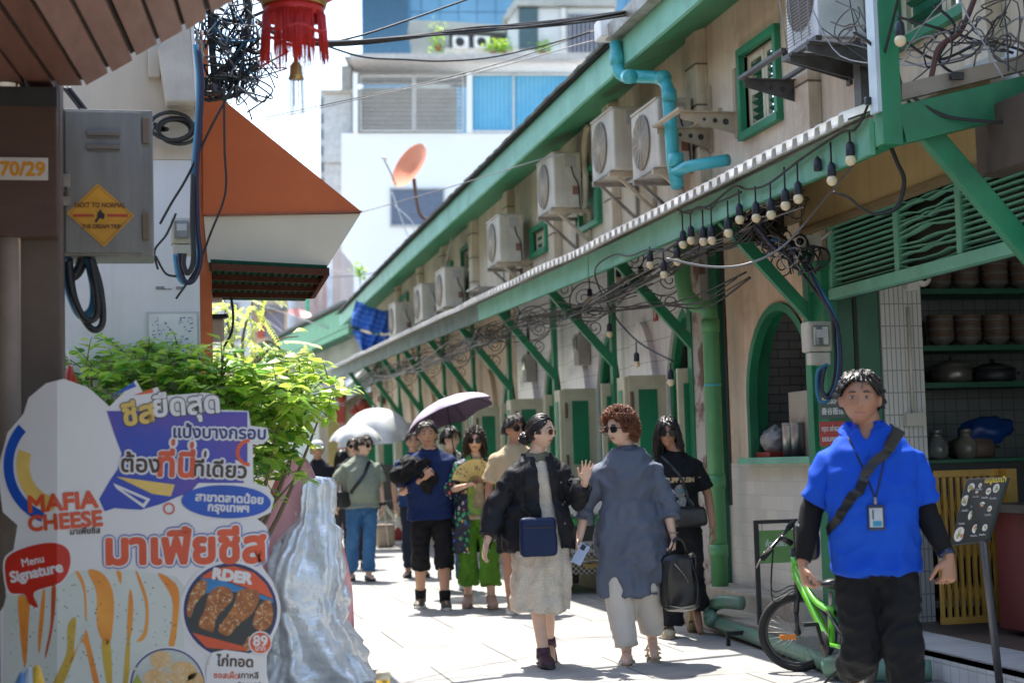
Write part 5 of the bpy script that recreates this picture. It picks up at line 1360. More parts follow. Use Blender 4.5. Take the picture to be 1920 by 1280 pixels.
# ------------------------------------------------------------------ leaves
def leaf_mat(name, c1, c2, tr):
 m = bpy.data.materials.new(name); m.use_nodes = True; nt = m.node_tree; L = nt.links.new
 b = nt.nodes['Principled BSDF']; out = nt.nodes['Material Output']
 tc = _n(nt, 'ShaderNodeTexCoord'); no = _n(nt, 'ShaderNodeTexNoise'); no.inputs['Scale'].default_value = 9; no.inputs['Detail'].default_value = 3
 L(tc.outputs['Object'], no.inputs['Vector'])
 mr = _n(nt, 'ShaderNodeMapRange'); mr.inputs['From Min'].default_value = .35; mr.inputs['From Max'].default_value = .65; L(no.outputs[0], mr.inputs[0])
 mx = _n(nt, 'ShaderNodeMix', data_type='RGBA'); mx.inputs['A'].default_value = (*c1, 1); mx.inputs['B'].default_value = (*c2, 1); L(mr.outputs[0], mx.inputs['Factor'])
 L(mx.outputs['Result'], b.inputs['Base Color']); b.inputs['Roughness'].default_value = .38
 t = _n(nt, 'ShaderNodeBsdfTranslucent'); mx2 = _n(nt, 'ShaderNodeMix', data_type='RGBA', blend_type='MULTIPLY'); mx2.inputs['Factor'].default_value = 0
 hs = _n(nt, 'ShaderNodeMix', data_type='RGBA'); hs.inputs['Factor'].default_value = .55; L(mx.outputs['Result'], hs.inputs['A']); hs.inputs['B'].default_value = (*tr, 1)
 L(hs.outputs['Result'], t.inputs[0])
 ms = _n(nt, 'ShaderNodeMixShader'); ms.inputs[0].default_value = .5
 L(b.outputs[0], ms.inputs[1]); L(t.outputs[0], ms.inputs[2]); L(ms.outputs[0], out.inputs['Surface'])
 return m
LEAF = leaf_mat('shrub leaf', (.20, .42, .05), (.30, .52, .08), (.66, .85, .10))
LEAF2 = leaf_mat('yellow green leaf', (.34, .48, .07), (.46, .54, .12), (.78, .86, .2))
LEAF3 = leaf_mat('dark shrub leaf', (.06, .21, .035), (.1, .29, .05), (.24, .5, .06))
def leaf(mb, p, d, n, L_, w):
 d = d.normalized(); s = d.cross(n)
 if s.length < 1e-4: s = d.orthogonal()
 s.normalize(); n = s.cross(d)
 q = [p, p + d * L_ * .3 + s * w + n * .12 * w, p + d * L_ * .7 + s * w * .7 - n * .1 * L_, p + d * L_ - n * .22 * L_, p + d * L_ * .7 - s * w * .7 - n * .1 * L_, p + d * L_ * .3 - s * w + n * .12 * w, p + d * L_ * .35 - n * .12 * w, p + d * L_ * .7 - n * .14 * L_]
 mb.add(q, [(0, 6, 1), (1, 6, 7, 2), (2, 7, 3), (0, 5, 6), (5, 4, 7, 6), (4, 3, 7)])
def shrub():
 rr = random.Random(31)
 base = ground_s(310, 350); base = V((base.x, base.y, 0))
 t = thing('leafy_shrub', 'bright green small leaved shrub behind the cut out sign', 'shrub', tuple(base))
 def P3(x, y, s): return at_s(x, y, s)
 # limbs
 limbs = []
 mb = MB()
 for (x, y, s) in ((170, 680, 372), (250, 650, 360), (330, 650, 352), (420, 650, 368), (500, 680, 350), (590, 700, 352), (600, 780, 362), (550, 900, 372), (300, 730, 385), (430, 740, 385), (200, 760, 375), (520, 800, 380)):
  tip = P3(x, y, s); mid = base.lerp(tip, .55) + V((rr.uniform(-.12, .12), rr.uniform(-.1, .1), .1))
  pts = curve_pts([base + V((rr.uniform(-.05, .05), 0, 0)), mid, tip], 8)
  n = len(pts); mb.tube(pts, [.022 - .018 * i / (n - 1) for i in range(n)], 7); limbs.append(pts)
 mb.build('trunk', M('shrub bark', (.16, .12, .08), r=.9, bump=.4), t, True)
 blobs = [(200, 715, 90, 50), (290, 708, 95, 56), (380, 712, 95, 56), (470, 722, 90, 55), (540, 730, 75, 45), (562, 752, 45, 38), (330, 780, 120, 75), (450, 800, 120, 80), (515, 815, 55, 45), (215, 780, 110, 60), (545, 885, 26, 16), (490, 890, 30, 30), (150, 680, 32, 18), (250, 662, 40, 24), (330, 672, 40, 20), (622, 742, 36, 14), (600, 700, 40, 12)]
 M3 = [MB(), MB(), MB()]
 tw = MB()
 for bi, (bx, by, rx, ry) in enumerate(blobs):
  n = int(rx * ry / 80)
  for k in range(n):
   while True:
    a, b, c = rr.uniform(-1, 1), rr.uniform(-1, 1), rr.uniform(-1, 1)
    r2 = a * a + b * b + c * c
    if .12 < r2 < 1: break
   p = P3(bx + a * rx, by + b * ry, 366 - c * 26)
   d = V((a * .8 + rr.uniform(-.4, .4), -c * .5 + rr.uniform(-.5, .4), -b * .5 + rr.uniform(-.1, .5))).normalized()
   L_ = rr.uniform(.06, .12)
   e = p + d * L_ - V((0, 0, .04 * rr.random()))
   tw.tube([p - d * .05, p.lerp(e, .5) + V((0, 0, .01)), e], [.003, .0025, .0012], 4)
   m = 6
   for i in range(m):
    u = (i + .6) / m; q = p.lerp(e, u)
    side = 1 if i % 2 else -1
    s = d.cross(V((0, 0, 1))); s = s.normalized() if s.length > .01 else V((1, 0, 0))
    ld = d * .5 + s * side * .9 + V((rr.uniform(-.3, .3), rr.uniform(-.3, .3), rr.uniform(-.5, .15)))
    nn = V((rr.uniform(-.5, .5), rr.uniform(-.6, .3), 1)).normalized()
    w = rr.random() + (.35 if bx > 520 else 0) - (.25 if by > 760 and bx < 500 else 0)  # paler leaves right, darker low down: sun and shade put into colour
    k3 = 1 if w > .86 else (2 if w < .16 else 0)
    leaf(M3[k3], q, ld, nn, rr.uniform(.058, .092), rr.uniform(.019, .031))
 tw.build('twigs', M('green twig', (.12, .17, .05), r=.7), t, True)
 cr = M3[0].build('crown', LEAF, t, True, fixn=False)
 M3[1].build('sunlit_leaves', LEAF2, cr, True, fixn=False)
 M3[2].build('shaded_inner_leaves', LEAF3, cr, True, fixn=False)
shrub()
def feathery():
 rr = random.Random(17)
 base = ground_s(470, 190)
 t = thing('feathery_tree', 'thin tree with pale feathery leaves left of the far eave', 'tree', tuple(base))
 mb = MB()
 limbs = [[(470, 900), (465, 760), (440, 690), (410, 640)], [(465, 780), (480, 690), (520, 640), (560, 630)], [(460, 740), (455, 640), (470, 580), (485, 530)], [(450, 700), (430, 620), (420, 560)], [(470, 700), (500, 640), (540, 665), (575, 660)]]
 for l in limbs:
  pts = curve_pts([at_s(x, y, 200) for x, y in l], 6); n = len(pts)
  mb.tube(pts, [.022 - .017 * i / (n - 1) for i in range(n)], 6)
 b0 = at_s(470, 890, 200); mb.tube([V((b0.x, b0.y, 0)), b0], .03, 8)
 mb.build('trunk', M('pale bark', (.2, .18, .14), r=.9), t, True)
 lf = MB()
 for k in range(75):
  l = rr.choice(limbs); i = rr.randrange(1, len(l)); u = rr.random()
  x = l[i - 1][0] + (l[i][0] - l[i - 1][0]) * u + rr.gauss(0, 16); y = l[i - 1][1] + (l[i][1] - l[i - 1][1]) * u + rr.gauss(0, 14)
  if y > 740: continue
  p = at_s(x, y, 200 + rr.uniform(-9, 9)); d = V((rr.uniform(-1, 1), rr.uniform(-.6, .6), rr.uniform(-.9, .1))).normalized()
  for j in range(16):
   q = p + d * (.022 * j) - V((0, 0, .0016 * j * j * .2))
   for sd in (-1, 1):
    s = d.cross(V((0, 0, 1))).normalized() * sd
    leaf(lf, q, s + d * .4 + V((0, 0, -.3)), V((0, rr.uniform(-.4, .4), 1)), rr.uniform(.045, .07), .011)
 lf.build('crown', LEAF2, t, True, fixn=False)
feathery()
# ------------------------------------------------------------------ covered stall: pink sheet and silver sheet
def stall():
 base = ground_s(600, 300)
 t = thing('covered_stall', 'street stall wrapped in a wrinkled silver sheet', 'stall', tuple(base))
 # outline of the sheet at several heights, in photograph columns at a fixed distance: (y, x left, x right, depth half)
 rows = [(896, 590, 624, .16), (899, 582, 632, .22), (912, 576, 639, .25), (960, 570, 640, .27), (985, 564, 640, .30), (996, 550, 655, .34), (1040, 530, 655, .40), (1100, 505, 656, .45), (1145, 498, 654, .48), (1170, 496, 652, .50), (1200, 500, 668, .52), (1235, 496, 684, .55), (1262, 490, 695, .58), (1282, 484, 706, .6)]
 s0 = 318
 rings = []
 for i, (y, xl, xr, dp) in enumerate(rows):
  c = at_s((xl + xr) / 2, y, s0); w = (xr - xl) / 2 / s0
  c = V((c.x, base.y - .15 + (.0), c.z))
  n = 110; ring = []
  for j in range(n):
   a = 2 * pi * j / n
   e = .55
   x = math.copysign(abs(cos(a)) ** e, cos(a)) * w; yy = math.copysign(abs(sin(a)) ** e, sin(a)) * dp
   ring.append(c + V((x, yy, 0)))
  rings.append(ring)
 # add in-between rings
 fine = []
 for a, b in zip(rings, rings[1:]):
  for k in range(7): fine.append([p.lerp(q, k / 7) for p, q in zip(a, b)])
 fine.append(rings[-1])
 out = []
 for i, r_ in enumerate(fine):
  c = sum(r_, V()) / len(r_); u = i / len(fine); ring = []
  for j, p in enumerate(r_):
   a = 2 * pi * j / len(r_)
   d = (p - c); d.z = 0; d.normalize()
   q = p * 1.0
   f = .020 * noise.noise(V((cos(a) * 4, sin(a) * 4, u * 2.0))) * (1 + 2.2 * u)
   rid = abs(noise.noise(V((p.x * 5 + p.z * 3, p.y * 5, p.z * 2.2))))
   rid2 = abs(noise.noise(V((p.x * 13 - p.z * 9, p.y * 13, p.z * 12 + 4))))
   rid3 = abs(noise.noise(V((p.x * 30, p.y * 30, p.z * 30))))
   ring.append(q + d * (f * 2 + .15 * (rid - .22) * (.35 + u) + .04 * (rid2 - .2) + .012 * (rid3 - .2)) + V((0, 0, .02 * noise.noise(p * 7))))
  out.append(ring)
 mb = MB(); mb.smooth = True; mb.loft(out)
 SIL = M('silver sheet', (.93, .93, .93), r=.34, metal=.35, c2=(.72, .74, .76), nsc=6, bump=1.0, bsc=26, grime=.1)
 mb.build('silver_cover', SIL, t, True)
 # pink sheet behind on a ridge
 PINK = M('pink sheet', (.80, .42, .42), r=.55, c2=(.74, .35, .36), nsc=3, bump=.15, bsc=18)
 s1 = 305
 pk = [[(505, 1090), (512, 1000), (540, 900), (556, 868), (575, 862), (590, 900), (640, 980), (657, 1085)], ]
 bt = thing('pink_cover', 'pink cloth cover draped behind the silver sheet', 'cover', tuple(ground_s(580, s1)))
 prof = [(470, 1120), (490, 1010), (520, 930), (545, 875), (560, 861), (576, 862), (592, 893), (612, 945), (632, 985), (648, 1040), (660, 1100), (664, 1150)]
 ringsp = []
 for k in range(9):
  ring = []
  for i, (x, y) in enumerate(prof):
   p = at_s(x, y, s1) + V((0, .09 * k, 0))
   ring.append(p + V((.015 * noise.noise(V((k * .5, i * .8, 0))), 0, .02 * noise.noise(V((k * .6, i * .7, 5))))))
  ringsp.append(ring)
 fine = []
 for r_ in ringsp:
  fine.append(curve_pts(r_, 4))
 mb = MB(); mb.smooth = True
 front = fine[0]; cz = at_s(570, 1300, s1)
 for a, b in zip(fine, fine[1:]):
  for i in range(len(a) - 1): mb.quad(a[i], a[i + 1], b[i + 1], b[i])
 # front drape: hangs from the profile to the ground with folds
 n = len(front)
 rowsf = []
 for k in range(8):
  u = k / 7
  rowsf.append([V((p.x * (1 - 0) + (cz.x - p.x) * 0 , p.y - .02 * sin(i * .9) * u, p.z * (1 - u) + .25 * u)) for i, p in enumerate(front)])
 for a, b in zip(rowsf, rowsf[1:]):
  for i in range(n - 1): mb.quad(a[i], a[i + 1], b[i + 1], b[i])
 mb.build('cloth', PINK, bt, True, fixn=False)
 # lying corner of the sheet and pole cap
 p = at_s(718, 1258, 450)
 b = thing('yellow_post', 'short yellow post with a pale cap at the bottom edge', 'post', (p.x, p.y, 0))
 mb = MB(); mb.cyl((p.x, p.y, 0), (p.x, p.y, p.z - .012), .028, 16); mb.build('post', M('yellow paint', (.62, .40, .03), r=.45), b, True)
 mb = MB(); mb.lathe((p.x, p.y, p.z - .012), [(.029, -.02), (.031, 0), (.028, .014), (0, .016)], 16); mb.build('cap', M('pale cap', (.65, .6, .45), r=.5), b, True)
stall()
# ------------------------------------------------------------------ cut out advertising sign
YS = 6.85
FOLD = 107
def sp(x, y, lift=0.0):
 if x < FOLD:
  p0 = at_Y(FOLD, y, YS); p = at_Y(x, y, YS); d = p0.x - p.x
  q = V((p0.x - d * cos(.28), YS + d * sin(.28), p.z)); nrm = V((-sin(.28), -cos(.28), 0))
  # keep the picture column: the folded wing turns away from the lane
  return q + nrm * lift
 return at_Y(x, y, YS) + V((0, -lift, 0))
def smooth_px(pts, n=5):
 c = [V((x, y, 0)) for x, y in pts]; c = c + c[:1]
 k = len(pts); out = []
 for i in range(k):
  p0, p1, p2, p3 = c[i - 1 if i else k - 1], c[i], c[(i + 1) % k], c[(i + 2) % k]
  for j in range(n):
   t = j / n
   q = .5 * ((2 * p1) + (p2 - p0) * t + (2 * p0 - 5 * p1 + 4 * p2 - p3) * t * t + (3 * p1 - p0 - 3 * p2 + p3) * t ** 3)
   out.append((q.x, q.y))
 return out
def split_fold(poly):
 """cut a picture outline at the fold so that each piece stays flat"""
 def clip(p, keep):
  out = []
  for i in range(len(p)):
   a, b = p[i], p[(i + 1) % len(p)]
   ia, ib = keep(a[0]), keep(b[0])
   if ia: out.append(a)
   if ia != ib:
    t = (FOLD - a[0]) / (b[0] - a[0]); out.append((FOLD, a[1] + (b[1] - a[1]) * t))
  return out
 r = [clip(poly, lambda x: x <= FOLD), clip(poly, lambda x: x >= FOLD)]
 return [q for q in r if len(q) > 2]
SIGN = thing('shop_sign', 'large cut out shop sign with orange and white Thai lettering and food pictures', 'shop sign', tuple(ground_s(260, 440)))
def s_poly(name, polys, mat, lift, parent=SIGN, thick=0.0):
 mb = MB()
 for poly in polys:
  for piece in split_fold(poly):
   P = [sp(x, y, lift) for x, y in piece]
   if thick: mb.prism(P, (0, thick, 0))
   else: mb.add(P, [tuple(range(len(P)))])
 o = mb.build(name, mat, parent, True, fixn=bool(thick))
 return o
def s_text(name, s, cx, cy, w, mat, lift, rot=0.0, bold=0.0, parent=SIGN, h=None, shear=0.0):
 mb = text_mesh(s, 1.0, 'CENTER', 0, shear=shear)
 xs = [p.x for p in mb.v]; ys = [p.y for p in mb.v]
 k = w / (max(xs) - min(xs)); mx, my = (max(xs) + min(xs)) / 2, (max(ys) + min(ys)) / 2
 kh = k if h is None else h / (max(ys) - min(ys))
 base = [((p.x - mx) * k, (p.y - my) * kh) for p in mb.v]; fs = mb.f
 out = MB(); ca, sa = cos(rot), sin(rot)
 n = 12 if bold else 0
 for i in range(-1, n):
  dx, dy, e = (0, 0, 0) if i < 0 else (cos(2 * pi * i / n) * bold, sin(2 * pi * i / n) * bold, .00005 * (i + 1))
  out.add([sp(cx + (x + dx) * ca + (y + dy) * sa, cy - (y + dy) * ca + (x + dx) * sa, lift - e) for x, y in base], fs)
 return out.build(name, mat, parent, True, fixn=False)
def ell(cx, cy, rx, ry, n=40, rot=0):
 return [(cx + cos(2 * pi * i / n) * rx * cos(rot) - sin(2 * pi * i / n) * ry * sin(rot), cy + cos(2 * pi * i / n) * rx * sin(rot) + sin(2 * pi * i / n) * ry * cos(rot)) for i in range(n)]
def ringpoly(cx, cy, r, w, a0=0, a1=2 * pi, n=36):
 return [[(cx + cos(a0 + (a1 - a0) * i / n) * r, cy + sin(a0 + (a1 - a0) * i / n) * r), (cx + cos(a0 + (a1 - a0) * (i + 1) / n) * r, cy + sin(a0 + (a1 - a0) * (i + 1) / n) * r),
    (cx + cos(a0 + (a1 - a0) * (i + 1) / n) * (r - w), cy + sin(a0 + (a1 - a0) * (i + 1) / n) * (r - w)), (cx + cos(a0 + (a1 - a0) * i / n) * (r - w), cy + sin(a0 + (a1 - a0) * i / n) * (r - w))] for i in range(n)]
def shop_sign():
 PW = M('sign print white', (.72, .73, .74), r=.4, c2=(.68, .69, .70), nsc=2)
 BL = M('sign print blue', (.025, .06, .42), r=.35, c2=(.10, .06, .36), nsc=2.2, lo=.45, hi=.6)
 BL2 = M('sign print royal blue', (.01, .09, .50), r=.35)
 NV = M('sign print navy', (.02, .03, .20), r=.35)
 OR = M('sign print orange red', (.72, .10, .035), r=.35)
 RD = M('sign print red', (.55, .025, .012), r=.35)
 BR = M('sign print brown', (.07, .035, .03), r=.35)
 YE = M('sign print yellow', (.78, .55, .14), r=.35)
 SKY = M('sign print light orange', (.80, .36, .05), r=.4, c2=(.70, .22, .03), nsc=4)
 outline = [(-6, 1300), (-8, 1150), (5, 1130), (2, 1060), (20, 1030), (28, 985), (-2, 960), (-12, 880), (8, 810), (40, 775), (50, 745), (85, 718), (120, 710), (165, 726), (195, 752), (205, 762), (255, 712), (268, 735), (295, 725), (305, 742), (380, 736), (402, 738), (412, 768), (466, 770), (470, 798), (500, 802), (505, 820), (494, 832), (474, 832), (475, 905), (500, 912), (514, 935), (508, 960), (482, 972), (500, 986), (506, 1012), (498, 1050), (492, 1062), (512, 1090), (522, 1135), (518, 1175), (508, 1210), (500, 1230), (500, 1300)]
 out = []
 for p in outline: out.append(p)
 mb = MB()
 for piece in split_fold(out):
  P = [sp(x, y, 0) for x, y in piece]
  P = [V((p.x, p.y, max(p.z, .22))) for p in P]
  e = V((0, .03, 0)); mb.prism(P, e)
 mb.build('board', PW, SIGN, True)
 for x in (60, 420):
  a = sp(x, 1295); mb = MB(); mb.box2((a.x - .02, a.y + .035, 0), (a.x + .02, a.y + .07, 1.2)); mb.build('leg', STEEL, SIGN, True)
 l1, l2, l3, l4, l5, l6 = .0015, .0025, .0035, .0045, .0055, .0065
 # round emblem left (the drawn mascot is left out): blue arc, yellow disc
 s_poly('blue_arc', ringpoly(112, 872, 112, 20, 1.9, 3.9), BL2, l1)
 s_poly('yellow_swirl', ringpoly(112, 872, 86, 26, 1.7, 3.5), YE, l1)
 s_poly('blue_field', [[(200, 770), (464, 772), (464, 905), (385, 905), (372, 925), (340, 928), (300, 945), (265, 955), (240, 954), (215, 952), (196, 958), (186, 935), (206, 900), (220, 880), (228, 850), (214, 812)]], BL, l1)
 s_poly('white_slash', [[(372, 905), (464, 905), (464, 930), (350, 930)], [(458, 905), (474, 905), (474, 870), (440, 862)]], PW, l2)
 s_poly('blue_ray', [[(205, 745), (250, 716), (256, 724)]], BL2, l1)
 s_poly('red_ray', [[(250, 741), (286, 728), (288, 736)]], OR, l1)
 s_poly('yellow_cheese', [[(218, 893), (328, 908), (320, 930), (285, 925)]], YE, l2)
 s_poly('white_wedge', [[(212, 905), (282, 935), (270, 952), (218, 915)]], PW, l2)
 s_poly('blue_wedge', [[(228, 917), (274, 937), (268, 944)]], BL, l3)
 s_poly('orange_ring', ringpoly(468, 848, 26, 7, pi / 2, 3 * pi / 2) , OR, l3)
 s_poly('small_ring', ringpoly(317, 953, 11, 3), OR, l2)
 # headline words, white or dark outlines behind the colours
 def outlined(name, s, cx, cy, w, col, edge, ewid, l, rot=0, bold=.6, h=None, edge2=None, e2=0):
  if edge2: s_text(name + '_rim', s, cx, cy, w, edge2, l, rot, ewid + e2, h=h)
  s_text(name + '_edge', s, cx, cy, w, edge, l + (.001 if edge2 else 0), rot, ewid, h=h)
  s_text(name, s, cx, cy, w, col, l + .002, rot, bold, h=h)
 outlined('headline', 'ชีส', 259, 772, 58, YE, BR, 4, l3, rot=-.14, bold=2.2)
 outlined('headline', 'ยืดสุด', 349, 762, 122, PW, BR, 3.6, l3, rot=-.07, bold=1.8)
 outlined('subline', 'แป้งบางกรอบ', 412, 808, 172, NV, PW, 4.5, l3, rot=.02, bold=.9)
 outlined('slogan', 'ต้อง', 264, 866, 72, BR, PW, 5, l3, rot=.02, bold=1.2)
 outlined('slogan', 'ทีนี', 331, 868, 66, OR, PW, 5, l3, rot=.03, bold=2.4)
 outlined('slogan', 'ทีเดียว', 413, 878, 98, BR, PW, 5, l3, rot=.05, bold=1.2)
 for x, y, m_, w in ((325, 829, OR, 4), (360, 834, OR, 4), (385, 851, BR, 2.6)):
  s_poly('tone_mark_edge', [ell(x, y, w + 5, 11, 14, .1)], PW, l3 + .0002); s_poly('tone_mark', [ell(x, y, w, 7, 12, .1)], m_, l6)
 s_poly('branch_oval', [ell(424, 940, 84, 31, rot=.03)], BL2, l3)
 s_text('branch_words', 'สาขาตลาดน้อย', 430, 932, 126, PW, l4, .05, .9)
 s_text('branch_words', 'กรุงเทพฯ', 428, 955, 76, PW, l4, .04, .9)
 s_text('brand_words', 'MAFIA', 117, 940, 132, OR, l3, -.08, 2.0, h=30)
 s_text('brand_words', 'CHEESE', 121, 976, 140, OR, l3, -.08, 1.8, h=28)
 s_text('brand_words_small', 'มาเฟียชีส', 160, 994, 56, BR, l3, -.05, .5)
 outlined('shop_name', 'มาเฟียชีส', 349, 1022, 296, OR, PW, 7, l2, rot=-.015, bold=3.6, edge2=M('sign print outline blue', (.16, .2, .5), r=.4), e2=2.5)
 # speech bubble
 bub = smooth_px([(4, 1080), (8, 1045), (50, 1025), (100, 1017), (128, 1030), (131, 1062), (112, 1092), (62, 1110), (70, 1138), (52, 1132), (42, 1114), (14, 1112)], 4)
 s_poly('bubble_edge', [[(68 + (x - 68) * 1.06, 1072 + (y - 1072) * 1.08) for x, y in bub]], PW, l2)
 s_poly('speech_bubble', [bub], RD, l3)
 s_text('bubble_words', 'Menu', 59, 1051, 44, PW, l4, -.22, .5)
 s_text('bubble_words', 'Signature', 66, 1075, 104, PW, l4, -.22, 1.3)
 # printed rolls: white folds with orange filling between
 rr = random.Random(14)
 WR = M('print pancake', (.62, .68, .64), r=.4, c2=(.54, .60, .56), nsc=3)
 s_poly('roll_picture', [[(0, 1140), (6, 1115), (120, 1085), (140, 1070), (250, 1068), (330, 1080), (352, 1105), (345, 1180), (345, 1300), (0, 1300)]], WR, l1)
 strips = [([(30, 1120), (52, 1120), (50, 1180), (46, 1245), (40, 1240), (33, 1180)], 0), ([(78, 1112), (84, 1110), (80, 1170), (72, 1225), (70, 1190)], 0), ([(97, 1100), (105, 1102), (100, 1170), (86, 1230), (84, 1222), (94, 1170)], 1),
    ([(142, 1072), (150, 1074), (160, 1100), (163, 1150), (160, 1160), (156, 1105)], 0), ([(165, 1070), (185, 1070), (205, 1090), (214, 1130), (208, 1200), (196, 1205), (182, 1172), (181, 1110)], 0),
    ([(142, 1157), (127, 1172), (124, 1225), (100, 1280), (112, 1295), (135, 1240), (140, 1200)], 2), ([(162, 1180), (155, 1195), (132, 1235), (136, 1240), (156, 1202), (178, 1290), (188, 1290), (170, 1210)], 0),
    ([(218, 1070), (228, 1074), (226, 1095)], 0), ([(243, 1105), (250, 1130), (246, 1190), (238, 1190)], 0), ([(254, 1072), (262, 1080), (278, 1130), (275, 1190), (256, 1202), (270, 1180), (272, 1130)], 0), ([(296, 1075), (320, 1085), (336, 1110), (333, 1170), (326, 1212), (316, 1210), (322, 1170), (322, 1120)], 0), ([(238, 1195), (244, 1200), (240, 1295), (230, 1295)], 2), ([(190, 1205), (207, 1205), (210, 1290), (202, 1290)], 2)]
 for k, mt in ((0, SKY), (1, M('print chilli', (.60, .10, .03), r=.4)), (2, M('print mustard', (.62, .42, .05), r=.4))):
  s_poly('filling_print', [smooth_px(p, 4) for p, q in strips if q == k], mt, l2)
 for nm, mt, n in (('herb_print', M('print herb', (.06, .22, .08), r=.5), 75), ('pepper_print', M('print pepper', (.10, .11, .10), r=.5), 55)):
  s_poly(nm, [ell(rr.uniform(12, 330), rr.uniform(1090, 1275), rr.uniform(.7, 1.8), rr.uniform(.7, 2.2), 6, rr.uniform(0, 3)) for _ in range(n)], mt, l3)
 # round chicken picture
 cx, cy, R_ = 432, 1143, 88
 def inside(poly, r=R_ - 5):
  o = []
  for x, y in poly:
   d = sqrt((x - cx) ** 2 + (y - cy) ** 2)
   o.append((x, y) if d <= r else (cx + (x - cx) * r / d, cy + (y - cy) * r / d))
  return o
 s_poly('picture_rim', [ell(cx, cy, R_ + 6, R_ + 6)], PW, l2 + .0003)
 s_poly('picture_ring', [ell(cx, cy, R_, R_)], NV, l3)
 s_poly('picture_ground', [ell(cx, cy, R_ - 4, R_ - 4)], M('print black tray', (.035, .045, .05), r=.4), l4)
 s_poly('picture_banner', [inside([(372, 1072), (400, 1058), (440, 1052), (480, 1066), (505, 1090), (518, 1120), (470, 1104), (420, 1086), (380, 1082)])], OR, l4 + .0004)
 s_poly('picture_blue', [inside([(372, 1078), (420, 1088), (470, 1106), (516, 1122), (512, 1130), (460, 1112), (410, 1104), (388, 1112)])], M('print azure', (.03, .22, .50), r=.4), l4 + .0004)
 s_poly('picture_tray_edge', [inside([(352, 1190), (480, 1226), (470, 1236), (380, 1224)])], OR, l4 + .0004)
 s_text('banner_words', 'RDER', 436, 1079, 72, PW, l5, .14, 2.0, h=19)
 chick = [[(350, 1145), (358, 1110), (372, 1090), (386, 1086), (386, 1106), (368, 1130), (356, 1156)], [(372, 1170), (384, 1140), (392, 1112), (412, 1098), (432, 1104), (436, 1122), (420, 1140), (404, 1160), (400, 1182), (386, 1180)], [(410, 1176), (428, 1150), (440, 1130), (448, 1106), (478, 1104), (486, 1120), (472, 1150), (446, 1170), (430, 1190), (414, 1186)], [(474, 1170), (480, 1145), (490, 1130), (506, 1124), (512, 1150), (506, 1172), (488, 1182)], [(458, 1210), (466, 1192), (482, 1196), (480, 1214), (466, 1222)]]
 s_poly('chicken_print', [inside(smooth_px(c, 4)) for c in chick], M('print fried brown', (.45, .17, .05), r=.4, c2=(.26, .08, .03), nsc=40), l5)
 def cover(polys, n, rm, rM):
  o = []
  for c in polys:
   mx = sum(p[0] for p in c) / len(c); my = sum(p[1] for p in c) / len(c)
   for _ in range(n):
    p = rr.choice(c); u = sqrt(rr.random()) * .92
    o.append(inside(ell(mx + (p[0] - mx) * u + rr.gauss(0, 1.5), my + (p[1] - my) * u + rr.gauss(0, 1.5), rr.uniform(rm, rM), rr.uniform(rm, rM) * .7, 6, rr.uniform(0, 3))))
  return o
 s_poly('sesame_print', cover(chick, 55, .9, 2.0), M('print sesame', (.72, .58, .38), r=.4), l5 + .0005)
 s_poly('crumb_print', cover(chick, 26, 1.2, 2.6), M('print golden', (.68, .34, .08), r=.4), l5 + .0003)
 s_poly('price_rim', [ell(488, 1204, 22, 22)], PW, l5 + .0008); s_poly('price_disc', [ell(488, 1204, 19.5, 19.5)], OR, l6)
 s_text('price', '89', 488, 1200, 26, PW, l6 + .0008, .03, .9); s_text('price_unit', 'บาท', 488, 1215, 18, PW, l6 + .0008, .03, .3)
 s_poly('caption_tab', [smooth_px([(398, 1222), (480, 1226), (498, 1232), (500, 1262), (498, 1300), (396, 1300)], 3)], PW, l5)
 s_text('caption', 'ไก่ทอด', 440, 1237, 68, BR, l6, .04, 1.0)
 s_text('caption_small', 'ซอสเผ็ด', 424, 1264, 46, OR, l6, .03, .5); s_text('caption_small', 'เกาหลี', 466, 1264, 36, BR, l6, .03, .5)
 s_text('caption_small', 'ชีสบอล 5 ชิ้น', 470, 1281, 48, BR, l6, .03, .3)
 # second round picture at the bottom
 s_poly('picture_rim', [ell(314, 1284, 74, 74)], PW, l3); s_poly('picture_ring', [ell(314, 1284, 70, 70)], NV, l4); s_poly('picture_ground', [ell(314, 1284, 67, 67)], M('print pale dish', (.55, .62, .60), r=.4), l5)
 balls = [ell(302, 1236, 21, 17), ell(342, 1262, 28, 24), ell(292, 1272, 24, 20), ell(366, 1278, 16, 20)]
 s_poly('food_print', balls, M('print golden ball', (.66, .40, .14), r=.4, c2=(.70, .52, .30), nsc=30), l5 + .0005)
 s_poly('crumb_print', [ell(rr.gauss(325, 26), rr.gauss(1262, 14), rr.uniform(1, 4), rr.uniform(1, 3), 7) for _ in range(50)], M('print cream topping', (.75, .68, .48), r=.4), l6)
 s_poly('leaf_print', [[(258, 1262), (276, 1300), (252, 1300), (248, 1280)]], M('print lime', (.42, .46, .05), r=.4), l6)
shop_sign()
# blue and yellow top of something close to the lens at the lower left
def paper_cone():
 p = at_s(62, 1262, 560)
 t = thing('paper_flower', 'blue and yellow paper flower poking up at the lower left corner', 'decoration', tuple(p - V((0, 0, .4))))
 for dx, c, h in ((-.035, (.12, .28, .55), .0), (.012, (.70, .45, .04), .02), (-.012, (.5, .6, .7), .012)):
  mb = MB(); mb.lathe(p + V((dx, 0, 0)), [(0, -.09), (.03, -.09), (.024, -.03), (.012, .0 + h), (0, .012 + h)], 12); mb.build('petal', M('paper %.2f' % dx, c, r=.6), t, True)
 mb = MB(); mb.tube([p - V((0, 0, .09)), V((p.x, p.y, 0))], .006, 6); mb.build('stem', M('green stick', (.1, .3, .1)), t, True)
paper_cone()
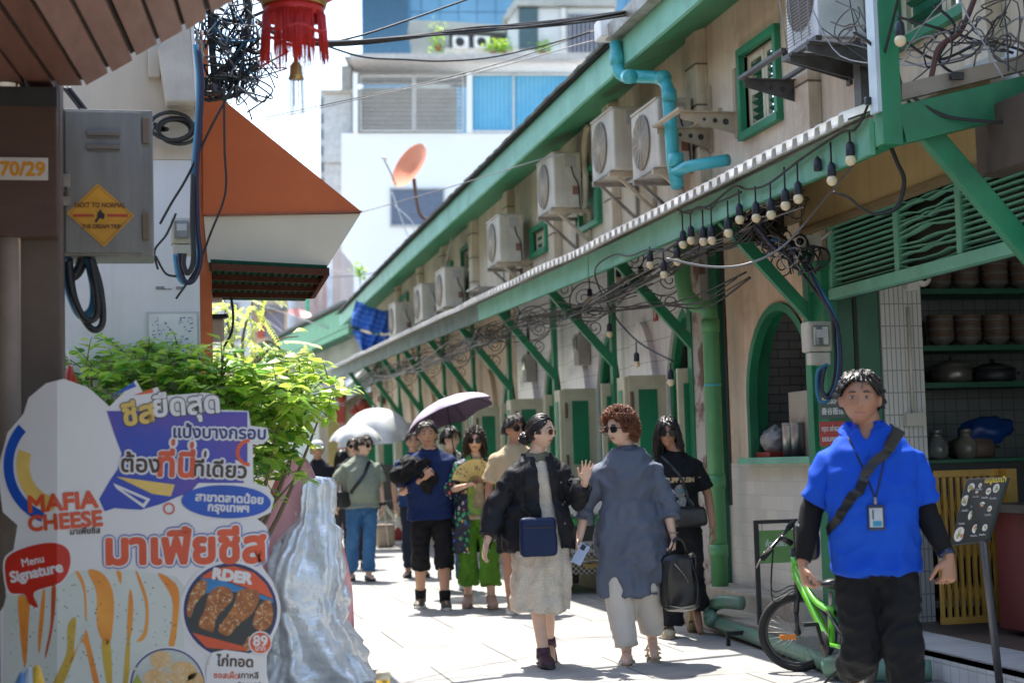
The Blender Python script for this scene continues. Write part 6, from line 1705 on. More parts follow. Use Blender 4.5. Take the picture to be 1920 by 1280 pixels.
# ================================================================== what closes the view
def box_building(name, label, cat, s, x0, y0, x1, zb, mat, depth=8.0):
 a, b = at_s(x0, y0, s), at_s(x1, y0, s)
 t = thing(name, label, cat, (a.x, a.y, 0))
 return t, a, b
def wall_px(mb, s, x0, y0, x1, y1, dy=0.0, thick=.3, ground=False):
 a, b = at_s(x0, y1, s), at_s(x1, y0, s); c, d = at_s(x0, y0, s), at_s(x1, y1, s)
 P = [at_s(x0, y0, s), at_s(x1, y0, s), at_s(x1, y1, s), at_s(x0, y1, s)]
 e = V((0, dy, 0)); P = [p + e for p in P]
 if ground: P[2].z = 0; P[3].z = 0
 mb.prism(P, (fw.x * thick, fw.y * thick, 0)); return P
def white_block():
 s = 45
 t = thing('white_building', 'tall white building with a fenced roof terrace closing the lane', 'building', tuple(ground_s(840, s)))
 WB = M('bright white render', (.88, .89, .89), r=.8, c2=(.84, .85, .86), nsc=.3)
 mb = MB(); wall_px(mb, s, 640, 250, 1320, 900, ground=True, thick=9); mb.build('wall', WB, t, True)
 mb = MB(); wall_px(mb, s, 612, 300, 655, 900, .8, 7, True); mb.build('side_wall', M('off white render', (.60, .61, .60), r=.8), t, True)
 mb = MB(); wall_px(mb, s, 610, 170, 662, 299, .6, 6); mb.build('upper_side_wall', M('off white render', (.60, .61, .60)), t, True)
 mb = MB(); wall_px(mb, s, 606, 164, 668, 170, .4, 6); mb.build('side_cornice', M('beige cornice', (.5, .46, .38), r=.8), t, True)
 # terrace: posts, mesh screens, roof
 for x, w in ((660, 9), (872, 11), (1085, 8)):
  mb = MB(); wall_px(mb, s, x, 140, x + w, 250, -.3, .3); mb.build('terrace_post', WB, t, True)
 for x0, x1 in ((674, 774), (776, 868)):
  mb = MB(); P = wall_px(mb, s, x0, 144, x1, 146, -.2, .06); wall_px(mb, s, x0, 246, x1, 248, -.2, .06)
  for x in (x0, x1 - 2): wall_px(mb, s, x, 146, x + 2, 246, -.2, .06)
  fr = mb.build('screen_frame', WHITE_P, t, True)
  mb = MB()
  for i in range(int((x1 - x0) / 5)): wall_px(mb, s, x0 + 2 + i * 5, 146, x0 + 3.1 + i * 5, 246, -.15, .03)
  for i in range(12): wall_px(mb, s, x0 + 2, 149 + i * 8.2, x1 - 2, 149.9 + i * 8.2, -.12, .03)
  mb.build('screen_bars', M('screen bar white', (.55, .54, .52), r=.5), fr, True)
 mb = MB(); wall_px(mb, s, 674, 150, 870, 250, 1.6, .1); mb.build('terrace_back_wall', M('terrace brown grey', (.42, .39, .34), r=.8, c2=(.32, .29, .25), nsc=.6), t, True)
 mb = MB(); wall_px(mb, s, 886, 142, 1100, 248, .0, .08); bs = mb.build('blue_screen', M('blue sheet screen', (.05, .40, .68), r=.45, c2=(.20, .55, .75), nsc=.35), t, True)
 mb = MB()
 for i in range(26): wall_px(mb, s, 888 + i * 8, 143, 889.6 + i * 8, 247, -.05, .05)
 mb.build('sheet_rib', M('blue sheet rib', (.10, .42, .66), r=.45), bs, True)
 mb = MB(); wall_px(mb, s, 960, 140, 963, 248, -.15, .1); wall_px(mb, s, 884, 140, 1100, 143, -.15, .1); wall_px(mb, s, 884, 246, 1100, 249, -.15, .1); mb.build('blue_screen_frame', WHITE_P, bs, True)
 mb = MB(); wall_px(mb, s, 650, 112, 1110, 122, -1.0, 4); mb.build('terrace_roof', M('pale grey roof', (.55, .53, .50), r=.7), t, True)
 mb = MB(); wall_px(mb, s, 668, 123, 1100, 142, 1.5, .1); mb.build('terrace_shade', M('dark terrace', (.22, .22, .22), r=.8), t, True)  # dark sheet painted for the shade under the terrace roof
 mb = MB(); wall_px(mb, s, 640, 116, 668, 118, -.9, 4); wall_px(mb, s, 642, 119, 660, 165, .4, 1); mb.build('side_louvre', M('grey louvre', (.38, .38, .36), r=.7), t, True)
 mb = MB(); wall_px(mb, s, 733, 356, 830, 422, -.06, .05); w = mb.build('window', M('slate window', (.12, .16, .24), r=.3), t, True)
 mb = MB(); wall_px(mb, s, 730, 353, 833, 356, -.12, .12); wall_px(mb, s, 730, 422, 833, 426, -.12, .12); wall_px(mb, s, 730, 356, 733, 422, -.1, .1); wall_px(mb, s, 830, 356, 833, 422, -.1, .1); mb.build('frame', M('grey frame', (.5, .5, .5), r=.5), w, True)
 # narrow neighbour with dark balconies
 t2 = thing('narrow_building', 'narrow grey building with barred balconies left of the white one', 'building', tuple(ground_s(603, 40)))
 mb = MB(); wall_px(mb, 40, 600, 168, 622, 900, 0, 5, True); mb.build('wall', M('pale grey render', (.5, .51, .53), r=.8), t2, True)
 for i in range(6):
  mb = MB(); wall_px(mb, 40, 602, 185 + i * 30, 612, 202 + i * 30, -.15, .1); mb.build('balcony', M('dark balcony', (.16, .17, .2), r=.6), t2, True)
white_block()
def glass_tower():
 s = 24
 t = thing('glass_tower', 'blue glass tower with vertical fins far behind the white building', 'tower', tuple(ground_s(900, s)))
 GL = M('blue glass', (.10, .24, .36), r=.15, c2=(.16, .32, .44), nsc=.15, metal=.3)
 GF = M('tower fin', (.07, .18, .30), r=.4)
 mb = MB(); wall_px(mb, s, 676, -120, 766, 300, 0, 20, True); mb.build('fin_wall', M('blue cladding', (.12, .30, .44), r=.4), t, True)
 for i in range(14):
  mb = MB(); wall_px(mb, s, 678 + i * 6.4, -120, 680.4 + i * 6.4, 130, -.5, .5); mb.build('fin', GF, t, True)
 mb = MB(); wall_px(mb, s, 768, -120, 1400, 300, .6, 20, True); gl = mb.build('glass_wall', GL, t, True)
 mb = MB()
 for i in range(18): wall_px(mb, s, 790 + i * 35, -120, 791.6 + i * 35, 120, .3, .3)
 for y in (-60, -20, 20, 60): wall_px(mb, s, 768, y, 1400, y + 1.6, .3, .3)
 mb.build('mullion', GF, gl, True)
glass_tower()
def old_block():
 s = 36
 t = thing('old_building', 'old concrete building with balconies and plants in front of the glass tower', 'building', tuple(ground_s(880, s)))
 CO = M('stained concrete', (.42, .43, .40), r=.85, c2=(.30, .31, .29), nsc=.5, streak=.3)
 mb = MB(); wall_px(mb, s, 770, 58, 842, 400, 0, 6, True); mb.build('left_bay', CO, t, True)
 mb = MB(); P = [at_s(x, y, s) for x, y in ((768, 38), (830, 40), (950, 48), (950, 62), (830, 55), (764, 62))]; mb.prism(P, V((fw.x, fw.y, 0)) * 6); mb.build('roof_slab', CO, t, True)
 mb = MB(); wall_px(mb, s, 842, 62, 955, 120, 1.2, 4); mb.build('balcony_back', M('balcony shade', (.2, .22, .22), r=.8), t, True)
 mb = MB()
 for i in range(22): wall_px(mb, s, 844 + i * 5, 52, 845.3 + i * 5, 92, .6, .06)
 mb.build('window_bars', M('bar grey', (.38, .38, .4), r=.5), t, True)
 mb = MB(); wall_px(mb, s, 830, 94, 1000, 112, -.4, 1); mb.build('parapet', M('parapet white', (.62, .61, .58), r=.8), t, True)
 mb = MB(); wall_px(mb, s, 950, 18, 1150, 300, -.2, 6, True); mb.build('right_bay', M('pale block', (.62, .64, .64), r=.8, c2=(.52, .54, .54), nsc=.4), t, True)
 mb = MB(); P = [at_s(x, y, s) + V((0, -.6, 0)) for x, y in ((938, 40), (960, 6), (1150, 4), (1150, 16), (966, 16), (950, 42))]; mb.prism(P, V((fw.x, fw.y, 0)) * 3); mb.build('right_roof', CO, t, True)
 mb = MB(); wall_px(mb, s, 970, 20, 1005, 98, -.4, .15); mb.build('dark_door', M('dark teal opening', (.05, .10, .12), r=.5), t, True)
 mb = MB(); wall_px(mb, s, 1062, 32, 1135, 102, -.4, .15); w = mb.build('window', M('dark barred glass', (.06, .07, .12), r=.4), t, True)
 mb = MB()
 for i in range(9): wall_px(mb, s, 1064 + i * 8, 34, 1066 + i * 8, 102, -.5, .06)
 mb.build('window_bars', M('bar grey', (.38, .38, .4)), w, True)
 mb = MB(); wall_px(mb, s, 1048, 20, 1056, 104, -.5, .3); mb.build('pilaster', M('parapet white', (.62, .61, .58)), t, True)
 for x, lab in ((845, 'left'), (885, 'right')):
  a = at_s(x, 97, s); p = thing('air_conditioner', lab + ' small white air conditioner on the far balcony', 'air conditioner', tuple(a + V((0, -.7, 0))), 0, 'air conditioners on the far balcony')
  mb = MB(); mb.box2(a + V((0, -.8, 0)), a + V((.8, -.5, .62))); mb.build('body', WHITE_P, p, True)
  mb = MB(); c = a + V((.35, -.805, .31)); mb.prism([c + V((cos(i * pi / 8) * .24, 0, sin(i * pi / 8) * .24)) for i in range(16)], (0, -.01, 0)); mb.build('fan_opening', ACB, p, True)
 rr = random.Random(3)
 for i, x in enumerate((817, 920, 940, 1012)):
  c = at_s(x, 84 if i == 0 else 96, s) + V((0, -.7, 0)); p = thing('potted_plant', ('tall plant on the far balcony beside the left bay', 'left low plant on the far parapet', 'right low plant on the far parapet', 'plant below the dark door of the far building')[i], 'plant', tuple(c))
  mb = MB()
  for k in range(120):
   q = c + V((rr.gauss(0, .22), rr.gauss(0, .2), rr.gauss(0, .5 if i == 0 else .2)))
   leaf(mb, q, V((rr.uniform(-1, 1), rr.uniform(-1, 1), rr.uniform(-.5, .8))), V((0, 0, 1)), .2, .06)
  mb.build('foliage', LEAF, p, True, fixn=False)
  mb = MB(); mb.lathe(c - V((0, 0, .5)), [(0, 0), (.14, 0), (.18, .28), (0, .28)], 12); mb.build('pot', M('clay pot', (.3, .12, .06), r=.8), p, True)
 mb = MB(); c = at_s(828, 15, s)
old_block()
def dish(x, y, s, r, col, lab, tilt, arm=True):
 c = at_s(x, y, s)
 t = thing('satellite_dish', lab, 'satellite dish', tuple(c), 0, 'satellite dishes')
 ax = Matrix.Rotation(tilt, 3, 'Y') @ Matrix.Rotation(R(25), 3, 'X')
 mb = MB(); mb.lathe(c, [(.0, 0), (r * .5, r * .06), (r, r * .25), (r * 1.02, r * .26), (r * .98, r * .24), (r * .5, r * .045), (0, -.012)], 30, ax); mb.build('dish', M('dish ' + lab[:8], col, r=.5, c2=tuple(q * .8 for q in col), nsc=3), t, True)
 if arm:
  MET = M('brown rust metal', (.16, .09, .07), r=.6, metal=.4)
  P = [at_s(u, v, s) for u, v in ((776, 335), (782, 380), (788, 402), (800, 411), (822, 410))]
  mb = MB(); mb.tube(curve_pts(P, 5), .035, 8); mb.build('mast', MET, t, True)
  P = [at_s(u, v, s) for u, v in ((742, 346), (733, 325), (720, 299))]
  mb = MB(); mb.tube(P, .012, 6); mb.build('feed_arm', MET, t, True)
  mb = MB(); mb.tube([at_s(716, 294, s), at_s(724, 299, s)], .035, 8); mb.build('feed_horn', WHITE_P, t, True)
 return t
dish(776, 316, 100, .46, (.72, .22, .09), 'orange satellite dish on a bent mast above the green eave', R(-62))
dish(561, 592, 60, .36, (.70, .26, .22), 'faded pink satellite dish above the far green eave', R(12), False)
# row of houses that turns at the lane end
def turned_house():
 a, b = at_s(652, 572, 84), at_s(492, 652, 70)
 t = thing('turned_house', 'house with a plain green eave where the lane bends left', 'house', (a.x, a.y, 0))
 d = b - a
 mb = MB(); mb.prism([a, b, b - V((0, 0, .62)), a - V((0, 0, .62))], (.05, .1, 0)); mb.build('eave_board', M('clean green paint', (.05, .34, .17), r=.45), t, True)
 mb = MB(); mb.prism([a - V((0, 0, .5)), b - V((0, 0, .5)), b + V((.5, 1.2, -.6)), a + V((.5, 1.2, -.6))], (0, 0, .03)); mb.build('soffit', GREEN_D, t, True)
 mb = MB(); mb.prism([a + V((-.1, -.1, .06)), b + V((-.1, -.1, .06)), b + V((1.5, 4, .25)), a + V((1.5, 4, .25))], (0, 0, .05)); mb.build('roof', ROOFT, t, True)
 w0, w1 = a + V((.4, 1.0, 0)), b + V((.4, 1.0, 0))
 mb = MB(); mb.prism([V((w0.x, w0.y, 0)), V((w1.x, w1.y, 0)), w1 - V((0, 0, .3)), w0 - V((0, 0, .3))], (.2, .3, 0)); mb.build('wall', M('faded mint wall', (.40, .42, .36), r=.85, c2=(.28, .30, .26), nsc=1.2, streak=.4), t, True)
 for u in (.18, .42, .66, .9):
  p = w0.lerp(w1, u) + V((-.05, -.06, 0)); dd = d.normalized()
  mb = MB(); mb.prism([p + V((0, 0, -2.2)), p + dd * .7 + V((0, 0, -2.2)), p + dd * .7 + V((0, 0, -1.1)), p + V((0, 0, -1.1))], (.03, .05, 0)); w = mb.build('window', GREEN_D, t, True)
 # low awning in front
 c0, c1 = at_s(700, 690, 92), at_s(590, 765, 78)
 mb = MB(); mb.prism([c0, c1, c1 - V((0, 0, .3)), c0 - V((0, 0, .3))], (.05, .1, 0)); mb.build('awning_fascia', M('grey weathered fascia', (.20, .26, .23)), t, True)
 mb = MB(); mb.prism([c0, c1, c1 + V((.5, 1.4, .5)), c0 + V((.5, 1.4, .5))], (0, 0, .03)); mb.build('awning_sheet', CORR, t, True)
 # shop front under it
 e0, e1 = c0 + V((.3, 1.2, 0)), c1 + V((.2, 1.1, 0))
 mb = MB(); mb.prism([V((e0.x, e0.y, 0)), V((e1.x, e1.y, 0)), V((e1.x, e1.y, 2.9)), V((e0.x, e0.y, 2.9))], (.05, .1, 0)); mb.build('shop_front', M('dim shop front', (.10, .085, .065), r=.8, c2=(.2, .15, .06), nsc=1.5), t, True)
turned_house()
def end_things():
 for (x0, y0, x1, y1, s, c, lab, nm, cat) in ((634, 718, 645, 800, 90, (.52, .28, .25), 'pale pink pillar under the far awning', 'pink_pillar', 'pillar'), (615, 775, 650, 900, 84, (.38, .32, .10), 'mustard coloured wall panel at the lane end', 'wall_panel', 'panel'),
   (628, 762, 646, 792, 92, (.42, .07, .05), 'small red hanging sign at the lane end', 'hanging_sign', 'sign'), (700, 870, 760, 905, 100, (.06, .06, .06), 'dark counter under the white umbrella', 'stall_counter', 'counter')):
  P = [at_s(x, y, s) for x, y in ((x0, y0), (x1, y0), (x1, y1), (x0, y1))]
  if nm in ('pink_pillar', 'wall_panel'): P[2].z = 0; P[3].z = 0
  elif nm == 'stall_counter': P[2].z = P[3].z = .5
  mb = MB(); mb.prism(P, (.04, .16, 0)); tag(mb.build(nm, M(nm.replace('_', ' '), c, r=.7, grime=.15)), lab, cat)
 # grey tarpaulins on the far roofs
 P = [at_s(x, y, s) for x, y, s in ((690, 668, 88), (770, 628, 98), (775, 640, 99), (712, 690, 90), (640, 715, 80), (600, 735, 76), (596, 725, 76))]
 mb = MB(); mb.prism(P, (.4, 1.5, .3)); tag(mb.build('grey_tarpaulin', M('grey tarpaulin', (.34, .34, .32), r=.7, c2=(.22, .22, .2), nsc=2.5, grime=.4)), 'grey tarpaulin patched over the awning at the lane end', 'tarpaulin')
 # red lantern and orange lamps deep under the awning
 for i, (x, y, r) in enumerate(((682, 762, .16), (668, 770, .13), (720, 748, .14), (640, 745, .12))):
  c = at_s(x, y, 92)
  t = thing('far_lantern', ('red lantern above the white umbrella', 'smaller red lantern left of the other above the white umbrella', 'red lantern under the brace at the lane end', 'red lantern beside the pink pillar')[i], 'lantern', tuple(c), 0, 'lanterns at the lane end')
  mb = MB(); mb.ball(c, r, 14, 10, (1, 1, .85)); mb.build('shade', M('dim red silk', (.35, .05, .02), r=.6), t, True)
  mb = MB(); mb.cyl(c + V((0, 0, r * .8)), c + V((0, 0, r * .95)), r * .4, 10); mb.build('cap', IRON, t, True)
 # blue striped tarps
 BT = M('blue striped tarp', (.012, .09, .42), r=.45, c2=(.02, .13, .55), nsc=3)
 nt = BT.node_tree; L = nt.links.new; b = nt.nodes['Principled BSDF']; src = b.inputs['Base Color'].links[0].from_socket
 tc = _n(nt, 'ShaderNodeTexCoord'); mp = _n(nt, 'ShaderNodeMapping'); mp.inputs['Rotation'].default_value = (0, R(70), 0); wv = _n(nt, 'ShaderNodeTexWave'); wv.inputs['Scale'].default_value = 3.2; wv.inputs['Distortion'].default_value = 1.5
 L(tc.outputs['Object'], mp.inputs[0]); L(mp.outputs[0], wv.inputs['Vector'])
 mr = _n(nt, 'ShaderNodeMapRange'); mr.inputs['From Min'].default_value = .6; mr.inputs['From Max'].default_value = .8; mr.inputs['To Max'].default_value = .55; L(wv.outputs['Fac'], mr.inputs[0])
 mx = _n(nt, 'ShaderNodeMix', data_type='RGBA'); L(src, mx.inputs['A']); mx.inputs['B'].default_value = (.12, .25, .60, 1); L(mr.outputs[0], mx.inputs['Factor']); L(mx.outputs['Result'], b.inputs['Base Color'])
 for lab, pts in (('upper blue striped tarp hung on the wall by the lane end', [(668, 562), (700, 572), (730, 582), (732, 622), (700, 618), (657, 608)]), ('lower blue striped tarp sagging under the upper one', [(660, 616), (700, 622), (732, 628), (728, 640), (700, 652), (680, 660), (668, 640)])):
  n = 14; top = [at_s(x, y, 96) for x, y in pts[:3]]; bot = [at_s(x, y, 96) for x, y in (pts[5], pts[4], pts[3])]
  tp, bp = curve_pts(top, n), curve_pts(bot, n)
  mb = MB(); mb.smooth = True; rows = 10
  g = [[a.lerp(b_, k / rows) + V((0, .07 * sin(i * .7 + k * .4) + .05 * noise.noise(V((i * .5, k * .5, 1))), -.05 * sin(pi * i / len(tp)))) for i, (a, b_) in enumerate(zip(tp, bp))] for k in range(rows + 1)]
  for th in (0, .03):
   for k in range(rows):
    for i in range(len(tp) - 1):
     e = V((0, th, 0)); mb.quad(g[k][i] + e, g[k][i + 1] + e, g[k + 1][i + 1] + e, g[k + 1][i] + e)
  tag(mb.build('blue_tarp', BT, fixn=False), lab, 'tarp', 'blue striped tarps')
 # small green sprig growing on the eave
 c = at_s(675, 508, 92); t = thing('weed', 'small green weed sprouting at the edge of the long roof', 'weed', tuple(c)); rr = random.Random(2); mb = MB()
 for k in range(70): leaf(mb, c + V((rr.gauss(0, .06), rr.gauss(0, .06), rr.gauss(0, .09))), V((rr.uniform(-1, 1), rr.uniform(-1, 1), rr.uniform(-.3, 1))), V((0, 0, 1)), .1, .035)
 mb.build('foliage', LEAF, t, True, fixn=False)
 mb = MB(); mb.tube([c - V((0, 0, .3)), c], .008, 5); mb.build('stem', M('green twig', (.12, .17, .05)), t, True)
end_things()
def orange_house():
 s = 48
 t = thing('orange_house', 'peach and white house front seen through the leaves at the left', 'house', tuple(ground_s(500, s)))
 mb = MB(); wall_px(mb, s, 380, 552, 545, 900, 0, 5, True); mb.build('wall', M('peach render', (.62, .40, .22), r=.8, c2=(.66, .52, .38), nsc=.8), t, True)
 mb = MB(); wall_px(mb, s, 396, 540, 470, 690, -.3, .3); mb.build('white_bay', M('off white render', (.6, .61, .6)), t, True)
 mb = MB(); wall_px(mb, s, 484, 586, 532, 632, -.12, .1); w = mb.build('window', M('dusky glass', (.18, .17, .22), r=.3), t, True)
 mb = MB(); wall_px(mb, s, 482, 584, 494, 634, -.2, .1); mb.build('shutter', M('red shutter', (.45, .08, .05), r=.6), w, True)
 mb = MB(); wall_px(mb, s, 478, 574, 540, 582, -.5, .8); mb.build('window_hood', M('dark hood', (.2, .2, .2), r=.7), t, True)
 mb = MB(); wall_px(mb, s, 420, 570, 445, 640, -.4, .1); mb.build('window', M('dusky glass', (.18, .17, .22)), t, True)
 t = thing('pipe_house', 'pale house with pink and green drain pipes beyond the bend', 'house', tuple(ground_s(600, 58)))
 mb = MB(); wall_px(mb, 58, 540, 470, 640, 900, 0, 4, True); mb.build('wall', M('pinkish render', (.52, .44, .42), r=.85, c2=(.42, .36, .34), nsc=1, streak=.3), t, True)
 for x, c, w, nm in ((575, (.08, .42, .22), 7, 'green_pipe'), (590, (.45, .28, .25), 9, 'pink_pipe'), (606, (.45, .28, .25), 7, 'pink_pipe'), (617, (.55, .58, .62), 9, 'grey_pipe'), (545, (.6, .64, .68), 12, 'grey_pipe')):
  a, b = at_s(x, 470, 58.6), at_s(x, 800, 58.6)
  mb = MB(); mb.cyl(a + V((0, -.25, 0)), b + V((0, -.25, 0)), w / 2 / 58, 10); mb.build(nm, M(nm.replace('_', ' ') + ' far', c, r=.5), t, True)
orange_house()
# buildings along the left of the lane that the shrub and canopy hide, and behind the camera's right
def left_row():
 t = thing('left_row', 'unseen cream wall of the houses along the left of the lane', 'house', (-.2, 15, 0))
 mb = MB(); mb.box2((-6, YW + 6.02, 0), (.05, 34, 6.2)); mb.build('wall', M('cream side wall', (.5, .45, .36), r=.85), t, True)  # hidden block, added to bounce light and close off sky
left_row()
# ================================================================== people
def remesh(mb, voxel, smooth=2):
 me = mb.mesh('tmp'); bm = bmesh.new(); bm.from_mesh(me); bmesh.ops.recalc_face_normals(bm, faces=bm.faces); bm.to_mesh(me); bm.free()
 o = bpy.data.objects.new('tmp', me); COL.objects.link(o)
 m = o.modifiers.new('r', 'REMESH'); m.mode = 'VOXEL'; m.voxel_size = voxel; m.use_smooth_shade = True
 if smooth:
  m2 = o.modifiers.new('s', 'SMOOTH'); m2.factor = .5; m2.iterations = smooth
 dg = bpy.context.evaluated_depsgraph_get(); dg.update()
 out = bpy.data.meshes.new_from_object(o.evaluated_get(dg))
 bpy.data.objects.remove(o); bpy.data.meshes.remove(me)
 return out
def rings(spec, n=24, sq=.85):
 """spec: (z, half width, half depth, x centre, y centre)"""
 out = []
 for z, a, b, cx, cy in spec:
  r = []
  for j in range(n):
   t = 2 * pi * j / n
   r.append(V((cx + math.copysign(abs(cos(t)) ** sq, cos(t)) * a, cy + math.copysign(abs(sin(t)) ** sq, sin(t)) * b, z)))
  out.append(r)
 return out
def capsule(mb, pts, rad, n=12):
 pts = [V(p) for p in pts]
 mb.tube(pts, rad, n)
 mb.ball(pts[0], rad[0], n, 8); mb.ball(pts[-1], rad[-1], n, 8)
def headmat(yaw, pitch=0, roll=0): return Matrix.Rotation(yaw, 3, 'Z') @ Matrix.Rotation(pitch, 3, 'X') @ Matrix.Rotation(roll, 3, 'Y')
def g2(x, z, cx, cz, sx, sz): return math.exp(-((x - cx) / sx) ** 2 - ((z - cz) / sz) ** 2)
def head_shape(d, fat=1.0):
 p = V((d.x * .073 * fat, d.y * .094, d.z * .115))
 if p.z < 0:
  t = -p.z / .115
  p.x *= 1 - (.30 - .1 * (fat - 1) * 5) * t ** 1.6
  if p.y > 0: p.y *= 1 - .45 * t
  else: p.y *= 1 - .06 * t
 if d.y < -.2:
  k = min(1, (-d.y - .2) / .3); ax = abs(p.x); o = 0
  o -= .010 * g2(ax, p.z, .031, .006, .016, .013)
  o += .005 * g2(ax, p.z, .03, .028, .025, .008)
  if -.034 < p.z < .03: o += (.004 + .017 * max(0, (.02 - p.z) / .05)) * math.exp(-(ax / .0105) ** 2)
  o += .006 * g2(ax, p.z, .013, -.030, .008, .008)
  o += .0055 * g2(ax, p.z, 0, -.054, .02, .006) + .006 * g2(ax, p.z, 0, -.068, .018, .006) - .004 * g2(ax, p.z, 0, -.061, .022, .0028)
  o += .005 * g2(ax, p.z, 0, -.098, .02, .012) + .004 * g2(ax, p.z, .042, -.022, .02, .02)
  p.y -= o * k
 return p
def add_head(mb, c, m, k, fat):
 n, mm = 56, 56; rg = []
 for i in range(mm + 1):
  t = pi * i / mm; r_ = []
  for j in range(n):
   a = 2 * pi * j / n; s_ = max(sin(t), 1e-3)
   r_.append(c + m @ (head_shape(V((cos(a) * s_, sin(a) * s_, -cos(t))), fat) * k))
  rg.append(r_)
 mb.loft(rg)
 for s in (-1, 1): mb.ball(c + m @ (V((s * .074 * fat, .012, -.008)) * k), .03 * k, 12, 8, (.38, .62, 1.05), m @ Matrix.Rotation(s * .35, 3, 'Z'))
def add_hand(mb, w, d, n, t, curl=.35, spread=.10, k=1.0, tc=.3):
 """w wrist, d finger direction, n the way the palm faces, t towards the thumb"""
 d = V(d).normalized(); n = V(n); n = (n - d * n.dot(d)).normalized(); t0 = d.cross(n); t = t0 if t0.dot(V(t)) > 0 else -t0
 def ring(u, a, b): return [w + d * u * k + t * cos(2 * pi * j / 12) * a * k + n * sin(2 * pi * j / 12) * b * k for j in range(12)]
 mb.loft([ring(-.03, .026, .022), ring(.0, .027, .020), ring(.03, .036, .018), ring(.065, .043, .016), ring(.092, .041, .013)])
 for i, (o, L_) in enumerate(((.031, .068), (.011, .077), (-.010, .071), (-.030, .054))):
  p = w + d * .084 * k + t * o * k; q = (d + t * spread * (1.5 - i) * .8).normalized(); P = [p]; ax = q.cross(n).normalized(); c = curl * (1 + .12 * i)
  for sgm in (.45, .31, .24):
   q = Matrix.Rotation(c, 3, ax) @ q; P.append(P[-1] + q * L_ * sgm * k)
  capsule(mb, P, [.0086 * k, .008 * k, .0072 * k, .006 * k], 8)
 p = w + d * .022 * k + t * .026 * k; q = (d * .62 + t * .75 + n * .25).normalized(); P = [p, p + q * .042 * k]
 q = (q + d * .55 - t * tc + n * tc).normalized(); P += [P[-1] + q * .032 * k, P[-1] + q * .057 * k]
 capsule(mb, P, [.015 * k, .0115 * k, .0098 * k, .0075 * k], 8)
def skin(name, c): return M(name, c, r=.5, c2=tuple(x * .86 for x in c), nsc=9, sss=.18, bump=.04, bsc=160)
SK1 = skin('warm skin', (.42, .215, .13)); SK2 = skin('light skin', (.70, .45, .33)); SK3 = skin('tanned skin', (.54, .30, .19))
LIP = M('lips', (.45, .20, .15), r=.45); EYEW = M('eye white', (.38, .33, .30), r=.25); IRIS = M('dark iris', (.02, .012, .008), r=.15)
HAIRB = M('black hair', (.012, .010, .010), r=.36, c2=(.03, .024, .022), nsc=40); HAIRR = M('reddish brown hair', (.30, .11, .045), r=.45, c2=(.10, .03, .015), nsc=14); HAIRD = M('dark brown hair', (.03, .018, .012), r=.4, c2=(.05, .03, .02), nsc=30)
LENS = M('sunglass lens', (.012, .010, .010), r=.22, spec=.4)
def cloth(name, c, c2=None, r=.8, weave=.15, nsc=3.0): return M(name, c, r=r, c2=c2 or tuple(x * .82 for x in c), nsc=nsc, bump=weave, bsc=220, spec=.22)
def wrinkle(me, amp, seed, freq=7.0):
 me.update(); s = V((seed * 3.1, seed * 1.7, 0))
 nr = [v.normal.copy() for v in me.vertices]
 for v, n in zip(me.vertices, nr):
  p = v.co
  a = noise.noise(V((p.x * freq + p.z * 2.5, p.y * freq, p.z * freq * .55)) + s) + .55 * (.35 - abs(noise.noise(V((p.x * freq * 1.5 - p.z * 5, p.y * freq * 1.5, p.z * freq * 1.6)) + s)) * 2)
  v.co = p + n * amp * 1.9 * a
def clear(o, me, n=9, gap=.006):
 """keep cloth outside what it is worn over"""
 for b in o.layers[:n]:
  for v in me.vertices:
   l, nn, _, d = b.find_nearest(v.co)
   if l is not None and d < .07 and (v.co - l).dot(nn) < gap: v.co = l + nn * gap
class P_: pass
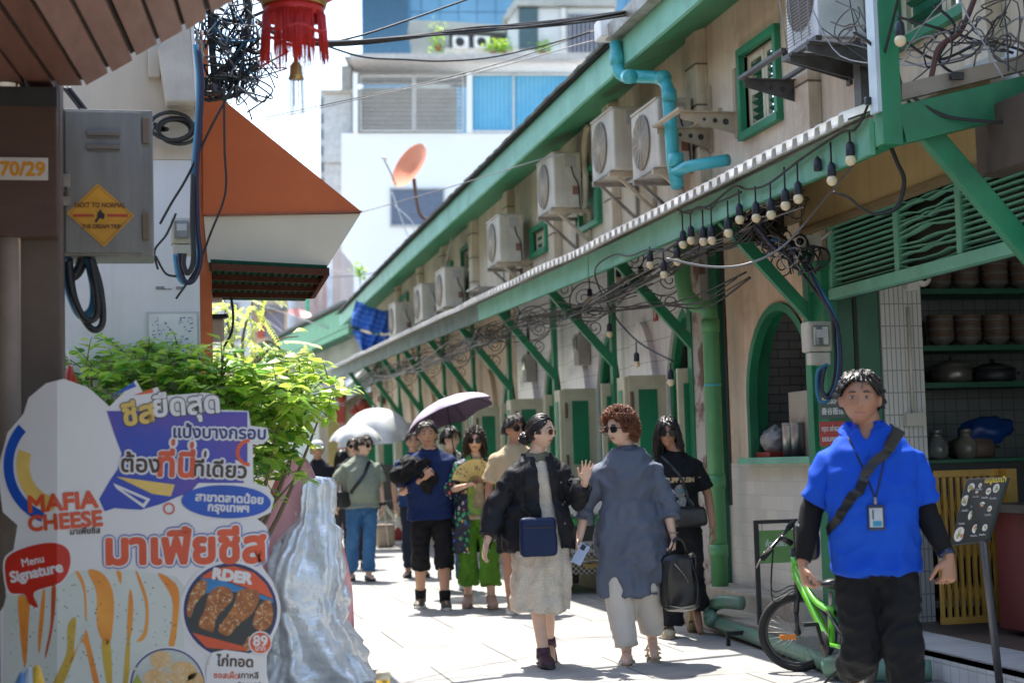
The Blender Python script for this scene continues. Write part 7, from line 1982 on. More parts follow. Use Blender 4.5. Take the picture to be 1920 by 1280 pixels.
def person(label, x, s, H=1.65, rot=0.0, sk=SK1, vox=.006, group='people walking in the lane', W=1.0, D=1.0, fat=1.0, head=(0, 0, 0), hoff=(0, 0), j=None, hands=None, eyes=True, fem=False, y_off=0):
 """joint table in metres, facing -y; a is the image-left side, b the right one"""
 k = H / 1.70; o = P_(); o.k = k; o.W = W; o.D = D; o.fem = fem; o.vox = vox
 g = ground_s(x, s); o.root = thing('person', label, 'person', (g.x, g.y + y_off, 0), rot - atan2(g.x, g.y), group)
 sw = (.15 if fem else .172) * W ** .6
 J = dict(sa=(-sw, .01, 1.305), sb=(sw, .01, 1.305), ea=(-sw - .06, .03, 1.09), eb=(sw + .06, .03, 1.09), wa=(-sw - .08, -.05, .85), wb=(sw + .08, -.05, .85),
    ha=(-.085, 0, .90), hb=(.085, 0, .90), ka=(-.09, -.02, .48), kb=(.09, -.02, .48), fa=(-.095, .03, .085), fb=(.095, .03, .085))
 J = {a: V(b) * k for a, b in J.items()}
 for a, b in (j or {}).items(): J[a] = V(b)
 o.J = J
 o.hc = V((hoff[0], -.015 + hoff[1], 1.573 * k)); o.hm = headmat(*head); o.hk = k * (.97 if fem else 1.0) if H < 1.75 else k; o.fat = fat
 mb = MB(); K = k
 w_, d_ = W, D
 if fem: T = [(.80, .13, .10), (.90, .165, .118), (1.02, .135, .10), (1.10, .125, .092), (1.22, .145, .112), (1.30, .146, .105), (1.36, .116, .08), (1.41, .068, .06), (1.45, .052, .055)]
 else: T = [(.80, .13, .10), (.90, .160, .112), (1.02, .148, .105), (1.14, .152, .108), (1.26, .172, .118), (1.33, .172, .110), (1.38, .128, .086), (1.42, .078, .066), (1.46, .058, .06)]
 o.T = [(z * K, a * K * w_, b * K * d_, 0, .012 * K) for z, a, b in T]
 mb.loft(rings(o.T))
 capsule(mb, [V((0, .015, 1.42)) * K, V((hoff[0] / K * .6, .005, 1.52)) * K], [.056 * K * fat, .052 * K * fat], 14)
 add_head(mb, o.hc, o.hm, o.hk, fat)
 fl = (.9 if fem else 1) * W ** .5
 for q in 'ab':
  S, E, Wr = J['s' + q], J['e' + q], J['w' + q]
  capsule(mb, [S, S.lerp(E, .5), E, E.lerp(Wr, .35), Wr], [.05 * K * fl, .046 * K * fl, .038 * K * fl, .037 * K * fl, .024 * K], 12)
  hd = (hands or {}).get(q)
  if hd is None: hd = dict(d=(Wr - E).normalized() + V((0, -.1, -.3)), n=V((1 if q == 'a' else -1, .3, 0)), t=V((0, -1, 0)), curl=.32)
  add_hand(mb, Wr + (Wr - E).normalized() * .01, hd['d'], hd['n'], hd['t'], hd.get('curl', .3), hd.get('spread', .19), .98 * K * (.92 if fem else 1.02))
  Hp, Kn, Fo = J['h' + q], J['k' + q], J['f' + q]
  capsule(mb, [Hp, Hp.lerp(Kn, .5), Kn, Kn.lerp(Fo, .3), Fo], [.084 * K * fl, .072 * K * fl, .053 * K * fl, .053 * K * fl, .036 * K], 14)
  dr = o_dir(J, q); capsule(mb, [Fo + V((0, .01, -.02)), Fo + dr * .06 + V((0, 0, -.04)), Fo + dr * .15 + V((0, 0, -.058))], [.034 * K, .033 * K, .024 * K], 10)
 me = remesh(mb, vox, 2)
 me.materials.append(sk); me.materials.append(LIP)
 inv = o.hm.transposed()
 for p in me.polygons:
  c = inv @ (p.center - o.hc) / o.hk
  if c.y < -.06 and abs(c.x) < .027 * (1 - abs(c.z + .061) / .03) and abs(c.z + .061) < .0085: p.material_index = 1
 MB().tube([hp(o, x, -.0965 + 9 * x * x, -.061) for x in (-.023, -.012, 0, .012, .023)], .0016 * o.hk, 5).build('mouth_line', M('mouth line', (.12, .04, .03)), o.root)
 o.body = link('body', me, None, o.root)
 o.bvh = BVHTree.FromPolygons([v.co[:] for v in me.vertices], [p.vertices[:] for p in me.polygons])
 o.layers = [o.bvh]
 if eyes: add_eyes(o)
 return o
def o_dir(J, q):
 d = J.get('d' + q, V((.12 if q == 'b' else -.12, -1, 0))); return V(d).normalized()
def hp(o, x, y, z): return o.hc + o.hm @ (V((x, y, z)) * o.hk)
def add_eyes(o):
 for s in (-1, 1):
  c = V((s * .031, -.0805, .006))
  mb = MB(); mb.ball(hp(o, *c), .0145 * o.hk, 14, 8, (1.1, .45, .30), o.hm); e = mb.build('eye', EYEW, o.root)
  mb = MB(); mb.ball(hp(o, c.x, c.y - .0036, c.z), .0062 * o.hk, 12, 8, (1, .55, .8), o.hm); mb.build('iris', IRIS, e)
  mb = MB(); mb.tube([hp(o, s * (.0175 + .0046 * i), -.0862 + .0012 * i + .00045 * i * i, .0125 + .0025 * sin(i * .7)) for i in range(6)], .0016, 5); mb.build('eyelid', IRIS, e)
  mb = MB(); mb.tube([hp(o, s * (.013 + .0075 * i), -.0905 + .0006 * i * i + .0004 * i, .027 + .004 * sin(i * .75)) for i in range(6)], [.0024, .0042, .0044, .004, .003, .0012], 6); mb.build('eyebrow', HAIRB, o.root)
def hair(o, style, mat, seed=1, n=520, ln=.08, cap=1.0):
 rr = random.Random(seed); mb = MB(); A = V((.080 * o.fat, .101, .122))
 def line(d):
  a = atan2(d.x, -d.y); f = abs(a)
  if style == 'bob': return .52 if f < .75 else (-.1 if f < 1.1 else -.9)
  if f < .55: return .60 + .12 * (style == 'bun')
  if f < 1.15: return .60 - (f - .55) * .75
  if f < 1.75: return .10 - (.25 if style in ('bun', 'curly') else .1)
  return -.55
 m_, k_ = 26, 40
 def surf(d, e): return hp(o, d.x * (A.x + e), d.y * (A.y + e), d.z * (A.z + e))
 vs, fs = [], []
 for i in range(m_ + 1):
  t = pi * i / m_
  for j_ in range(k_):
   a = 2 * pi * j_ / k_; d = V((cos(a) * sin(t), sin(a) * sin(t), cos(t))); keep = d.z > line(d)
   e = (.0035 + .004 * noise.noise(d * 5)) if keep else -.025
   vs.append(surf(d, e))
 for i in range(m_):
  for j_ in range(k_): fs.append((i * k_ + j_, i * k_ + (j_ + 1) % k_, (i + 1) * k_ + (j_ + 1) % k_, (i + 1) * k_ + j_))
 mb.smooth = True; mb.add(vs, fs)
 bun = V((0, .125, -.045))
 cnt = 0
 while cnt < n:
  d = V((rr.gauss(0, 1), rr.gauss(0, 1), rr.gauss(0, 1))).normalized()
  if d.z < line(d) + .02: continue
  cnt += 1
  p = V((d.x * A.x, d.y * A.y, d.z * A.z)); P = [p * 1.0]
  L_ = ln * rr.uniform(.75, 1.25); st = 9; step = L_ / st
  if style == 'curly':
   ph = rr.uniform(0, 6); u = d.orthogonal().normalized(); w = d.cross(u); rad = rr.uniform(.005, .015); fq = rr.uniform(.5, 1.0); P = []
   g = (d + V((0, 0, -.25 + .5 * rr.random())) + V((rr.uniform(-.5, .5), rr.uniform(-.5, .5), 0))).normalized()
   for i in range(11): P.append(p * .98 + g * (.004 * i) * rr.uniform(.9, 1.1) * (ln / .045) + (u * cos(ph + i * fq) + w * sin(ph + i * fq)) * rad)
   rd = [.0026] * 10 + [.001]
  else:
   for i in range(st):
    dn = V((p.x / A.x ** 2, p.y / A.y ** 2, p.z / A.z ** 2)).normalized()
    if style == 'bun': g = bun - p
    elif style == 'bob': g = V((p.x * 5, (p.y + .02) * 4, -1.0 - .4 * i)) + V((math.copysign(.8, p.x) if p.z > .07 else 0, -.5 if p.y < -.03 and p.z > .04 else .15, 0))
    elif style == 'swept': g = V((math.copysign(1.0, p.x + .008) * (1.1 if p.z > .03 else .2), .25, -.5 if p.z > .05 else -1))
    else: g = V((p.x * 8 + rr.uniform(-.3, .3), -.35 if p.y < .02 else .5, -.55))
    g = g.normalized(); g = g - dn * g.dot(dn) * (.9 if (style != 'bob' or p.z > 0) else .25)
    if style == 'short': g += dn * .28
    p = p + g.normalized() * step + V((rr.uniform(-1, 1), rr.uniform(-1, 1), rr.uniform(-1, 1))) * .0014
    if style == 'bob' and p.z < .04 and abs(p.x) > .05: p.x += math.copysign(.003, p.x)
    q = sqrt((p.x / A.x) ** 2 + (p.y / A.y) ** 2 + (p.z / A.z) ** 2)
    mn = 1.02 + .05 * (cnt % 5) / 5 + (.15 * rr.random() if style == 'bob' else 0)
    if q < mn and p.z > -.06: p *= mn / q
    if style == 'bun' and (p - bun).length < .03: break
    if style == 'bob' and p.y < -.03 and abs(p.x) < .06:
     if p.z < .036: break
    if style in ('swept', 'short') and p.z < (.004 if p.y < .02 else -.05): break
    P.append(p * 1.0)
   rd = [.0034] * (len(P) - 1) + [.001]
  if len(P) > 2: mb.tube([hp(o, *q) for q in P], [r_ * o.hk for r_ in rd], 4)
 if style == 'bun':
  c = hp(o, *bun); mb.ball(c, .042, 16, 12, (1, .85, 1))
  for i in range(40):
   a = rr.uniform(0, 6.3); u = V((cos(a), sin(a) * .8, rr.uniform(-1, 1))).normalized(); w = u.orthogonal().normalized()
   mb.tube([c + (u * cos(t * .5) + w * sin(t * .5)) * .044 for t in range(6)], .004, 4)
 o.hair = mb.build('hair', mat, o.root, fixn=False)
def sq(v): return math.copysign(abs(v) ** .7, v)
def glasses(o, lens=LENS, frame=None, r=.024, wire=False):
 f = frame or M('dark glasses frame', (.015, .013, .012), r=.3)
 mb = MB()
 for s in (-1, 1): mb.tube([hp(o, s * (.033 + sq(cos(i * pi / 9)) * r * 1.1), -.097 + abs(s * (cos(i * pi / 9) * r)) * .12 + .012 * (cos(i * pi / 9) * .5 + .5), -.001 + sq(sin(i * pi / 9)) * r * .86) for i in range(18)], .0024 * (1.6 if not wire else 1), 5, closed=True)
 mb.tube([hp(o, -.01, -.103, .008), hp(o, 0, -.106, .01), hp(o, .01, -.103, .008)], .0022, 5)
 for s in (-1, 1): mb.tube([hp(o, s * .06, -.087, .008), hp(o, s * .077 * o.fat, -.04, .008), hp(o, s * .080 * o.fat, .012, .004)], .0028, 5)
 fr = mb.build('sunglasses', f, o.root)
 for s in (-1, 1):
  mb = MB(); P = [hp(o, s * (.033 + sq(cos(i * pi / 9)) * r * 1.08), -.098 + .012 * (cos(i * pi / 9) * .5 + .5), -.001 + sq(sin(i * pi / 9)) * r * .84) for i in range(18)]
  mb.prism(P, o.hm @ V((0, .002, 0))); mb.build('lens', lens, fr)
def top(o, name, mat, hem=.82, sleeve=.5, ease=.016, flare=.02, sr=.062, cuff=None, low=None, seed=1, amp=.008, parent=None, cut=None, vox=.009, thick=0, neck=1.425, belly=0.0, xs=1.0, zmin=None, drop=0):
 """shirt, jacket or dress: torso loft with sleeves along the arms"""
 K = o.k; mb = MB(); sp_ = []
 e = ease
 low = low or []
 lo = [(hem, 1, 1)] if not low else low
 base = o.T[1]
 for z, a, b in ([] if not low else low): sp_.append((z, a, b, 0, .012))
 if not low: sp_ += [(hem, base[1] + e + flare, base[2] + e + flare * .8 + belly * .4, 0, .01 - belly * .3)]
 for z, a, b, cx, cy in o.T:
  if z <= sp_[-1][0] + .03 or z > neck * K: continue
  bel = belly * math.exp(-((z / K - 1.08) / .14) ** 2)
  sp_.append((z, a + e * (1.15 if z < 1.3 * K else .9) + bel * .4, b + e + bel, cx, cy - bel * .6))
 zt = sp_[-1][0]
 sp_.append((zt + .012, sp_[-1][1] * .93, sp_[-1][2] * .93, 0, .012))
 mb.loft(rings(sp_, 28, .88))
 for q in 'ab':
  S, E, Wr = o.J['s' + q], o.J['e' + q], o.J['w' + q]
  rs, re, rc = sr * K, (sr * .92) * K, (cuff or sr * .8) * K
  c0 = V((math.copysign(.06, S.x) * K, .012, 1.412 * K - rs * .66))
  if sleeve <= 1:
   p = S.lerp(E, sleeve); P = [c0, S + V((0, 0, .002)), S.lerp(E, sleeve * .5), p]; Rr = [rs * .66, rs * .97, rs * 1.02, rc if cuff else re * 1.04]
  else:
   p = E.lerp(Wr, sleeve - 1); P = [c0, S, S.lerp(E, .5), E, E.lerp(p, .5), p]; Rr = [rs * .66, rs * .97, rs * .98, re, (re + rc) / 2, rc]
  mb.tube(P, Rr, 16); mb.ball(S, rs * .95, 14, 10)
 me = remesh(mb, vox if o.vox < .008 else vox * 1.25, 2)
 wrinkle(me, amp, seed)
 if low:
  nr = [v.normal.copy() for v in me.vertices]; z1 = .98 * K
  for v, n in zip(me.vertices, nr):
   u = (z1 - v.co.z) / (z1 - low[0][0])
   if 0 < u < 1.05 and abs(n.z) < .7 and abs(v.co.x) < low[0][1] * 1.25: v.co += n * .016 * u * sin(atan2(v.co.x, v.co.y) * 8 + 3 * noise.noise(v.co * 4 + V((seed, 0, 0))))
 clear(o, me)
 if cut:
  bm = bmesh.new(); bm.from_mesh(me)
  dead = [f for f in bm.faces if cut(f.calc_center_median())]
  bmesh.ops.delete(bm, geom=dead, context='FACES')
  for _ in range(10):
   mv = {v: sum((e.other_vert(v).co for e in v.link_edges if e.is_boundary), V()) / 2 for v in bm.verts if sum(e.is_boundary for e in v.link_edges) == 2}
   for v, c in mv.items(): v.co = v.co.lerp(c, .5)
  bm.to_mesh(me); bm.free()
 ob = link(name, me, mat, parent or o.root)
 if cut or thick:
  m = ob.modifiers.new('thickness', 'SOLIDIFY'); m.thickness = thick or .005; m.offset = 1
 ob_b = BVHTree.FromPolygons([v.co[:] for v in me.vertices], [p.vertices[:] for p in me.polygons])
 o.top = ob; o.tb = ob_b
 if name != 'dress_collar': o.layers.append(ob_b)
 if not cut or name in ('polo_shirt', 'tunic'): o.hems = getattr(o, 'hems', []) + [(ob_b, low[0][0] + .25 if low else hem)]
 return ob
def pants(o, name, mat, end=.97, r0=.086, r1=.068, r2=.062, seed=2, amp=.011, waist=.98, skirt=None, vox=.010):
 """end: how far down the lower leg (1 = ankle)"""
 K = o.k; mb = MB(); e = .010
 sp_ = [(.76 * K, .10 * o.W * K, .09 * K, 0, .012)] + [(z, a + e, b + e, cx, cy) for z, a, b, cx, cy in o.T if z < waist * K + .05]
 mb.loft(rings(sp_))
 for q in 'ab':
  Hp, Kn, Fo = o.J['h' + q], o.J['k' + q], o.J['f' + q]
  f = o.W ** .6
  if end > .5:
   E = Kn.lerp(Fo, (end - .5) * 2); P = [Hp + V((0, 0, .02)), Hp.lerp(Kn, .4), Kn, Kn.lerp(E, .5), E]; Rr = [r0 * K * f, r0 * .96 * K * f, r1 * K * f, (r1 + r2) / 2 * K * f, r2 * K * f]
  else:
   E = Hp.lerp(Kn, end * 2); P = [Hp + V((0, 0, .02)), Hp.lerp(E, .5), E]; Rr = [r0 * K * f, r0 * K * f, r1 * K * f]
  mb.tube(P, Rr, 16); mb.ball(Hp + V((0, 0, .02)), r0 * K * f, 14, 10)
 me = remesh(mb, vox if o.vox < .008 else vox * 1.2, 2); wrinkle(me, amp, seed, 9); clear(o, me, 1)
 for b, hz in getattr(o, 'hems', []):
  for v in me.vertices:
   if v.co.z > hz + .02:
    l, nn, _, d = b.find_nearest(v.co)
    if l is not None and d < .08 and (v.co - l).dot(nn) > -.006: v.co = l - nn * .006
 return link(name, me, mat, o.root)
def shoe(o, q, mat, sole, name='shoe', h=.075, L_=.27, pitch=0.0, w=.048, collar=None, clog=False):
 K = o.k; Fo = o.J['f' + q]; d = o_dir(o.J, q); sd = d.cross(V((0, 0, 1))).normalized()
 Rm = Matrix.Rotation(pitch, 3, sd); d2 = Rm @ d; u2 = Rm @ V((0, 0, 1))
 base = Fo - u2 * .085 * K - d2 * .085 * K
 def ring(u, a, t, b=0.0): return [base + d2 * (u * L_ * K) + sd * (math.copysign(abs(cos(2 * pi * i / 16)) ** .8, cos(2 * pi * i / 16)) * a * K) + u2 * ((b + (t - b) * (.5 + .5 * math.copysign(abs(sin(2 * pi * i / 16)) ** .8, sin(2 * pi * i / 16)))) * K) for i in range(16)]
 mb = MB(); mb.smooth = True
 mb.loft([ring(0, w * .5, h * .9, .012), ring(.06, w * .72, h * 1.15, .012), ring(.25, w * .8, h * 1.12, .012), ring(.42, w * .86, h * .98, .012), ring(.6, w, h * (.8 if not clog else .95), .012), ring(.8, w * 1.02, h * (.62 if not clog else .85), .012), ring(.95, w * .75, h * (.5 if not clog else .7), .014), ring(1.0, w * .35, h * .32, .016)])
 if h > .085: mb.tube([Fo + V((0, 0, -.03)), Fo.lerp(o.J['k' + q], .09)], [.052 * K, .045 * K], 14)
 s = mb.build(name, mat, o.root)
 mb = MB(); mb.loft([ring(-.02, w * .55, .024), ring(.08, w * .86, .026), ring(.4, w * .92, .024), ring(.7, w * 1.1, .024), ring(.95, w * .85, .026), ring(1.04, w * .4, .03)]); mb.build('sole', sole, s)
 return s, ring
def sandal(o, q, mat, pitch=0.0, straps=3):
 K = o.k; Fo = o.J['f' + q]; d = o_dir(o.J, q); sd = d.cross(V((0, 0, 1))).normalized(); Rm = Matrix.Rotation(pitch, 3, sd); d2 = Rm @ d; u2 = Rm @ V((0, 0, 1)); b = Fo - u2 * .085 * K - d2 * .07 * K
 mb = MB(); mb.prism([b + d2 * u * .245 * K + sd * a * K for u, a in ((0, -.025), (.3, -.034), (.65, -.046), (.9, -.038), (1, -.015), (1, .015), (.9, .038), (.65, .046), (.3, .034), (0, .025))], -u2 * .022 * K)
 s = mb.build('sandal', mat, o.root)
 for i in range(straps):
  u = .42 + .16 * i; mb = MB(); z = (.062 - .012 * i)
  P = [b + d2 * (u + .05 * sin(t * 1.2 + i)) * .245 * K + sd * cos(pi * t / 8) * .046 * K + u2 * sin(pi * t / 8) * z * K for t in range(9)]
  for a, c in zip(P, P[1:]): mb.bar(a, c, .022, .005)
  mb.build('strap', mat, s)
def strap(o, pts, w, mat, name='strap', parent=None, bvh=None, lift=.006):
 """band pulled onto the clothing"""
 bvh = bvh or o.tb; P = []
 for p in curve_pts(pts, 6):
  l, n, i, d = bvh.find_nearest(p)
  P.append(l + n * lift if l is not None and d < .12 else p)
 mb = MB()
 L_, R_ = [], []
 for i, p in enumerate(P):
  t = (P[min(i + 1, len(P) - 1)] - P[max(i - 1, 0)]).normalized(); l, n, _, dd = bvh.find_nearest(p); n = n if n is not None else V((0, -1, 0)); s_ = t.cross(n).normalized() * w / 2; L_.append((p - s_, n)); R_.append((p + s_, n))
 for i in range(len(P) - 1):
  for e in (0, .004): mb.quad(L_[i][0] + L_[i][1] * e, R_[i][0] + R_[i][1] * e, R_[i + 1][0] + R_[i + 1][1] * e, L_[i + 1][0] + L_[i + 1][1] * e)
 return mb.build(name, mat, parent or o.root, fixn=False)
def bag(o, name, c, size, mat, label=None, rz=0.0, bev=.03, lab=None, seed=3):
 """soft rectangular bag, local to the person's frame but a thing of its own"""
 m = lmat(o.root); t = thing(name, label, 'bag', m @ V(c), o.root.rotation_euler.z + rz)
 mb = MB(); mb.box((0, 0, 0), size); bm_ = mb.mesh('t'); bm = bmesh.new(); bm.from_mesh(bm_)
 bmesh.ops.recalc_face_normals(bm, faces=bm.faces); bmesh.ops.bevel(bm, geom=bm.edges[:], offset=bev, segments=3, affect='EDGES', profile=.6)
 bmesh.ops.subdivide_edges(bm, edges=bm.edges[:], cuts=3, use_grid_fill=True)
 for v in bm.verts: v.co += V((noise.noise(v.co * 9 + V((seed, 0, 0))), noise.noise(v.co * 9 + V((0, seed, 0))), noise.noise(v.co * 9))) * (.03 if bev > .05 else .010)
 for f in bm.faces: f.smooth = True
 bm.to_mesh(bm_); bm.free(); link('bag_body', bm_, mat, t)
 return t
def w2l(o, x, y, s): return lmat(o.root).inverted() @ at_s(x, y, s)
def decal(o, name, s, size, mat, x, z, parent, bold=.0, squash=1.0, rot=0):
 mb = text_mesh(s, size, 'CENTER', bold, squash=squash)
 for i, p in enumerate(mb.v):
  px, pz = x + p.x, z + p.y + p.x * rot
  h, n, _, _ = o.tb.ray_cast(V((px, -.8, pz)), V((0, 1, 0))); mb.v[i] = V((px, (h.y if h else -.15) - .003 + p.z, pz))
 return mb.build(name, mat, parent, fixn=False)
def patch(o, poly, mat, name, parent, lift=.003):
 mb = MB(); P = []
 for x, z in poly:
  h, n, _, _ = o.tb.ray_cast(V((x, -.8, z)), V((0, 1, 0))); P.append(V((x, (h.y if h else -.15) - lift, z)))
 c = sum(P, V()) / len(P); h = o.tb.ray_cast(V((c.x, -.8, c.z)), V((0, 1, 0)))[0]
 if h: c.y = h.y - lift
 mb.add([c] + P, [(0, 1 + i, 1 + (i + 1) % len(P)) for i in range(len(P))]); return mb.build(name, mat, parent, fixn=False)
BLK = cloth('black cloth', (.012, .012, .014)); NYL = M('black nylon', (.012, .012, .013), r=.4, bump=.2, bsc=60); SOLE_W = M('white rubber sole', (.68, .67, .63), r=.6); SOLE_D = M('dark rubber sole', (.04, .04, .04), r=.7)
# --- man in the blue polo shirt, nearest on the right
def blue_man():
 o = person('man in a bright blue polo shirt with black arm sleeves and a chest strap', 1658, 440, 1.655, .06, SK1, .0042, W=1.03, D=1.08, fat=1.13, head=(-.08, .04, .02), hoff=(-.035, -.01),
  j=dict(sa=(-.168, .0, 1.25), sb=(.168, .01, 1.25), ea=(-.262, .03, 1.05), wa=(-.308, -.05, .835), eb=(.228, .03, 1.02), wb=(.296, -.06, .85), ka=(-.075, .0, .44), fa=(-.105, .30, .335), kb=(.10, -.05, .47), fb=(.11, -.02, .085), ha=(-.08, 0, .86), hb=(.08, 0, .86), da=(-.1, -.55, -.9)),
  hands=dict(a=dict(d=(.12, -.15, -1), n=(1, .2, 0), t=(0, -1, 0), curl=.85), b=dict(d=(-.05, -.25, -1), n=(-.6, .8, 0), t=(-.5, -.8, 0), curl=.8)))
 hair(o, 'swept', HAIRB, 3, 620, .085); hair(o, 'short', HAIRB, 31, 240, .05)
 POLO = cloth('royal blue polo', (.008, .085, .58), (.006, .065, .47));
 def cutp(c): return c.y < -.02 and c.z > 1.345 and abs(c.x + .02) < (c.z - 1.335) * .45
 sh = top(o, 'polo_shirt', POLO, hem=.785, sleeve=.78, ease=.018, flare=.012, sr=.068, cuff=.072, seed=1, amp=.011, vox=.008, belly=.05, cut=cutp, neck=1.44)
 # collar: two wings round the neck
 for s in (-1, 1):
  mb = MB(); pts = []
  for i in range(9):
   a = pi * .5 - s * i / 8 * pi * .86; r_ = .083
   pts.append((V((cos(a) * r_ - .02, sin(a) * r_ * .95 + .01, 1.43 - .075 * max(0, -sin(a)) ** 2)), V((cos(a) * (r_ + .034) - .02, sin(a) * (r_ + .034) + .005, 1.392 - .085 * max(0, -sin(a)) ** 2))))
  for (a, b), (c, d) in zip(pts, pts[1:]):
   for e in (0, .004): mb.quad(a + V((0, 0, e)), b + V((0, 0, e)), d + V((0, 0, e)), c + V((0, 0, e)))
  mb.build('collar', POLO, sh, fixn=False)
 # black arm sleeves
 mb = MB()
 for q in 'ab':
  S, E, Wr = o.J['s' + q], o.J['e' + q], o.J['w' + q]; mb = MB(); mb.tube([S.lerp(E, .55), E, E.lerp(Wr, .35), Wr + (Wr - E) * -.03], [.055, .051, .049, .034], 18)
  a = mb.build('arm_sleeve', BLK, o.root)
  if q == 'b': mb = MB(); mb.tube([Wr + (E - Wr) * .10, Wr - (E - Wr) * .0], .038, 14); mb.build('watch', M('dark watch', (.02, .03, .06), r=.3), o.root)
 pants(o, 'trousers', cloth('charcoal trousers', (.012, .013, .015), r=.8), r0=.092, r1=.086, r2=.082, seed=5, waist=.90, amp=.012)
 for q in 'ab': shoe(o, q, M('white canvas shoe', (.7, .68, .6), r=.6), SOLE_W, pitch=-.9 if q == 'a' else 0)
 f = strap(o, [(.13, .05, 1.42), (.10, -.12, 1.37), (-.02, -.22, 1.22), (-.17, -.2, 1.04), (-.26, -.05, .96)], .042, NYL, 'chest_strap')
 mb = MB(); c = V((.09, -.165, 1.35)); mb.box(c, (.05, .022, .1), M_=Matrix.Rotation(.6, 3, 'Y')); mb.build('strap_clip', M('black clip', (.02, .02, .02), r=.3), f, bevel=.006)
 t = bag(o, 'sling_bag', (-.285, .07, .92), (.1, .2, .17), NYL, 'black sling bag hanging at the hip of the man in blue')
 patch(o, [(.125, 1.225), (.131, 1.231), (.136, 1.226), (.13, 1.219)], SOLE_W, 'chest_mark', sh)
 patch(o, [(-.032, 1.33), (-.006, 1.33), (-.006, 1.24), (-.032, 1.24)], cloth('placket blue', (.006, .06, .42)), 'placket', sh, .005)
 # lanyard and badge
 m = lmat(o.root)
 L0 = [V((-.095, -.13, 1.365)), V((-.03, -.215, 1.2)), V((.0, -.25, 1.10))]; L1 = [V((.075, -.13, 1.365)), V((.03, -.215, 1.2)), V((.0, -.25, 1.10))]
 bt = thing('name_badge', 'name badge in a dark holder on a lanyard over the blue shirt', 'badge', m @ V((0, -.26, 1.02)), o.root.rotation_euler.z)
 for L_ in (L0, L1):
  P = []
  for p in curve_pts(L_, 6):
   h = o.tb.ray_cast(V((p.x, -.9, p.z)), V((0, 1, 0)))[0]; P.append(m @ V((p.x, (h.y if h else p.y) - .006, p.z)))
  MB().tube(P, .0045, 5).build('lanyard', M('navy lanyard', (.01, .015, .05), r=.6), bt, True)
 yb = o.tb.ray_cast(V((0, -.9, 1.02)), V((0, 1, 0)))[0].y - .012
 mb = MB(); mb.box(m @ V((0, yb, 1.025)), (.072, .01, .105), rz=o.root.rotation_euler.z); mb.build('holder', M('dark navy holder', (.02, .03, .07), r=.3), bt, True, bevel=.004)
 mb = MB(); mb.box(m @ V((0, yb - .0062, 1.025)), (.054, .002, .08), rz=o.root.rotation_euler.z); cd = mb.build('card', M('pale card', (.45, .52, .58), r=.25), bt, True)
 mb = MB(); mb.box(m @ V((.004, yb - .0076, 1.0)), (.036, .001, .022), rz=o.root.rotation_euler.z); mb.build('card_photo', M('teal print', (.02, .25, .42), r=.3), cd, True)
 mb = MB(); mb.box(m @ V((-.012, yb - .0076, 1.038)), (.006, .001, .04), rz=o.root.rotation_euler.z); mb.build('card_print', DARK, cd, True)
 mb = MB(); mb.tube([m @ V((0, yb, 1.11)), m @ V((0, yb, 1.08))], .007, 6); mb.build('clip', STEEL, bt, True)
blue_man()
def dots_mat():
 m = M('speckled dress cloth', (.68, .60, .50), r=.85, bump=.1, bsc=200); nt = m.node_tree; L = nt.links.new; b = nt.nodes['Principled BSDF']; src = b.inputs['Base Color'].links[0].from_socket
 tc = _n(nt, 'ShaderNodeTexCoord'); vo = _n(nt, 'ShaderNodeTexVoronoi'); vo.inputs['Scale'].default_value = 170; L(tc.outputs['Object'], vo.inputs['Vector'])
 mr = _n(nt, 'ShaderNodeMapRange'); mr.inputs['From Min'].default_value = .30; mr.inputs['From Max'].default_value = .36; mr.inputs['To Min'].default_value = 1; mr.inputs['To Max'].default_value = 0; L(vo.outputs['Distance'], mr.inputs[0])
 mx = _n(nt, 'ShaderNodeMix', data_type='RGBA'); L(src, mx.inputs['A']); mx.inputs['B'].default_value = (.30, .26, .21, 1); L(mr.outputs[0], mx.inputs['Factor']); L(mx.outputs['Result'], b.inputs['Base Color']); return m
def floral_mat():
 m = M('dark floral cloth', (.012, .016, .035), r=.6); nt = m.node_tree; L = nt.links.new; b = nt.nodes['Principled BSDF']
 tc = _n(nt, 'ShaderNodeTexCoord'); mp = _n(nt, 'ShaderNodeMapping'); mp.inputs['Scale'].default_value = (1, 1, .75); vo = _n(nt, 'ShaderNodeTexVoronoi'); vo.inputs['Scale'].default_value = 26; L(tc.outputs['Object'], mp.inputs[0]); L(mp.outputs[0], vo.inputs['Vector'])
 sp_ = _n(nt, 'ShaderNodeSeparateColor'); L(vo.outputs['Color'], sp_.inputs[0]); cr = _n(nt, 'ShaderNodeValToRGB'); cr.color_ramp.interpolation = 'CONSTANT'
 for i, (p, c) in enumerate(((0, (.02, .25, .08)), (.25, (.03, .09, .35)), (.42, (.55, .33, .05)), (.55, (.05, .35, .12)), (.72, (.5, .12, .10)), (.82, (.5, .48, .4)), (.9, (.02, .3, .3)))):
  e = cr.color_ramp.elements[i] if i < 2 else cr.color_ramp.elements.new(p); e.position = p; e.color = (*c, 1)
 L(sp_.outputs[0], cr.inputs[0]); mr = _n(nt, 'ShaderNodeMapRange'); mr.inputs['From Min'].default_value = .36; mr.inputs['From Max'].default_value = .40; mr.inputs['To Min'].default_value = 1; mr.inputs['To Max'].default_value = 0; L(vo.outputs['Distance'], mr.inputs[0])
 mx = _n(nt, 'ShaderNodeMix', data_type='RGBA'); mx.inputs['A'].default_value = (.012, .016, .035, 1); L(cr.outputs[0], mx.inputs['B']); L(mr.outputs[0], mx.inputs['Factor']); L(mx.outputs['Result'], b.inputs['Base Color']); return m
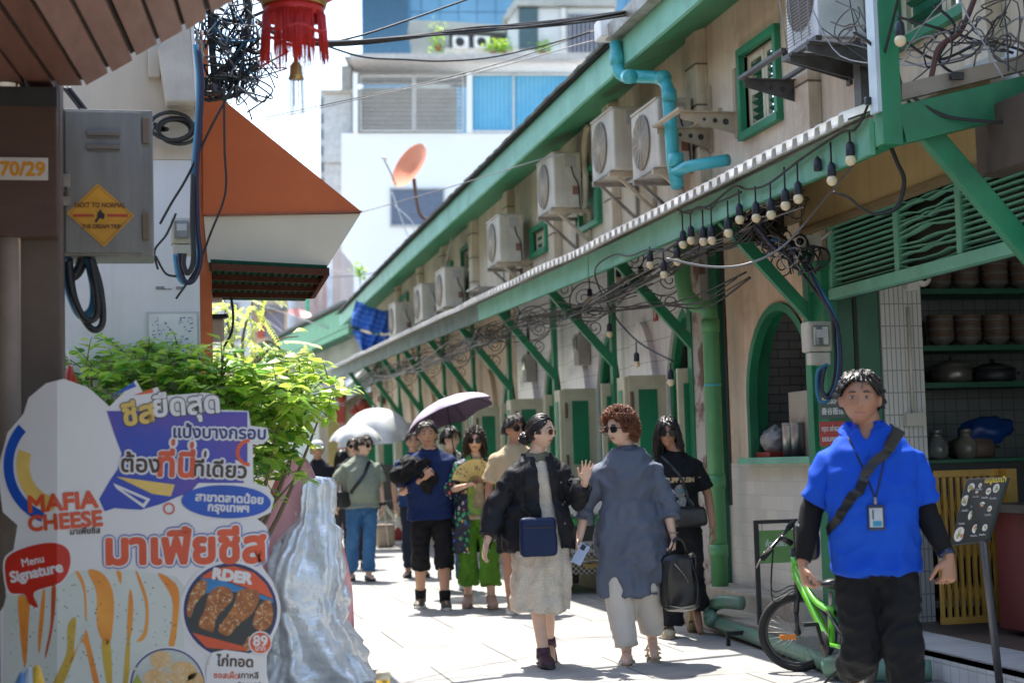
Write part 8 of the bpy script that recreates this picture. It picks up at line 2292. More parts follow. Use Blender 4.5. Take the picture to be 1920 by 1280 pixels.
# --- woman with the hair bun, waving
def polka_woman():
 o = person('woman in a speckled dress and black jacket with a hair bun, raising her hand', 1018, 292, 1.61, .12, SK2, .0045, fem=True, W=1.06, head=(1.0, .02, 0), hoff=(.03, -.01),
  j=dict(ea=(-.275, .03, 1.0), wa=(-.345, -.06, .80), eb=(.25, -.08, 1.03), wb=(.275, -.24, 1.165), ka=(-.04, -.03, .46), fa=(-.005, -.10, .085), kb=(.045, .0, .46), fb=(.065, .17, .125), da=(.1, -1, 0), db=(.0, -1, -.3), sa=(-.15, .01, 1.215), sb=(.15, .01, 1.215)),
  hands=dict(a=dict(d=(-.25, -.3, -1), n=(.4, -.2, 0), t=(.6, -1, 0), curl=.22, spread=.22), b=dict(d=(.12, -.25, 1), n=(.1, -1, 0), t=(-1, -.1, .2), curl=.10, spread=.2)))
 hair(o, 'bun', HAIRB, 4, 560, .17); glasses(o, M('rose brown lens', (.12, .045, .03), r=.1), M('pale gold frame', (.6, .5, .38), r=.3), .026)
 D_ = dots_mat(); K = o.k
 top(o, 'dress', D_, sleeve=.3, ease=.012, seed=3, amp=.012, low=[(.345, .185, .165), (.5, .195, .165), (.7, .19, .15), (.86, .18, .135), (.95, .165, .12)], sr=.055)
 top(o, 'dress_collar', cloth('olive collar cloth', (.17, .17, .12)), hem=1.29, sleeve=.02, ease=-.006, flare=0, seed=4, amp=.002, neck=1.44, low=[(1.30, .10, .085)], sr=.01)
 JK = cloth('black denim jacket', (.010, .010, .013), (.022, .022, .026), r=.7)
 top(o, 'jacket', JK, sleeve=1.82, ease=.030, seed=5, amp=.014, low=[(.74, .215, .165), (.9, .215, .16), (1.0, .20, .15)], sr=.075, cuff=.06, cut=lambda c: c.y < .0 and abs(c.x - .02 - (1.25 - c.z) * .10) < .035 + max(0, (1.2 - c.z)) * .05 and c.z < 1.5 or (c.z > 1.33 and abs(c.x) < .075 and c.y < .06), vox=.008)
 mb = MB()
 for z in (1.16, 1.02, .9): h = o.tb.ray_cast(V((.14 + (1.2 - z) * .05, -.8, z)), V((0, 1, 0)))[0]; mb.ball((.14 + (1.2 - z) * .05, (h.y if h else -.17) - .004, z), .008, 8, 6)
 mb.build('jacket_buttons', STEEL, o.top)
 for q, pt in (('a', 0), ('b', -.5)): s_, _ = shoe(o, q, M('plum sneaker', (.075, .025, .045), r=.6, c2=(.04, .012, .025), nsc=20), M('brown black sole', (.05, .04, .04)), pitch=pt, h=.095)
 b = bag(o, 'crossbody_bag', (-.035, -.225, .825), (.235, .09, .245), cloth('navy nylon', (.010, .024, .075), r=.5), 'square navy crossbody bag against the speckled dress', .05, .035)
 m = lmat(b).inverted() @ lmat(o.root); mb = MB(); mb.box((0, -.047, .06), (.2, .006, .008)); mb.build('zip', NYL, b)
 strap(o, [(-.10, -.2, .93), (-.16, -.17, 1.1), (-.12, -.12, 1.28), (-.10, .0, 1.35)], .022, NYL, 'bag_strap')
polka_woman()
# --- curly haired woman in the slate tunic
def curly_woman():
 o = person('woman with reddish curly hair in a slate grey tunic holding a phone', 1190, 292, 1.615, -.05, SK2, .0045, fem=True, W=1.22, D=1.2, fat=1.08, head=(-.78, .03, 0), hoff=(-.045, -.01),
  j=dict(ea=(-.285, .02, 1.0), wa=(-.325, -.05, .80), eb=(.235, .02, 1.0), wb=(.275, -.03, .80), sa=(-.165, .01, 1.22), sb=(.165, .01, 1.22), ka=(-.085, -.04, .47), fa=(-.045, -.08, .085), kb=(.095, -.02, .47), fb=(.115, .06, .16), da=(.05, -1, 0), db=(.12, -1, -.45)),
  hands=dict(a=dict(d=(-.1, -.3, -1), n=(1, -.4, 0), t=(.3, -1, 0), curl=.55), b=dict(d=(.02, -.2, -1), n=(-1, 0, 0), t=(0, -1, 0), curl=.8)))
 hair(o, 'curly', HAIRR, 6, 1300, .07); glasses(o)
 SL = cloth('slate tunic', (.115, .135, .18), (.095, .11, .15), r=.7)
 top(o, 'tunic', SL, sleeve=1.45, ease=.026, seed=7, amp=.016, low=[(.43, .235, .15), (.6, .235, .165), (.8, .225, .17), (.95, .205, .16)], sr=.072, cuff=.072, cut=lambda c: c.z < .68 and abs(c.x) > .205 - (.68 - c.z) * .22 and abs(c.y) < .09, vox=.008, neck=1.44)
 pants(o, 'trousers', cloth('cream trousers', (.60, .55, .49), (.52, .47, .41)), end=.97, r1=.088, r2=.074, seed=8, amp=.006)
 for q, pt in (('a', 0), ('b', -.4)): sandal(o, q, M('cream leather', (.58, .52, .42), r=.5), pt, 4)
 m = lmat(o.root); ph = thing('phone', 'pale blue phone in the hand of the curly haired woman', 'phone', m @ V((-.315, -.12, .715)), o.root.rotation_euler.z)
 mb = MB(); M3 = Matrix.Rotation(.5, 3, 'Y') @ Matrix.Rotation(-.3, 3, 'X'); mb.box((0, -.02, -.012), (.068, .010, .14), M_=M3); mb.build('case', M('pale blue phone', (.42, .47, .62), r=.2), ph, bevel=.004)
 mb = MB(); mb.box(M3 @ V((-.005, -.007, .045)) + V((0, -.02, -.012)), (.03, .004, .035), M_=M3); mb.build('camera_bump', NYL, ph)
 mb = MB(); mb.tube([o.J['wb'] + V((cos(i * pi / 7) * .032, sin(i * pi / 7) * .032, .02)) for i in range(14)], .004, 5, closed=True); mb.build('bracelet', STEEL, o.root)
 b = bag(o, 'backpack', (.30, -.05, .50), (.23, .15, .36), M('black leather bag', (.012, .012, .013), r=.32, bump=.3, bsc=20), 'slouchy black leather backpack hanging from the hand of the curly haired woman', .2, .06)
 mb = MB(); mb.tube(curve_pts([(-.06, -.02, .17), (-.04, -.03, .25), (0, -.02, .285), (.04, -.02, .25), (.06, 0, .17)], 5), .011, 8); mb.build('handle', NYL, b)
 for x in (-.07, .07): mb = MB(); mb.tube(curve_pts([(x, -.07, .15), (x * 1.5, -.10, .0), (x * 1.3, -.1, -.15)], 5), .008, 6); mb.build('shoulder_strap', NYL, b)
 mb = MB(); mb.tube([(-.04, -.085, .13), (.02, -.088, .06), (.05, -.086, .0)], .004, 5); mb.build('zip', STEEL, b)
 mb = MB(); mb.tube([(-.1, -.082, -.13), (0, -.09, -.15), (.1, -.082, -.13)], .005, 5); mb.build('chain', STEEL, b)
curly_woman()
# --- woman in the black T-shirt
def tee_woman():
 o = person('woman with a black bob in a printed black T-shirt and wide black trousers', 1278, 258, 1.60, .1, SK1, .005, fem=True, W=1.12, head=(-.08, .03, 0), hoff=(-.05, 0), j=dict(kb=(.10, .02, .5), fb=(.135, .2, .20), db=(.1, -.6, -.8), eb=(.235, .03, 1.02), wb=(.255, -.02, .79)))
 hair(o, 'bob', HAIRB, 9, 700, .15); glasses(o, r=.027)
 T_ = cloth('black tee', (.010, .011, .014)); sh = top(o, 't_shirt', T_, hem=.84, sleeve=.78, ease=.018, seed=9, amp=.010, sr=.066, cuff=.072, flare=.01)
 G = M('gold print', (.55, .42, .24), r=.5); decal(o, 'lettering', 'PHILIPP PLEIN', .046, G, .0, 1.135, sh, .003, .9); decal(o, 'lettering', 'TM', .014, G, .165, 1.15, sh)
 SV = M('silver print', (.26, .25, .24), r=.4, c2=(.10, .10, .10), nsc=60, metal=.3)
 patch(o, [(.02 + cos(i * pi / 9) * .045, 1.055 + sin(i * pi / 9) * .05) for i in range(18)], SV, 'print', sh); patch(o, [(.045 + cos(i * pi / 9) * .075, .925 + sin(i * pi / 9) * .09) for i in range(18)], SV, 'print', sh)
 for x in (.003, .04): patch(o, [(x + cos(i * pi / 5) * .011, 1.06 + sin(i * pi / 5) * .011) for i in range(10)], M('teal print', (.02, .25, .42)), 'print_eye', sh, .005)
 pants(o, 'trousers', cloth('black denim', (.014, .014, .018)), end=.98, r0=.092, r1=.082, r2=.105, seed=10, amp=.012)
 for q, pt in (('a', 0), ('b', -1.0)):
  s_, rg = shoe(o, q, M('tan clog', (.50, .42, .27), r=.6), M('tan clog sole', (.42, .35, .22), r=.7), 'clog', pitch=pt, clog=True, w=.055, h=.085)
  mb = MB(); r_ = rg(.78, .052, .078)
  for i in (2, 3, 4, 5, 6): mb.ball(r_[i], .008, 8, 6)
  mb.build('hole', DARK, s_)
 b = bag(o, 'shoulder_bag', (.07, -.2, .875), (.24, .10, .15), NYL, 'black shoulder bag worn in front by the woman in the black T-shirt', .1, .04); strap(o, [(.13, -.19, .94), (.03, -.16, 1.15), (-.12, -.06, 1.33)], .02, NYL, 'bag_strap')
tee_woman()
# --- man in beige, mostly behind the waving woman
def beige_man():
 o = person('man in a beige T-shirt and sunglasses behind the waving woman', 975, 215, 1.72, .1, SK1, .006, head=(.45, 0, 0), hoff=(.0, 0), j=dict(ka=(-.10, -.08, .5), fa=(-.085, -.12, .085)))
 hair(o, 'short', HAIRB, 11, 420, .06); glasses(o, r=.026); top(o, 't_shirt', cloth('beige tee', (.50, .40, .25)), hem=.84, sleeve=.85, ease=.024, seed=11, sr=.07, cuff=.078)
 pants(o, 'shorts', cloth('black shorts', (.015, .016, .02)), end=.47, r0=.105, r1=.10, seed=12)
 for q in 'ab': shoe(o, q, M('cream sneaker', (.55, .52, .46), r=.6), SOLE_W)
beige_man()
# --- woman in the floral robe with the fan
def floral_woman():
 o = person('woman in a dark floral robe and green trousers holding a paper fan', 899, 207, 1.625, .0, SK2, .006, fem=True, W=1.05, head=(-.05, 0, 0), j=dict(ea=(-.24, .0, 1.06), wa=(-.10, -.22, 1.10), fa=(-.10, .05, .085), fb=(.11, -.14, .085), ka=(-.095, 0, .47), kb=(.10, -.08, .47)), hands=dict(a=dict(d=(1, -.3, .25), n=(0, -.3, -1), t=(0, 0, 1), curl=.7)))
 hair(o, 'bob', HAIRD, 13, 420, .11); hair(o, 'curly', HAIRD, 14, 300, .05); glasses(o, r=.027)
 top(o, 'shirt', cloth('beige print shirt', (.42, .36, .26), (.28, .26, .16), nsc=25), hem=.8, sleeve=.2, ease=.010, seed=13)
 top(o, 'robe', floral_mat(), sleeve=1.25, ease=.028, seed=14, amp=.012, low=[(.50, .245, .15), (.75, .225, .15), (.95, .20, .14)], sr=.075, cuff=.10, cut=lambda c: c.y < 0 and abs(c.x - .01) < .045 + max(0, 1.25 - c.z) * .06)
 strap(o, [(-.05, .02, 1.40), (-.055, -.14, 1.25), (-.03, -.2, 1.0), (.04, -.2, .8)], .055, cloth('green scarf', (.22, .32, .06), (.05, .22, .08), nsc=12), 'scarf', lift=.012)
 pants(o, 'trousers', cloth('leaf green trousers', (.10, .26, .025), (.075, .20, .02)), end=.84, r0=.092, r1=.088, r2=.098, seed=15, amp=.014)
 for q in 'ab': shoe(o, q, M('pinkish suede boot', (.50, .33, .25), r=.8), M('suede sole', (.4, .28, .2), r=.8), 'boot', h=.11)
 m = lmat(o.root); c = V((-.005, -.27, 1.12)); t = thing('paper_fan', 'yellow paper fan with dark writing held by the woman in the floral robe', 'fan', m @ c, o.root.rotation_euler.z)
 mb = MB(); n = 26; P = []
 for i in range(n + 1): a = pi * (.04 + .90 * i / n); P.append((a, .012 * (i % 2)))
 FM = M('yellow fan paper', (.66, .54, .22), r=.7, c2=(.56, .44, .16), nsc=6)
 for (a, e), (b_, f) in zip(P, P[1:]):
  for y in (0, .003): mb.quad((cos(a) * .07, e + y, sin(a) * .07), (cos(b_) * .07, f + y, sin(b_) * .07), (cos(b_) * .215, f + y, sin(b_) * .215), (cos(a) * .215, e + y, sin(a) * .215))
 mb.build('fan_leaf', FM, t, fixn=False)
 mb = MB()
 for i in range(0, n + 1, 2): a = P[i][0]; mb.bar((0, .002, 0), (cos(a) * .205, .004, sin(a) * .205), .006, .003, (0, 1, 0))
 mb.build('fan_ribs', M('dark fan wood', (.16, .06, .04), r=.5), t)
 mb = MB(); rr = random.Random(4)
 for i in range(26): a, r_ = rr.uniform(.2, 2.8), rr.uniform(.11, .2); mb.box((cos(a) * r_, -.004, sin(a) * r_), (.006, .001, rr.uniform(.012, .03)), M_=Matrix.Rotation(pi / 2 - a + rr.uniform(-.3, .3), 3, 'Y'))
 mb.build('fan_writing', DARK, t)
floral_woman()
# --- man in navy with a black cloth over his shoulder
def navy_man():
 o = person('man in a navy T-shirt and black cropped trousers clutching a black cloth', 813, 206, 1.70, -.03, SK3, .006, W=1.15, D=1.15, fat=1.08, head=(.1, -.02, 0), hoff=(-.02, 0), j=dict(ea=(-.25, -.04, 1.05), wa=(-.07, -.22, 1.17), fa=(-.12, .12, .085), ka=(-.11, .0, .48), fb=(.11, -.16, .085), kb=(.105, -.1, .48)), hands=dict(a=dict(d=(.75, -.25, .7), n=(.1, .8, -.5), t=(-.5, 0, 1), curl=.65)))
 hair(o, 'short', HAIRB, 16, 380, .045); top(o, 't_shirt', cloth('navy tee', (.010, .025, .095), (.007, .018, .07)), hem=.80, sleeve=.8, ease=.024, seed=16, sr=.074, cuff=.08, belly=.05, amp=.009)
 pants(o, 'cropped_trousers', BLK, end=.66, r0=.092, r1=.082, r2=.082, seed=17, amp=.01)
 for q in 'ab':
  shoe(o, q, M('olive sneaker', (.10, .10, .07), r=.7, c2=(.05, .05, .04), nsc=25), SOLE_W, h=.09); F_ = o.J['f' + q]; mb = MB(); mb.tube([F_ + V((0, 0, -.01)), F_.lerp(o.J['k' + q], .2)], [.05, .053], 12); mb.build('sock', BLK, o.root)
 mb = MB(); mb.ball((-.16, -.15, 1.26), .16, 20, 14, (1.15, .5, .62), Matrix.Rotation(-.35, 3, 'Y')); mb.ball((-.02, -.19, 1.17), .10, 16, 12, (.9, .4, 1.0)); mb.ball((-.23, -.02, 1.32), .1, 16, 12, (.8, 1.2, .6))
 me = remesh(mb, .012); wrinkle(me, .03, 5, 9); me.transform(lmat(o.root)); c = tag(link('black_cloth', me, BLK), 'black cloth bundled over the shoulder of the man in navy', 'cloth')
navy_man()
# --- man in white with the purple umbrella
def white_man():
 o = person('man in a white shirt and blue jeans walking under the purple umbrella', 852, 181, 1.68, .1, SK2, .007, head=(.9, 0, 0), j=dict(eb=(.16, -.12, 1.08), wb=(.06, -.22, 1.24)), hands=dict(b=dict(d=(-.2, -.2, 1), n=(-1, -.2, 0), t=(0, -1, .3), curl=.85)))
 hair(o, 'short', HAIRB, 18, 320, .06); top(o, 'shirt', cloth('white shirt', (.66, .66, .65)), hem=.82, sleeve=.85, ease=.026, seed=18, sr=.072); pants(o, 'jeans', cloth('blue denim', (.05, .12, .24), (.035, .08, .17)), r1=.074, r2=.07, seed=19)
 for q in 'ab': shoe(o, q, M('white sneaker', (.62, .62, .6), r=.6), SOLE_W)
 strap(o, [(.10, .05, 1.42), (.11, -.12, 1.3), (.12, -.15, 1.05)], .04, NYL, 'backpack_strap')
 umbrella('purple_umbrella', 'folding umbrella with a dark purple lining and pale lilac top', at_s(836, 750, 184.5), at_s(853, 858, 184), .47, .17, 7, M('lilac cloth', (.58, .50, .64), r=.6), M('dark purple lining', (.075, .035, .085), r=.6), 0.25, NYL, .35)
def umbrella(name, lab, tip, grip, R_, H_, n, m1, m2, ph, pm, bend=0, cat='umbrella', rimdrop=.5):
 ax = (tip - grip).normalized(); t = thing(name, lab, cat, tuple(grip))
 tilt = (ax + V((-.45, 1.05, 0)) * bend).normalized(); z = tilt; x = V((0, 1, 0)).cross(z).normalized(); y = z.cross(x); Mx = Matrix((x, y, z)).transposed()
 def pt(u, a, e=0):
  k = (a - ph) % (2 * pi / n) / (2 * pi / n); sc_ = 1 - .13 * u * (1 - abs(2 * k - 1)); r_ = R_ * sin(u * 1.25) / sin(1.25) * sc_
  return tip + Mx @ V((cos(a) * r_, sin(a) * r_, -H_ * (1 - cos(u * 1.25)) / (1 - cos(1.25)) + .02 * u * (1 - abs(2 * k - 1)) - e))
 N, U = n * 8, 22
 for nm, e, m in (('canopy', 0, m1), ('lining', .006, m2)):
  mb = MB(); mb.smooth = True
  for i in range(U):
   for j_ in range(N):
    a, b = ph + 2 * pi * j_ / N, ph + 2 * pi * (j_ + 1) / N; mb.quad(pt(i / U + .004, a, e), pt(i / U + .004, b, e), pt((i + 1) / U, b, e), pt((i + 1) / U, a, e))
  c = mb.build(nm, m, t, True, fixn=False)
 for k in range(n):
  a = ph + 2 * pi * k / n; mb = MB(); mb.tube([pt(u / 8 + .01, a, .012) for u in range(9)], .003, 5); mb.build('rib', IRON, t, True)
 mb = MB(); mb.tube([tip + z * .05, tip - z * .02, tip.lerp(grip, .5), grip - ax * .05], .007, 8); mb.build('shaft', pm, t, True)
 if bend: mb = MB(); mb.cyl(grip + ax * .06, grip - ax * .06, .017, 10); mb.build('handle', NYL, t, True)
 return t
white_man()
# --- man in blue behind, only shoulder, arm and legs in view
def back_man():
 o = person('man in a blue T-shirt and dark trousers half hidden behind the black cloth', 781, 161, 1.70, 0, SK3, .008, j=dict(ea=(-.235, -.02, 1.10), wa=(-.23, -.10, .87)))
 hair(o, 'short', HAIRB, 20, 250, .05); top(o, 't_shirt', cloth('mid blue tee', (.02, .055, .17)), hem=.82, sleeve=.85, ease=.024, seed=20, sr=.072); pants(o, 'trousers', cloth('dark blue trousers', (.02, .025, .045)), seed=21)
 for q in 'ab': shoe(o, q, M('navy slip on', (.02, .025, .05), r=.7), SOLE_D)
back_man()
def green_man():
 o = person('man in a grey green polo shirt and jeans with a black shoulder bag', 681, 163.5, 1.66, .15, SK2, .006, W=1.12, D=1.15, fat=1.05, head=(.75, 0, 0), hoff=(.04, 0), j=dict(ea=(-.285, .05, 1.12), wa=(-.335, .0, .92), eb=(.22, .03, 1.1), wb=(.235, -.05, .86), fa=(-.12, .12, .085), ka=(-.11, .0, .48), fb=(.05, -.1, .085), kb=(.08, -.06, .48)))
 hair(o, 'short', HAIRD, 22, 380, .06); glasses(o); top(o, 'polo_shirt', cloth('sage polo', (.24, .27, .215), (.20, .225, .18)), hem=.83, sleeve=.9, ease=.024, seed=22, sr=.075, cuff=.085, belly=.05, amp=.01)
 pants(o, 'jeans', cloth('washed denim', (.055, .16, .33), (.035, .105, .24)), r0=.09, r1=.075, r2=.07, seed=23)
 for q in 'ab': s_, rg = shoe(o, q, M('navy slide', (.02, .03, .07), r=.6), SOLE_D, 'slide', h=.06); mb = MB(); r_ = rg(.5, .05, .062); mb.tube(r_[1:8], .012, 6); mb.build('band', M('pale band', (.55, .55, .55)), s_)
 bag(o, 'shoulder_bag', (-.225, -.10, .93), (.17, .12, .20), NYL, 'black shoulder bag on the hip of the man in grey green', .3, .05); strap(o, [(-.16, -.18, 1.0), (0, -.2, 1.2), (.10, -.1, 1.38)], .04, NYL, 'bag_strap')
 mb = MB(); mb.tube([o.J['wb'] + V((0, 0, .02)), o.J['wb'] + V((0, 0, -.01))], .036, 12); mb.build('watch', NYL, o.root)
green_man()
for x, s, H, lab, hr, tc, pc, yaw, sk_, cap, gl in ((599, 141, 1.66, 'man in a white cap and dark clothes half hidden by the leaves', 'short', (.02, .02, .028), (.02, .02, .03), .1, SK3, 1, 0), (645, 131, 1.55, 'woman with black hair seen behind the white cap', 'bob', (.45, .42, .40), (.05, .05, .06), 2.6, SK2, 0, 0), (668, 146, 1.68, 'man in sunglasses peering from behind the man in grey green', 'short', (.03, .03, .035), (.03, .03, .04), 0, SK2, 0, 1)):
 o = person(lab, x, s, H, 0, sk_, .009, head=(yaw, -.05, 0), eyes=not cap); hair(o, hr, HAIRB, 24, 260, .18 if hr == 'bob' else .05)
 top(o, 'top', cloth('top ' + lab[:9], tc), sleeve=.9, seed=25, ease=.024); pants(o, 'trousers', cloth('trousers ' + lab[:9], pc), seed=26)
 for q in 'ab': shoe(o, q, M('black shoe', (.02, .02, .02), r=.6), SOLE_D)
 if gl: glasses(o)
 if cap:
  mb = MB(); mb.lathe(o.hc, [(.093, .03), (.096, .06), (.085, .10), (.055, .125), (.01, .134), (0, .134)], 22); mb.v = [o.hc + o.hm @ V(((v - o.hc).x * .92, (v - o.hc).y * 1.12, (v - o.hc).z)) for v in mb.v]; c = mb.build('cap', M('white cap', (.70, .70, .72), r=.7), o.root)
  mb = MB(); mb.loft([[o.hc + o.hm @ V((u * .08, -.09 - d * (1 - u * u) , .035 - d * .25 + e)) for u in [(-1 + i / 5) for i in range(11)]] for d, e in ((0, 0), (.085, 0), (.085, .006), (0, .006))], closed=True, cap=False); mb.build('cap_peak', M('white cap', (.7, .7, .72)), c)
umbrella('stall_umbrella', 'large white stall umbrella on a pole behind the man in grey green', at_s(700, 765, 118), V((*ground_s(728, 118).xy, .05)), .66, .55, 8, M('white umbrella cloth', (.72, .74, .74), r=.6), M('white umbrella lining', (.6, .62, .62), r=.7), .2, WHITE_P, 0)
umbrella('stall_umbrella', 'second white umbrella just below and left of the larger white one', at_s(668, 795, 126), V((*ground_s(664, 126).xy, .05)), .40, .26, 8, M('white umbrella cloth', (.72, .74, .74)), M('white umbrella lining', (.6, .62, .62)), .0, WHITE_P, 0)
# ================================================================== bicycle, rack, tuk tuk, table
def bicycle():
 Fp = at_Z(1499, 1258, 0); g = at_s(1614, 1296, 345); Rp = V((g.x, g.y, 0)); r = .235
 t = thing('bicycle', 'small green mountain bicycle with black wheels, front wheel turned, parked by the step', 'bicycle', tuple(Fp))
 TY = M('black tyre', (.018, .018, .018), r=.8, bump=.4, bsc=90); GR = M('lime green frame', (.13, .48, .03), r=.3, coat=.4); OG = M('orange frame stripe', (.75, .22, .03), r=.35)
 def wheel(c, u, nm):
  ax = u.cross(V((0, 0, 1))).normalized(); n = 40
  P = [c + u * cos(2 * pi * i / n) * (r - .022) + V((0, 0, sin(2 * pi * i / n) * (r - .022))) for i in range(n)]
  w = MB().tube(P, .023, 10, closed=True).build('wheel', TY, t, True)
  MB().tube([c + (p - c) * .885 for p in P], .010, 8, closed=True).build('rim', M('dark rim', (.07, .07, .075), r=.35, metal=.7), w, True)
  mb = MB()
  for i in range(28): a = 2 * pi * i / 28; mb.tube([c + ax * (.02 if i % 2 else -.02) + (u * cos(a + .3) + V((0, 0, sin(a + .3)))) * .018, c + (u * cos(a) + V((0, 0, sin(a)))) * .185], .0012, 4)
  mb.build('spokes', STEEL, w, True)
  MB().cyl(c - ax * .035, c + ax * .035, .02, 12).build('hub', M('dark rim', (.07, .07, .075)), w, True)
  return ax
 fu = V((.927, -.375, 0)).normalized(); cF = Fp + V((0, 0, r)); ru = (Rp - Fp).normalized(); cR = Rp + V((0, 0, r))
 fa = wheel(cF, fu, 'f'); wheel(cR, ru, 'r')
 head = cF + fu * .02 + V((-.02, 0, .40)); crown = cF + fu * .02 + V((-.01, 0, .27))
 for s in (-1, 1):
  mb = MB(); mb.tube([cF + fa * s * .045, cF + fa * s * .045 + V((-.005, 0, .12))], .014, 8); mb.tube([cF + fa * s * .045 + V((-.005, 0, .12)), crown + fa * s * .045], .018, 8); mb.build('fork_leg', M('black fork', (.02, .02, .022), r=.3), t, True)
 mb = MB(); mb.bar(crown - fa * .06, crown + fa * .06, .04, .035); mb.tube([crown, head + V((-.01, 0, .1))], .018, 10); mb.build('steerer', M('black fork', (.02, .02, .022)), t, True)
 bb = Fp.lerp(Rp, .58) + V((0, 0, .22)); seat = at_s(1556, 1092, 330); st = V((seat.x, seat.y, seat.z - .05)); mid = head.lerp(bb, .45)
 hd0 = head - V((0, 0, .05))
 MB().tube([head + V((0, 0, .05)), head - V((0, 0, .09))], .026, 12).build('head_tube', GR, t, True)
 MB().tube(curve_pts([hd0, hd0.lerp(bb, .35) + V((-.01, 0, .01)), hd0.lerp(bb, .7) + V((0, 0, -.01)), bb], 6), [.026] * 18 + [.02], 12).build('down_tube', GR, t, True)
 sj = bb.lerp(st, .62)
 MB().tube(curve_pts([head, head.lerp(sj, .5) + V((0, 0, -.06)), sj], 6), .02, 10).build('top_tube', GR, t, True)
 MB().tube([bb, sj, sj.lerp(st, .3)], .019, 10).build('seat_tube', GR, t, True)
 MB().tube(curve_pts([hd0 - V((0, 0, .02)) - ru.cross(V((0, 0, 1))) * .022, hd0.lerp(bb, .45) - ru.cross(V((0, 0, 1))) * .03], 4), .008, 6).build('orange_stripe', OG, t, True)
 sd = ru.cross(V((0, 0, 1)))
 for s in (-1, 1): MB().tube([bb + sd * s * .03, cR + sd * s * .05], .012, 8).build('chain_stay', GR, t, True); MB().tube([sj + sd * s * .02, cR + sd * s * .05], .011, 8).build('seat_stay', M('black fork', (.02, .02, .022)), t, True)
 MB().tube([sj, st], .013, 8).build('seat_post', STEEL, t, True)
 mb = MB()
 sec = [(.16, .012, .014), (.10, .022, .018), (.03, .035, .022), (-.04, .075, .03), (-.09, .08, .03), (-.12, .05, .02)]
 mb.smooth = True; mb.loft([[st - ru * u + sd * cos(2 * pi * i / 14) * w + V((0, 0, .04 + .01 * (u < 0) + sin(2 * pi * i / 14) * h)) for i in range(14)] for u, w, h in sec]); mb.build('saddle', M('black saddle', (.015, .015, .016), r=.35), t, True)
 # handlebar: low rise bar at right angles to the front wheel, grips and levers
 stem = head + V((-.02, 0, .13)); clamp = stem + V((-.075, -.02, .04)); hb = fa if fa.y > 0 else -fa; hb = (hb + V((.30, 0, 0))).normalized()
 MB().tube([stem, clamp], .018, 10).build('stem', M('black fork', (.02, .02, .022)), t, True)
 e0, e1 = at_s(1430, 1046, 318), at_s(1488, 978, 296)
 mb = MB(); mb.tube(curve_pts([e0, e0.lerp(clamp, .55), clamp, e1.lerp(clamp, .55), e1], 6), .011, 8); mb.build('handlebar', M('black fork', (.02, .02, .022)), t, True)
 for e in (e0, e1):
  mb = MB(); mb.tube([e, e.lerp(clamp, .42)], .018, 10); mb.build('grip', M('rubber grip', (.02, .02, .02), r=.9), t, True)
  mb = MB(); p = e.lerp(clamp, .55); mb.tube([p + V((0, -.01, -.01)), p + V((-.06, -.02, -.03)), e + V((-.05, -.02, -.05))], .006, 6); mb.build('brake_lever', STEEL, t, True)
 for k in range(3): MB().tube(curve_pts([e0.lerp(clamp, .6), e0 + V((.03, -.05, -.18 - .03 * k)), head + V((-.05, -.03, -.12 - .02 * k)), crown + V((.0, -.03, 0))], 8), .004, 5).build('brake_cable', CABLE, t, True)
 MB().lathe(bb, [(.0, -.05), (.075, -.05), (.075, -.044), (0, -.044)], 24, Matrix((ru, V((0, 0, 1)), -sd)).transposed()).build('chain_ring', IRON, t, True)
 for s in (-1, 1):
  d = (ru * .5 + V((0, 0, -.85))) * s; p = bb - sd * .06 * s + d * .13; mb = MB(); mb.bar(bb - sd * .055 * s, p, .02, .014); c = mb.build('crank', IRON, t, True); MB().box(p - sd * .05 * s, (.09, .07, .022)).build('pedal', M('black fork', (.02, .02, .022)), c, True, bevel=.004)
 p = cF + fu * -.02 - fa * .03; MB().box(cF + V((-.09, -.06, -.02)), (.1, .02, .03)).build('reflector', OG, t, True, bevel=.004)
 a = cR + V((0, 0, -.05)) + sd * .06; MB().tube([a, V((a.x - .16, a.y + .1, .0))], .008, 6).build('kick_stand', IRON, t, True)
bicycle()
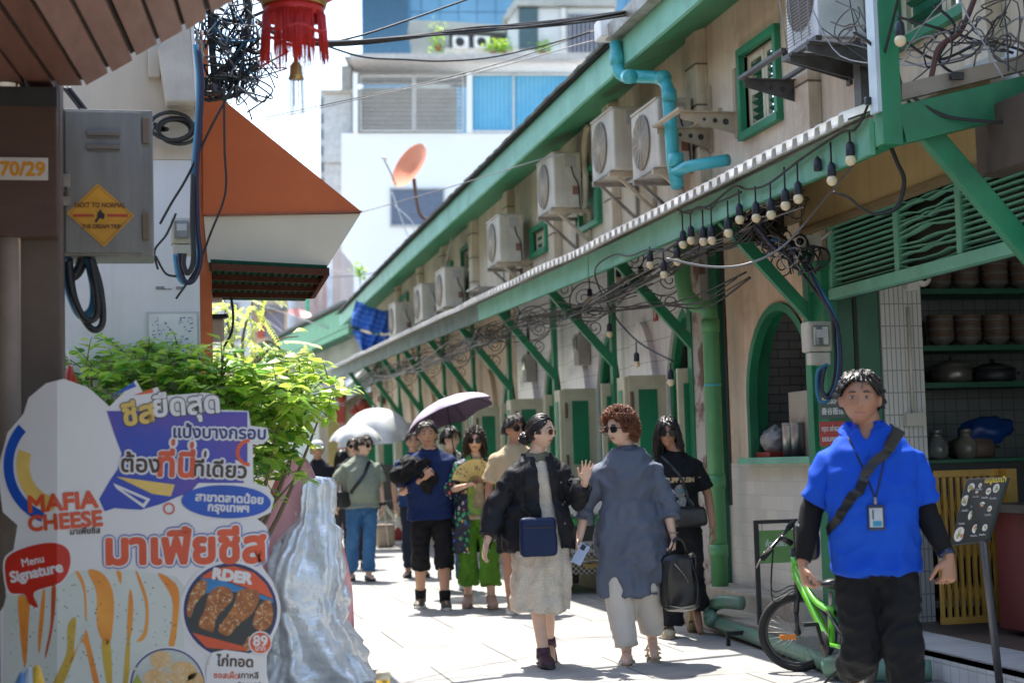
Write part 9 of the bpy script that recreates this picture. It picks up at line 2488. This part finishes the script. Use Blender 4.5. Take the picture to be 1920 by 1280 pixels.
def rack():
 s = 283; f = at_Z(1420, 1206, 0); Y = f.y
 def q(x, y): return at_Y(x, y, Y)
 t = thing('sign_stand', 'black steel frame stand with a small green hanging board behind the bicycle', 'sign stand', tuple(f))
 mb = MB(); x0, x1 = q(1418, 1000).x, q(1492, 1000).x; zt = q(1418, 982).z
 for x in (x0, x1): mb = MB(); mb.box2((x - .014, Y - .014, .09), (x + .014, Y + .014, zt)); mb.build('post', IRON, t, True)
 mb = MB(); mb.box2((x0 - .0138, Y - .0138, zt), (x1 + .0138, Y + .0138, zt + .026)); mb.build('top_bar', IRON, t, True)
 for x, dx in ((x0, 0), (x1, .05)):
  mb = MB(); mb.box2((x - .26 + dx, Y - .04 - dx, .07), (x + .26 + dx, Y - .012 - dx, .098)); b = mb.build('foot_bar', IRON, t, True)
  for e in (-.245, .245): mb = MB(); mb.box2((x + e + dx - .012, Y - .039 - dx, 0), (x + e + dx + .012, Y - .013 - dx, .069)); mb.build('foot', IRON, b, True)
 mb = MB(); mb.box2((x0 + .02, Y - .10, .071), (x0 + .046, Y + .3, .097)); mb.build('cross_bar', IRON, t, True)
 A, B = q(1424, 1056), q(1486, 992)
 mb = MB(); mb.box2((A.x, Y - .006, A.z), (B.x, Y + .006, B.z)); bd = mb.build('green_board', M('leaf green board', (.10, .22, .05), r=.5, c2=(.14, .28, .08)), t, True)
 letters('lettering', 'ก๋วยเตี๋ยว', .055, M('white lettering', (.75, .75, .72)), bd, ((A.x + B.x) / 2, Y - .006, (A.z + B.z) / 2 + .02), (1, 0, 0), (0, 0, 1), bold=.0015, squash=.8)
 for x in (A.x + .03, B.x - .03): MB().tube([(x, Y, B.z), (x, Y, zt)], .003, 5).build('hook', STEEL, bd, True)
rack()
def tuk_tuk():
 s = 193; g = ground_s(1098, s); rz = -.10
 t = thing('tuk_tuk', 'green three wheeled taxi parked with its tail behind the two women', 'tuk tuk', tuple(g), rz)
 GN = M('tuk tuk green', (.03, .30, .06), r=.25, coat=.5); W_ = M('pale vinyl', (.60, .60, .58), r=.5); CH = M('chrome', (.6, .6, .6), r=.15, metal=1)
 mb = MB(); mb.loft([[V((x * w, y, z)) for x, z in ((-1, .28), (1, .28), (1, .62), (.9, .74), (-.9, .74), (-1, .62))] for y, w in ((0, .46), (.5, .50), (1.1, .50), (1.9, .34), (2.3, .16))]); mb.build('body', GN, t, bevel=.02)
 mb = MB(); mb.box2((-.36, -.03, .40), (.36, -.002, .66)); rp = mb.build('rear_panel', M('black steel', (.025, .025, .027), r=.4), t, bevel=.01)
 mb = MB(); mb.box2((-.44, -.05, .77), (.44, .5, .90)); mb.box2((-.40, -.02, .90), (.40, .14, 1.02)); mb.build('seat_back', W_, t, bevel=.04)
 for x in (-.3, .26):
  mb = MB(); mb.box((x, -.045, .585), (.16, .02, .05)); mb.build('tail_light', M('red lens', (.55, .02, .02), r=.15), rp, bevel=.006)
 mb = MB(); mb.box((.02, -.045, .455), (.32, .012, .11)); pl = mb.build('number_plate', M('dim plate', (.40, .40, .38), r=.4), t, bevel=.004)
 letters('lettering', 'ดก-6', .085, DARK, pl, g + Matrix.Rotation(rz, 3, 'Z') @ V((.02, -.052, .46)), Matrix.Rotation(rz, 3, 'Z') @ V((1, 0, 0)), (0, 0, 1), bold=.003, lift=.001)
 for x in (-.36, .36):
  c = V((x, .42, .22)); P = [c + V((0, cos(i * pi / 14) * .165, sin(i * pi / 14) * .165)) for i in range(28)]
  w = MB().tube(P, .055, 10, closed=True).build('wheel', M('black tyre', (.018, .018, .018)), t); MB().cyl(c - V((.05, 0, 0)), c + V((.05, 0, 0)), .12, 20).build('rim', CH, w)
  mb = MB(); n = 10; mb.smooth = True
  for i in range(n):
   a, b = pi * i / n, pi * (i + 1) / n; mb.quad(c + V((-.09, cos(a) * .25, sin(a) * .25)), c + V((.09, cos(a) * .25, sin(a) * .25)), c + V((.09, cos(b) * .25, sin(b) * .25)), c + V((-.09, cos(b) * .25, sin(b) * .25)))
  mb.build('mudguard', GN, t)
 fl = M('checked flap', (.30, .28, .22), r=.7); nt = fl.node_tree; ck = _n(nt, 'ShaderNodeTexChecker'); ck.inputs['Scale'].default_value = 38; ck.inputs['Color1'].default_value = (.35, .33, .28, 1); ck.inputs['Color2'].default_value = (.03, .03, .03, 1); tc = _n(nt, 'ShaderNodeTexCoord'); nt.links.new(tc.outputs['Object'], ck.inputs['Vector']); nt.links.new(ck.outputs[0], nt.nodes['Principled BSDF'].inputs['Base Color'])
 mb = MB(); mb.box((.02, -.03, .295), (.34, .012, .20)); f = mb.build('mud_flap', fl, t)
 mb = MB(); mb.prism([(.05 + cos(i * pi / 12) * .085, -.0375, .30 + sin(i * pi / 12) * .055) for i in range(24)], (0, -.003, 0)); mb.build('yellow_oval', M('flap yellow', (.42, .30, .12), r=.6), f)
 mb = MB(); mb.prism([(.01, -.042, .295), (.06, -.042, .31), (.09, -.042, .302), (.05, -.042, .29)], (0, -.001, 0)); mb.build('flap_mark', DARK, f)
 mb = MB(); mb.tube([(-.46, -.08, .32), (.46, -.08, .32)], .018, 8); mb.build('bumper', CH, t)
 mb = MB(); mb.box2((-.30, .05, .10), (-.05, .3, .27)); mb.build('engine_box', IRON, t, bevel=.02)
 for x in (-.45, .45): mb = MB(); mb.tube([(x, .05, .7), (x, .08, 1.1)], .014, 8); mb.build('pillar', CH, t)
tuk_tuk()
def table():
 s = 113; g = ground_s(748, s)
 t = thing('folding_table', 'small folding table with crossed white legs at the lane end', 'table', tuple(g))
 mb = MB(); mb.box(g + V((0, .1, .70)), (.62, .4, .03)); mb.build('tabletop', M('dark table top', (.08, .08, .08), r=.5), t, True)
 for y in (-.05, .25):
  for d in (-1, 1): mb = MB(); mb.bar(g + V((-.24 * d, y + .01 * d, 0)), g + V((.24 * d, y + .01 * d, .68)), .02, .02); mb.build('leg', WHITE_P, t, True)
 for x, c, lab, nm, sz in ((752, (.35, .04, .03), 'dark red crate under the folding table', 'crate', (.34, .26, .2)), (722, (.45, .36, .26), 'beige sack slumped beside the folding table', 'sack', (.3, .25, .34)), (770, (.05, .05, .055), 'black cooler box right of the folding table', 'cooler_box', (.3, .3, .45))):
  p = ground_s(x, s + (4 if nm == 'sack' else -6)); k = thing(nm, lab, nm.replace('_', ' '), tuple(p)); mb = MB(); mb.box((0, 0, sz[2] / 2), sz); mb.build('body', M(nm + ' colour', c, r=.6, grime=.2), k, bevel=.05 if nm == 'sack' else .015); mb = MB(); mb.box((0, 0, sz[2] + .006), (sz[0] * .9, sz[1] * .9, .03)); mb.build('lid' if nm != 'sack' else 'tie', M(nm + ' lid', tuple(q * .7 for q in c), r=.6), k, bevel=.01)
 for x, y, c in ((742, 930, (.5, .5, .48)), (757, 925, (.3, .32, .3))):
  p = at_s(x, 0, s); p = V((p.x, g.y + .1, .716)); MBt = MB().lathe(p, [(0, 0), (.08, 0), (.1, .16), (.07, .2), (0, .2)], 14); tag(MBt.build('steel_pot', M('pot %d' % x, c, r=.3, metal=.6)), ('left' if x < 750 else 'right') + ' steel pot on the folding table', 'pot')
table()
